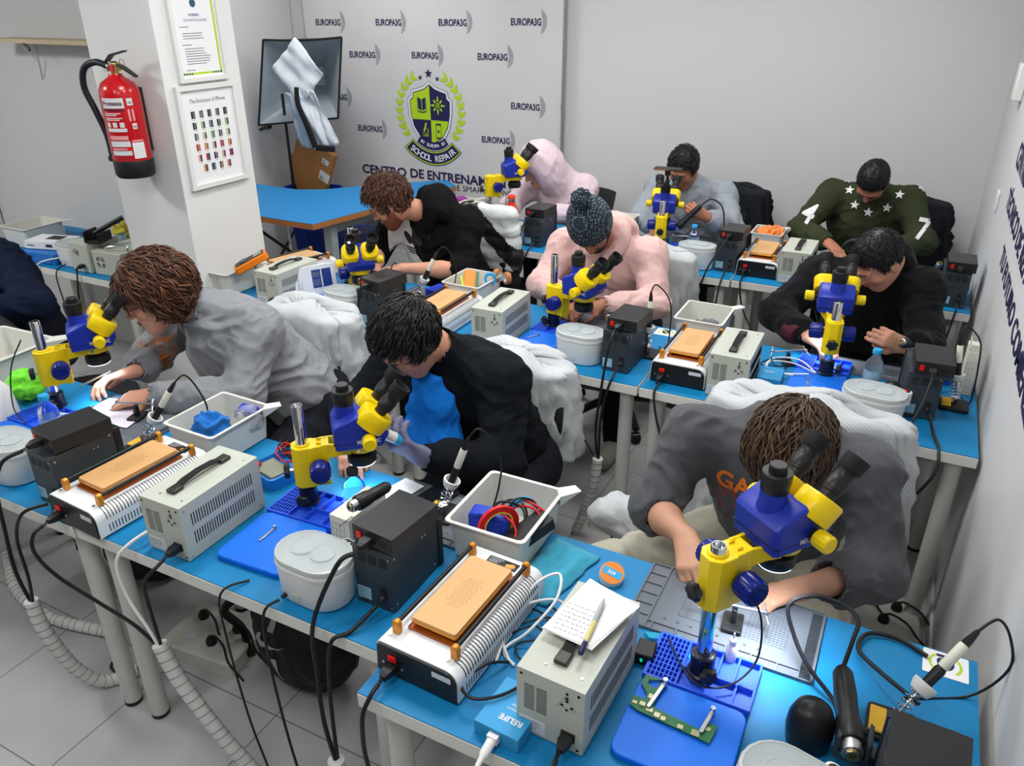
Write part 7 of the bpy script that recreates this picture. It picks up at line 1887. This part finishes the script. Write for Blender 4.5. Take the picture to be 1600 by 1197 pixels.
o = obj('handpiece_holder', B().prism([(-.030, -.034), (.030, -.034), (.030, .018), (.022, .024), (.022, -.018), (-.022, -.018), (-.022, .024), (-.030, .018)], .004, .060, axis='y'), 'station', None, bevel=.002, loc=(.098, 1.145, Z+.062)); tag(o, 'grey handpiece holder on the side of the nearest hot air station', 'holder')
obj('holder_arm', B().box(.026, .02, -.055, .052, .05, -.02), 'station', o)
loop = tag(obj('black_cable', B().tube([(.20, 1.32, .80), (.13, 1.40, .775), (.085, 1.47, .755), (.10, 1.535, .750), (.16, 1.55, .748), (.22, 1.525, .746)], .0048, n=10), 'rubber'), 'thick black cable looping to the right edge of the front table', 'cable')
t, e = handpiece('hot air handpiece held by the man in black hooded jacket', (.060, 3.045, .870), (.28, .55, -.25)); obj('air_cable', B().tube([e, e+Vector((.02, .05, -.02)), e+Vector((.10, .05, -.04)), e+Vector((.14, -.12, -.03)), (.14, -.10, -.10)], .0045, n=8), 'rubber', t)
t, e = handpiece('hot air handpiece held up by the man in grey sweater', (-1.175, 4.325, .835), (.62, .28, .72), ln=.19); obj('air_cable', B().tube([e, e+Vector((.05, .02, .035)), e+Vector((.12, 0, .0)), e+Vector((.15, -.03, -.12)), e+Vector((.20, -.20, -.20))], .0045, n=8), 'rubber', t)
t, e = handpiece('brass nozzled handpiece beside the black jacket man\'s power unit', (-1.052, 1.205, Z+.188), (.25, .95, .02), ln=.12)
t, e = handpiece('brass nozzled handpiece beside the bobble hat man\'s power unit', (-.975, 2.73, Z+.150), (.25, .95, -.1), ln=.12)
t, e = handpiece('brass nozzled handpiece before the bearded man\'s power unit', (-2.095, 2.62, Z+.165), (.3, .95, -.1), ln=.10)
t, e = handpiece('brass nozzled handpiece standing by the back row station at the right wall', (.165, 4.10, Z+.150), (-.05, .3, -.95), ln=.14)
# things held
cp_ = thing('solder_reel', 'white and blue small reel held in the gloved hand', 'reel', (-1.150, 1.530, .925)); dv2 = Vector((-.45, -.6, .55)).normalized()
obj('reel_body', B().lathe([(.016, 0), (.016, .030), (.012, .030), (.011, .012), (0, .012)], (0, 0, 0), dv2, 24), 'white', cp_); obj('reel_band', B().lathe([(.0165, -.022), (.0165, -.001), (.012, -.001), (.012, -.022)], (0, 0, 0), dv2, 20), 'capblue', cp_)
pens('black stylus held by the person in pale pink hood', (-2.30, 4.40, .80), (-2.33, 4.47, .90), 'black', .004, name='stylus', cat='stylus')
pens('dark tweezers held by the woman in grey hoodie', (-2.47, 1.50, .80), (-2.38, 1.57, .85), 'steel', .004)
# phone on top of a microscope and phone screen by the back row
t = thing('smartphone', 'black and orange smartphone mounted flat above the grey sweater man\'s microscope', 'phone', (-1.235, 4.285, 1.170), .1)
obj('phone_body', B().prism(rrect(-.075, -.036, .075, .036, .01), 0, .009), 'black', t, bevel=.002); obj('phone_rim', B().prism(rrect(-.076, -.037, .02, .037, .01), .0035, .0055), 'orange', t); obj('phone_mount', B().cyl((0, 0, -.03), (0, 0, 0), .016, n=16).cyl((.004, -.004, -.085), (0, 0, -.03), .008, n=12).ball((.004, -.004, -.06), .013, 10), 'black', t)
t = thing('microscope_monitor', 'dark tablet screen and black lamp before the man in green star sweatshirt', 'screen', (-.11, 4.12, Z)); 
obj('screen_stand', B().cyl((0, 0, .001), (0, 0, .012), .05, n=24).cyl((0, 0, .012), (0, .0, .24), .009, n=10), 'black', t); obj('screen_panel', B().box(-.07, -.008, .215, .07, .008, .245), mat('dark_screen', (.012, .013, .016), .2), t, bevel=.003); obj('lamp_ring', B().tube([Vector((-.10+.055*math.cos(a), -.05, .17+.05*math.sin(a))) for a in [PI*i/10 for i in range(11)]], .009, n=8, sub=2), 'black', t)
# objects on the far left table
t = thing('white_phone_box', 'white printed device box on the blue unit below the wooden shelf', 'box', (-4.24, 2.49, Z+.062), .28)
obj('carton', B().box(0, 0, 0, .24, .14, .042), 'white_carton', t, bevel=.001); obj('box_print', B().box(.09, .05, .0421, .18, .12, .0425).box(.13, -.0004, .012, .17, -.0001, .028), 'phone_print_dark', t, smooth=0); v, f = text_mesh('wireless', .014, bold=True); obj('box_lettering', B().add(v, f, X=frame((.015, -.0006, .016), (1, 0, 0), (0, 0, 1))), 'ink', t, smooth=0)
t = thing('blue_power_unit', 'bright blue metal unit under the white printed box, far left table', 'unit', (-4.24, 2.455, Z), .12); obj('unit_body', B().box(0, 0, .001, .24, .20, .058), mat('bright_blue_metal', srgb(30, 110, 190), .4), t, bevel=.003); c14(t, .06, .03); plug_iec(t, .06, .03)
src = [o for o in bpy.data.objects if o.name.startswith('ultrasonic_cleaner') and not o.parent][0]; o = copy_tree(src); o['label'] = 'white oval ultrasonic cleaner on the table below the wooden shelf'; o.location = (-3.93, 2.56, Z)
t = thing('metal_supply', 'grey green metal supply with one plug below the wooden shelf', 'power supply', (-3.835, 2.47, Z), .05); obj('supply_body', B().box(0, 0, .002, .13, .20, .155), 'beige', t, bevel=.003); obj('supply_knob', B().cyl((.05, -.012, .115), (.05, -.0005, .115), .012, n=16), 'steel', t); plug_iec(t, .085, .04)
t = thing('metal_supply', 'grey metal supply with round fan grille below the wooden shelf', 'power supply', (-3.685, 2.485, Z), .05); obj('supply_body', B().box(0, 0, .002, .20, .24, .125), 'beige', t, bevel=.003)
b = B()
for r in (.018, .028):
    for q in range(4): b.tube([Vector((.055+r*math.cos(a), -.0008, .07+r*math.sin(a))) for a in [q*PI/2+.2+1.1*i/5 for i in range(6)]], .002, n=4, sub=1)
obj('fan_grille', b, 'dark', t, smooth=0); obj('carry_bar', B().tube([(.10, .02, .128), (.10, .02, .150), (.19, .06, .150), (.19, .06, .128)], .004, n=8), 'chrome', t)
t = thing('glue_gun_stand', 'black handset cradle on the metal supplies below the wooden shelf', 'holder', (-3.72, 2.485, Z+.158), .3); obj('cradle', B().box(0, 0, 0, .09, .10, .012).box(0, 0, .012, .012, .10, .06).box(.078, 0, .012, .09, .10, .05), 'black', t, bevel=.002); obj('handset', B().cyl((.03, .05, .04), (.16, .12, .11), .013, n=12), 'black', t)
t = thing('black_microscope_stand', 'black microscope stand with chrome pole beside the column, far left table', 'stand', (-3.52, 2.80, Z)); obj('pole', B().cyl((0, 0, .002), (0, 0, .42), .017, n=24), 'chrome', t); obj('focus_block', B().box(-.05, -.05, .17, .10, .05, .29), 'black', t, bevel=.006); obj('focus_knob', B().cyl((-.085, -.05, .21), (-.05, -.04, .21), .028, n=24).cyl((.02, -.08, .25), (.02, -.05, .25), .025, n=24), 'black', t); obj('stand_foot', B().box(-.08, -.08, .0005, .08, .08, .02), 'black', t, bevel=.003)
clump('yellow_cloth', 'yellow cloth behind the bottle below the wooden shelf', 'cloth', (-4.03, 2.93, Z+.001), (.05, .03, .06), cloth_mat('yellow_fleece', srgb(220, 196, 50)), 15, .02)
# left edge: white sloped device box in the front row
t = thing('white_device', 'white sloped plastic device cut by the left edge, front row', 'device', (-2.66, 1.22, Z), .2); obj('device_shell', B().loft([[(x, y, z) for x, y in rrect(-.12+o, -.05+o, .10-o, .12-o*.5, .02)] for z, o in ((.001, 0), (.10, .008), (.125, .03))]), 'white', t, smooth=40)

# ================================================================ CABLES, FLOOR
def cable(label, pts, r=.0042, m='rubber', grp=None, name='power_cable'):
    o = obj(name, B().tube([Vector(p)-Vector(pts[0]) for p in pts], r, n=8), m, loc=pts[0]); return tag(o, label, 'cable', grp)
def spiral(label, pts, r=.020):
    t = thing('spiral_cable_wrap', label, 'cable wrap', pts[0], 0, 'white spiral cable wraps'); P = [Vector(p)-Vector(pts[0]) for p in pts]
    obj('wrap_tube', B().tube(P, r, n=16, sub=10), 'sleeve', t, smooth=80)
    C_ = catmull(P, 24); d = 0; b = B(); a_prev = C_[0]; nxt = .02
    for k in range(1, len(C_)-1):
        d += (C_[k]-a_prev).length; a_prev = C_[k]
        if d > nxt:
            nxt += .028; tt = (C_[k+1]-C_[k-1]).normalized(); u = tt.orthogonal().normalized(); w = tt.cross(u)
            ring = [C_[k] + (u*math.cos(q)+w*math.sin(q))*(r+.0004) + tt*.006*math.sin(q) for q in [2*PI*i/16 for i in range(17)]]
            b.tube(ring, .0007, n=4, sub=1)
    obj('wrap_gap', b, 'dark', t); return t
spiral('white spiral wrap below the first station in front row', [(-2.09, .955, .42), (-2.08, .96, .30), (-2.06, 1.0, .12), (-2.03, 1.06, .025), (-1.98, 1.14, .022)])
spiral('white spiral wrap curving across the floor in the foreground', [(-1.53, .955, .50), (-1.49, .96, .38), (-1.40, .98, .20), (-1.33, 1.0, .08), (-1.27, .99, .023), (-1.16, .96, .022), (-1.06, .90, .022)])
spiral('white spiral wrap lying on the floor at the left edge', [(-2.95, 1.32, .022), (-2.70, 1.20, .022), (-2.45, 1.17, .022), (-2.20, 1.22, .022)])
spiral('white spiral wrap below the bobble hat man\'s table', [(-.885, 2.445, .43), (-.90, 2.45, .30), (-.95, 2.48, .12), (-.985, 2.50, .025)])
spiral('white spiral wrap below the black jacket man\'s table, cut by the bottom edge', [(-.955, .945, .40), (-.95, .93, .28), (-.94, .90, .14), (-.93, .85, .03)])
spiral('grey looking spiral wrap curving on the floor behind the woman', [(-2.10, 2.20, .30), (-2.20, 2.45, .10), (-2.33, 2.62, .022), (-2.22, 2.66, .022), (-2.05, 2.58, .022)])
zf = .735
for lab, pts, m, r in [('black cable from the first power unit over the table edge', [(-2.010, 1.020, .922), (-2.04, .975, .90), (-2.09, .965, .80), (-2.11, .96, .66), (-2.12, .955, .52), (-2.09, .955, .41)], 'rubber', .0055),
        ('black cable from the first station into the wrap', [(-1.95, 1.01, .775), (-2.00, .965, .755), (-2.05, .955, .66), (-2.06, .955, .52), (-2.085, .955, .41)], 'rubber', .0048),
        ('black cable from the first separator to the second wrap', [(-1.882, .948, .767), (-1.886, .918, .752), (-1.89, .91, .70), (-1.86, .93, .62), (-1.74, .95, .56), (-1.62, .955, .53), (-1.54, .955, .49)], 'rubber', .0050),
        ('black cable from the first transformer into the second wrap', [(-1.4745, .985, .773), (-1.482, .955, .757), (-1.505, .94, .72), (-1.515, .945, .62), (-1.525, .955, .50)], 'rubber', .0048),
        ('white cable from behind the first transformer into the second wrap', [(-1.60, 1.08, .775), (-1.615, 1.0, .765), (-1.635, .965, .72), (-1.62, .96, .62), (-1.56, .955, .54), (-1.535, .955, .49)], 'whitewire', .0045),
        ('thin black cable from the blue mat down to the floor', [(-1.26, 1.05, .745), (-1.29, .985, .74), (-1.295, .98, .60), (-1.26, .97, .35), (-1.22, .97, .15), (-1.14, .93, .006), (-1.06, .90, .006)], 'rubber', .003),
        ('black cable from the front oval cleaner down to the floor', [(-1.135, 1.02, .758), (-1.155, .985, .735), (-1.16, .98, .60), (-1.13, .97, .35), (-1.07, .95, .12), (-1.0, .90, .006), (-.93, .84, .006)], 'rubber', .0036),
        ('black cable from the black jacket man\'s power unit into a wrap', [(-.942, 1.073, .923), (-.965, 1.04, .905), (-1.01, .99, .76), (-1.005, .975, .62), (-.985, .955, .50), (-.955, .945, .39)], 'rubber', .0055),
        ('black cable from the black jacket man\'s station into a wrap', [(-.907, 1.09, .775), (-.93, 1.02, .748), (-.96, .985, .73), (-.968, .97, .60), (-.955, .95, .39)], 'rubber', .0050),
        ('black cable hanging from the front separator down to the floor', [(-.774, .909, .766), (-.778, .884, .752), (-.785, .862, .70), (-.78, .865, .55), (-.70, .87, .38), (-.60, .86, .22), (-.50, .80, .05)], 'rubber', .0050),
        ('black cable hanging from the front transformer', [(-.379, .911, .772), (-.377, .885, .755), (-.372, .87, .70), (-.37, .87, .5), (-.36, .86, .3)], 'rubber', .0055),
        ('white cable hanging from the sky blue box plug', [(-.515, .845, .738), (-.508, .84, .66), (-.49, .85, .5), (-.46, .86, .3)], 'whitewire', .0036),
        ('black cable from the bobble hat man\'s power unit into a wrap', [(-.881, 2.536, .923), (-.885, 2.50, .88), (-.895, 2.47, .72), (-.905, 2.46, .55), (-.885, 2.445, .42)], 'rubber', .0050),
        ('black cable from the bobble hat man\'s station into a wrap', [(-.862, 2.55, .775), (-.872, 2.49, .73), (-.89, 2.47, .60), (-.882, 2.445, .42)], 'rubber', .0048),
        ('thin black cable from the bobble hat man\'s cleaner into a wrap', [(-1.10, 2.55, .758), (-1.11, 2.49, .735), (-1.08, 2.48, .64), (-.97, 2.46, .52), (-.89, 2.445, .42)], 'rubber', .0030),
        ('black cable from the middle right separator', [(-.695, 2.525, .758), (-.70, 2.49, .72), (-.66, 2.46, .60), (-.58, 2.44, .45)], 'rubber', .0046),
        ('thin black cable from the bearded man\'s cleaner', [(-2.215, 2.52, .758), (-2.22, 2.49, .735), (-2.21, 2.48, .64), (-2.12, 2.47, .55)], 'rubber', .0030),
        ('black cable from the bearded man\'s power unit down behind the table', [(-1.99, 2.49, .925), (-2.0, 2.48, .85), (-2.0, 2.47, .72), (-1.99, 2.46, .5)], 'rubber', .0045),
        ('thick black cable from the hooded jacket man\'s station looping over the table edge', [(.185, 2.665, .775), (.205, 2.58, .75), (.225, 2.50, .735), (.22, 2.45, .66), (.12, 2.43, .50), (-.05, 2.42, .42)], 'rubber', .0052),
        ('black cable from the hooded jacket man\'s power unit over the table edge', [(.165, 2.628, .923), (.15, 2.55, .86), (.11, 2.485, .74), (.06, 2.46, .6), (0, 2.44, .48)], 'rubber', .0046),
        ('black cable from the pink hood person\'s power unit', [(-1.895, 3.90, .925), (-1.92, 3.86, .85), (-1.93, 3.84, .70), (-1.95, 3.82, .42)], 'rubber', .0042),
        ('black cable from the pink hood person\'s station', [(-1.862, 3.91, .775), (-1.88, 3.85, .73), (-1.92, 3.83, .60), (-1.945, 3.82, .42)], 'rubber', .0042),
        ('black cable from the grey sweater man\'s power unit', [(-.80, 3.94, .925), (-.86, 3.86, .80), (-.90, 3.84, .66), (-.97, 3.82, .48)], 'rubber', .0042),
        ('black cable from the grey sweater man\'s station', [(-.785, 3.95, .775), (-.79, 3.85, .73), (-.80, 3.83, .6), (-.82, 3.82, .42)], 'rubber', .0042),
        ('thin black cable from the grey sweater man\'s cleaner', [(-1.01, 3.92, .758), (-1.01, 3.85, .735), (-.98, 3.84, .62), (-.95, 3.82, .48)], 'rubber', .0030),
        ('black cable from the back row separator with orange cloth tray behind', [(-.69, 3.91, .758), (-.695, 3.855, .73), (-.66, 3.84, .60), (-.56, 3.8, .47), (-.45, 3.78, .38)], 'rubber', .0042),
        ('black cable from the back row station at the right wall', [(.265, 3.885, .775), (.262, 3.855, .73), (.25, 3.84, .6), (.22, 3.83, .42)], 'rubber', .0042),
        ('white cable looping beside the front separator', [(-.60, 1.09, .745), (-.61, 1.18, .775), (-.60, 1.28, .81), (-.56, 1.33, .82), (-.54, 1.27, .80), (-.57, 1.19, .76), (-.60, 1.13, .746), (-.56, 1.10, .745)], 'whitewire', .0034),
        ('second white cable looping beside the front separator', [(-.50, 1.28, .75), (-.55, 1.30, .77), (-.61, 1.24, .775), (-.62, 1.16, .76), (-.575, 1.105, .746)], 'whitewire', .0032),
        ('black cable lying over the sky blue box', [(-.575, 1.10, .748), (-.60, 1.05, .776), (-.62, .985, .776), (-.58, .955, .782), (-.53, .99, .782), (-.50, 1.06, .778), (-.52, 1.13, .748)], 'rubber', .0034),
        ('tangled black cable between the front separator and transformer', [(-.60, 1.22, .746), (-.55, 1.26, .75), (-.52, 1.20, .76), (-.58, 1.15, .752), (-.54, 1.12, .75), (-.51, 1.25, .748), (-.57, 1.30, .75)], 'rubber', .0026),
        ('second tangled black cable between the front separator and transformer', [(-.61, 1.17, .75), (-.56, 1.21, .762), (-.50, 1.17, .75), (-.55, 1.24, .766), (-.60, 1.27, .748)], 'rubber', .0026),
        ('black microscope lamp cable across the nearest blue mat', [(-.185, 1.315, 1.035), (-.16, 1.30, .99), (-.11, 1.31, .90), (-.10, 1.29, .80), (-.14, 1.23, .766), (-.20, 1.205, .768), (-.25, 1.25, .77), (-.285, 1.30, .768)], 'rubber', .0022),
        ('white cable loop before the hooded jacket man', [(-.20, 2.86, .765), (-.27, 2.93, .775), (-.36, 2.93, .765), (-.38, 2.86, .75), (-.32, 2.82, .755), (-.22, 2.83, .768)], 'whitewire', .0030),
        ('second white cable loop before the hooded jacket man', [(-.20, 2.85, .768), (-.29, 2.90, .77), (-.37, 2.90, .76), (-.36, 2.83, .755), (-.27, 2.81, .76)], 'whitewire', .0024),
        ('tangled black cable before the hooded jacket man', [(-.38, 2.95, .77), (-.35, 2.87, .76), (-.31, 2.90, .758), (-.36, 2.93, .762), (-.40, 2.87, .756), (-.33, 2.84, .758), (-.30, 2.88, .76)], 'rubber', .0026),
        ('thin black cable from the first blue mat up to the lamp', [(-2.50, 1.37, 1.02), (-2.55, 1.34, .92), (-2.53, 1.30, .80), (-2.45, 1.28, .766)], 'rubber', .0022),
        ('black cable hanging off the far left table', [(-3.75, 2.43, .775), (-3.77, 2.41, .60), (-3.80, 2.40, .35)], 'rubber', .0040),
        ('second black cable hanging off the far left table', [(-3.93, 2.49, .755), (-3.92, 2.42, .72), (-3.88, 2.40, .50), (-3.93, 2.39, .30)], 'rubber', .0034),
        ('white cable hanging off the far left table', [(-3.99, 2.50, .78), (-4.08, 2.42, .74), (-4.09, 2.41, .55), (-4.05, 2.40, .35)], 'whitewire', .0040),
        ('black cable on the floor at the bottom edge', [(-1.0, 1.02, .006), (-.93, .99, .006), (-.86, .93, .006), (-.80, .88, .006)], 'rubber', .0042),
        ('black cable coil on the floor beside the first power strip', [(-2.12, 1.20, .006), (-2.09, 1.12, .006), (-2.02, 1.12, .006), (-2.0, 1.20, .006), (-2.05, 1.26, .008), (-2.11, 1.24, .014)], 'rubber', .0045)]:
    cable(lab, pts, r, m)
def floorbox(x, y, a, own):
    t = thing('power_strip', 'white floor power box with black plugs ' + own, 'power strip', (x, y, 0), a, 'white floor power boxes')
    obj('box_shell', B().loft([[(X_, Y_, z) for X_, Y_ in rrect(-.15+o, -.11+o, .15-o, .11-o, .015)] for z, o in ((.001, 0), (.055, .0), (.062, .008))]), mat('cream_plastic', srgb(206, 204, 194), .5), t)
    for i, (u, w) in enumerate(((-.08, .04), (.0, .045), (.075, .03), (-.06, -.045), (.03, -.05))):
        obj('socket', B().cyl((u, w, .0622), (u, w, .0640), .024, n=20), 'label', t)
        if i in (0, 2, 4): obj('black_plug', B().lathe([(.019, .0642), (.019, .078), (.012, .090), (.006, .092)], (u, w, 0), n=16).tube([(u, w, .088), (u+.02, w, .10), (u+.07, w-.02, .09), (u+.11, w-.05, .06), (u+.17, w-.06, .012)], .004, n=6), 'black', t)
floorbox(-.80, 2.66, -.1, 'below the bobble hat man\'s table'); floorbox(-1.85, 1.36, .1, 'below the first front table'); floorbox(.16, 2.50, 0.1, 'below the right end of the middle row')
# bags under the tables
def bag(label, c, r, seed, swoosh=False, rz=0):
    t = thing('backpack', label, 'backpack', (c[0], c[1], 0), rz, 'black bags under the tables'); r = np.array(r)
    v = Vol((-r[0]-.06, -r[1]-.06, -.02), (r[0]+.06, r[1]+.06, 2*r[2]+.08), .012); v.ell((0, 0, r[2]), r, k=0); v.ell((0, 0, r[2]*.8), r*np.array([.95, 1.02, .8]), k=.05)
    sl, X, Y, Z_ = v.win((-1,)*3, (1,)*3, 0); v.f = np.maximum(v.f, (.004-Z_)+0*X+0*Y).astype(np.float32)
    V, F = v.mesh(); V = cloth(V, F, .008, seed); V[:, 2] = np.maximum(V[:, 2], .003); s = vobj('bag_shell', V, F, mat('black_nylon', (.006, .006, .007), .6), t)
    obj('bag_strap', B().tube([(-r[0]*.8, -r[1]*.5, r[2]*1.3), (-r[0]*1.1, -r[1]*1.2, r[2]), (-r[0]*1.25, -r[1]*.8, r[2]*.4), (-r[0]*.9, -r[1]*.9, .03)], .014, n=4), 'blackm', t)
    if swoosh:
        sw = [(0, .01, 0), (.02, -.012, 0), (.05, -.012, 0), (.13, .03, 0), (.055, .006, 0), (.035, .006, 0), (.022, .016, 0), (.03, .045, 0), (.008, .03, 0)]
        P_ = dict(shirt=s, org=(0, 0, 0))
        for nm, vs, fs, at in (('swoosh_logo', sw, [(0, 1, 2, 4), (2, 3, 4), (0, 4, 5), (0, 5, 6), (0, 6, 7, 8)], (-.03, -.6, .235)), ('reflective_strip', [(0, 0, 0), (.028, 0, 0), (.028, .10, 0), (0, .10, 0)], [(0, 1, 2, 3)], (.03, -.6, .10)), ('reflective_strip', [(0, 0, 0), (.026, 0, 0), (.026, .08, 0), (0, .08, 0)], [(0, 1, 2, 3)], (.03, -.6, .30))):
            decal(nm, t, s, vs, fs, frame(at, (1, 0, 0), (0, 0, 1)), mat('grey_reflective', srgb(176, 180, 184), .5), .003, 1.4)
    return t
bag('black backpack with grey tick logo and strips under the black jacket man\'s table', (-1.47, 1.42), (.20, .14, .24), 3, True, -.3)
bag('black bag under the first front table', (-2.38, 1.55), (.17, .13, .16), 5)
bag('black bag with white lines under the bearded man\'s table', (-2.16, 2.82), (.20, .12, .22), 7)
bag('black bag under the back row left table', (-2.05, 4.10), (.30, .12, .24), 9)
tag(obj('grey_crate', B().box(-.16, -.12, .001, .16, .12, .10), mat('grey_card', srgb(96, 92, 92), .8), bevel=.004, loc=(-2.20, 1.85, 0)), 'low grey crate on the floor behind the first front table', 'crate')

clump('white_gown', 'crumpled white gown sleeve on the lap side of the charcoal sweatshirt man\'s chair', 'gown', (-.60, 2.02, .44), (.13, .08, .07), GOWN, 31, .014, 12, .008)
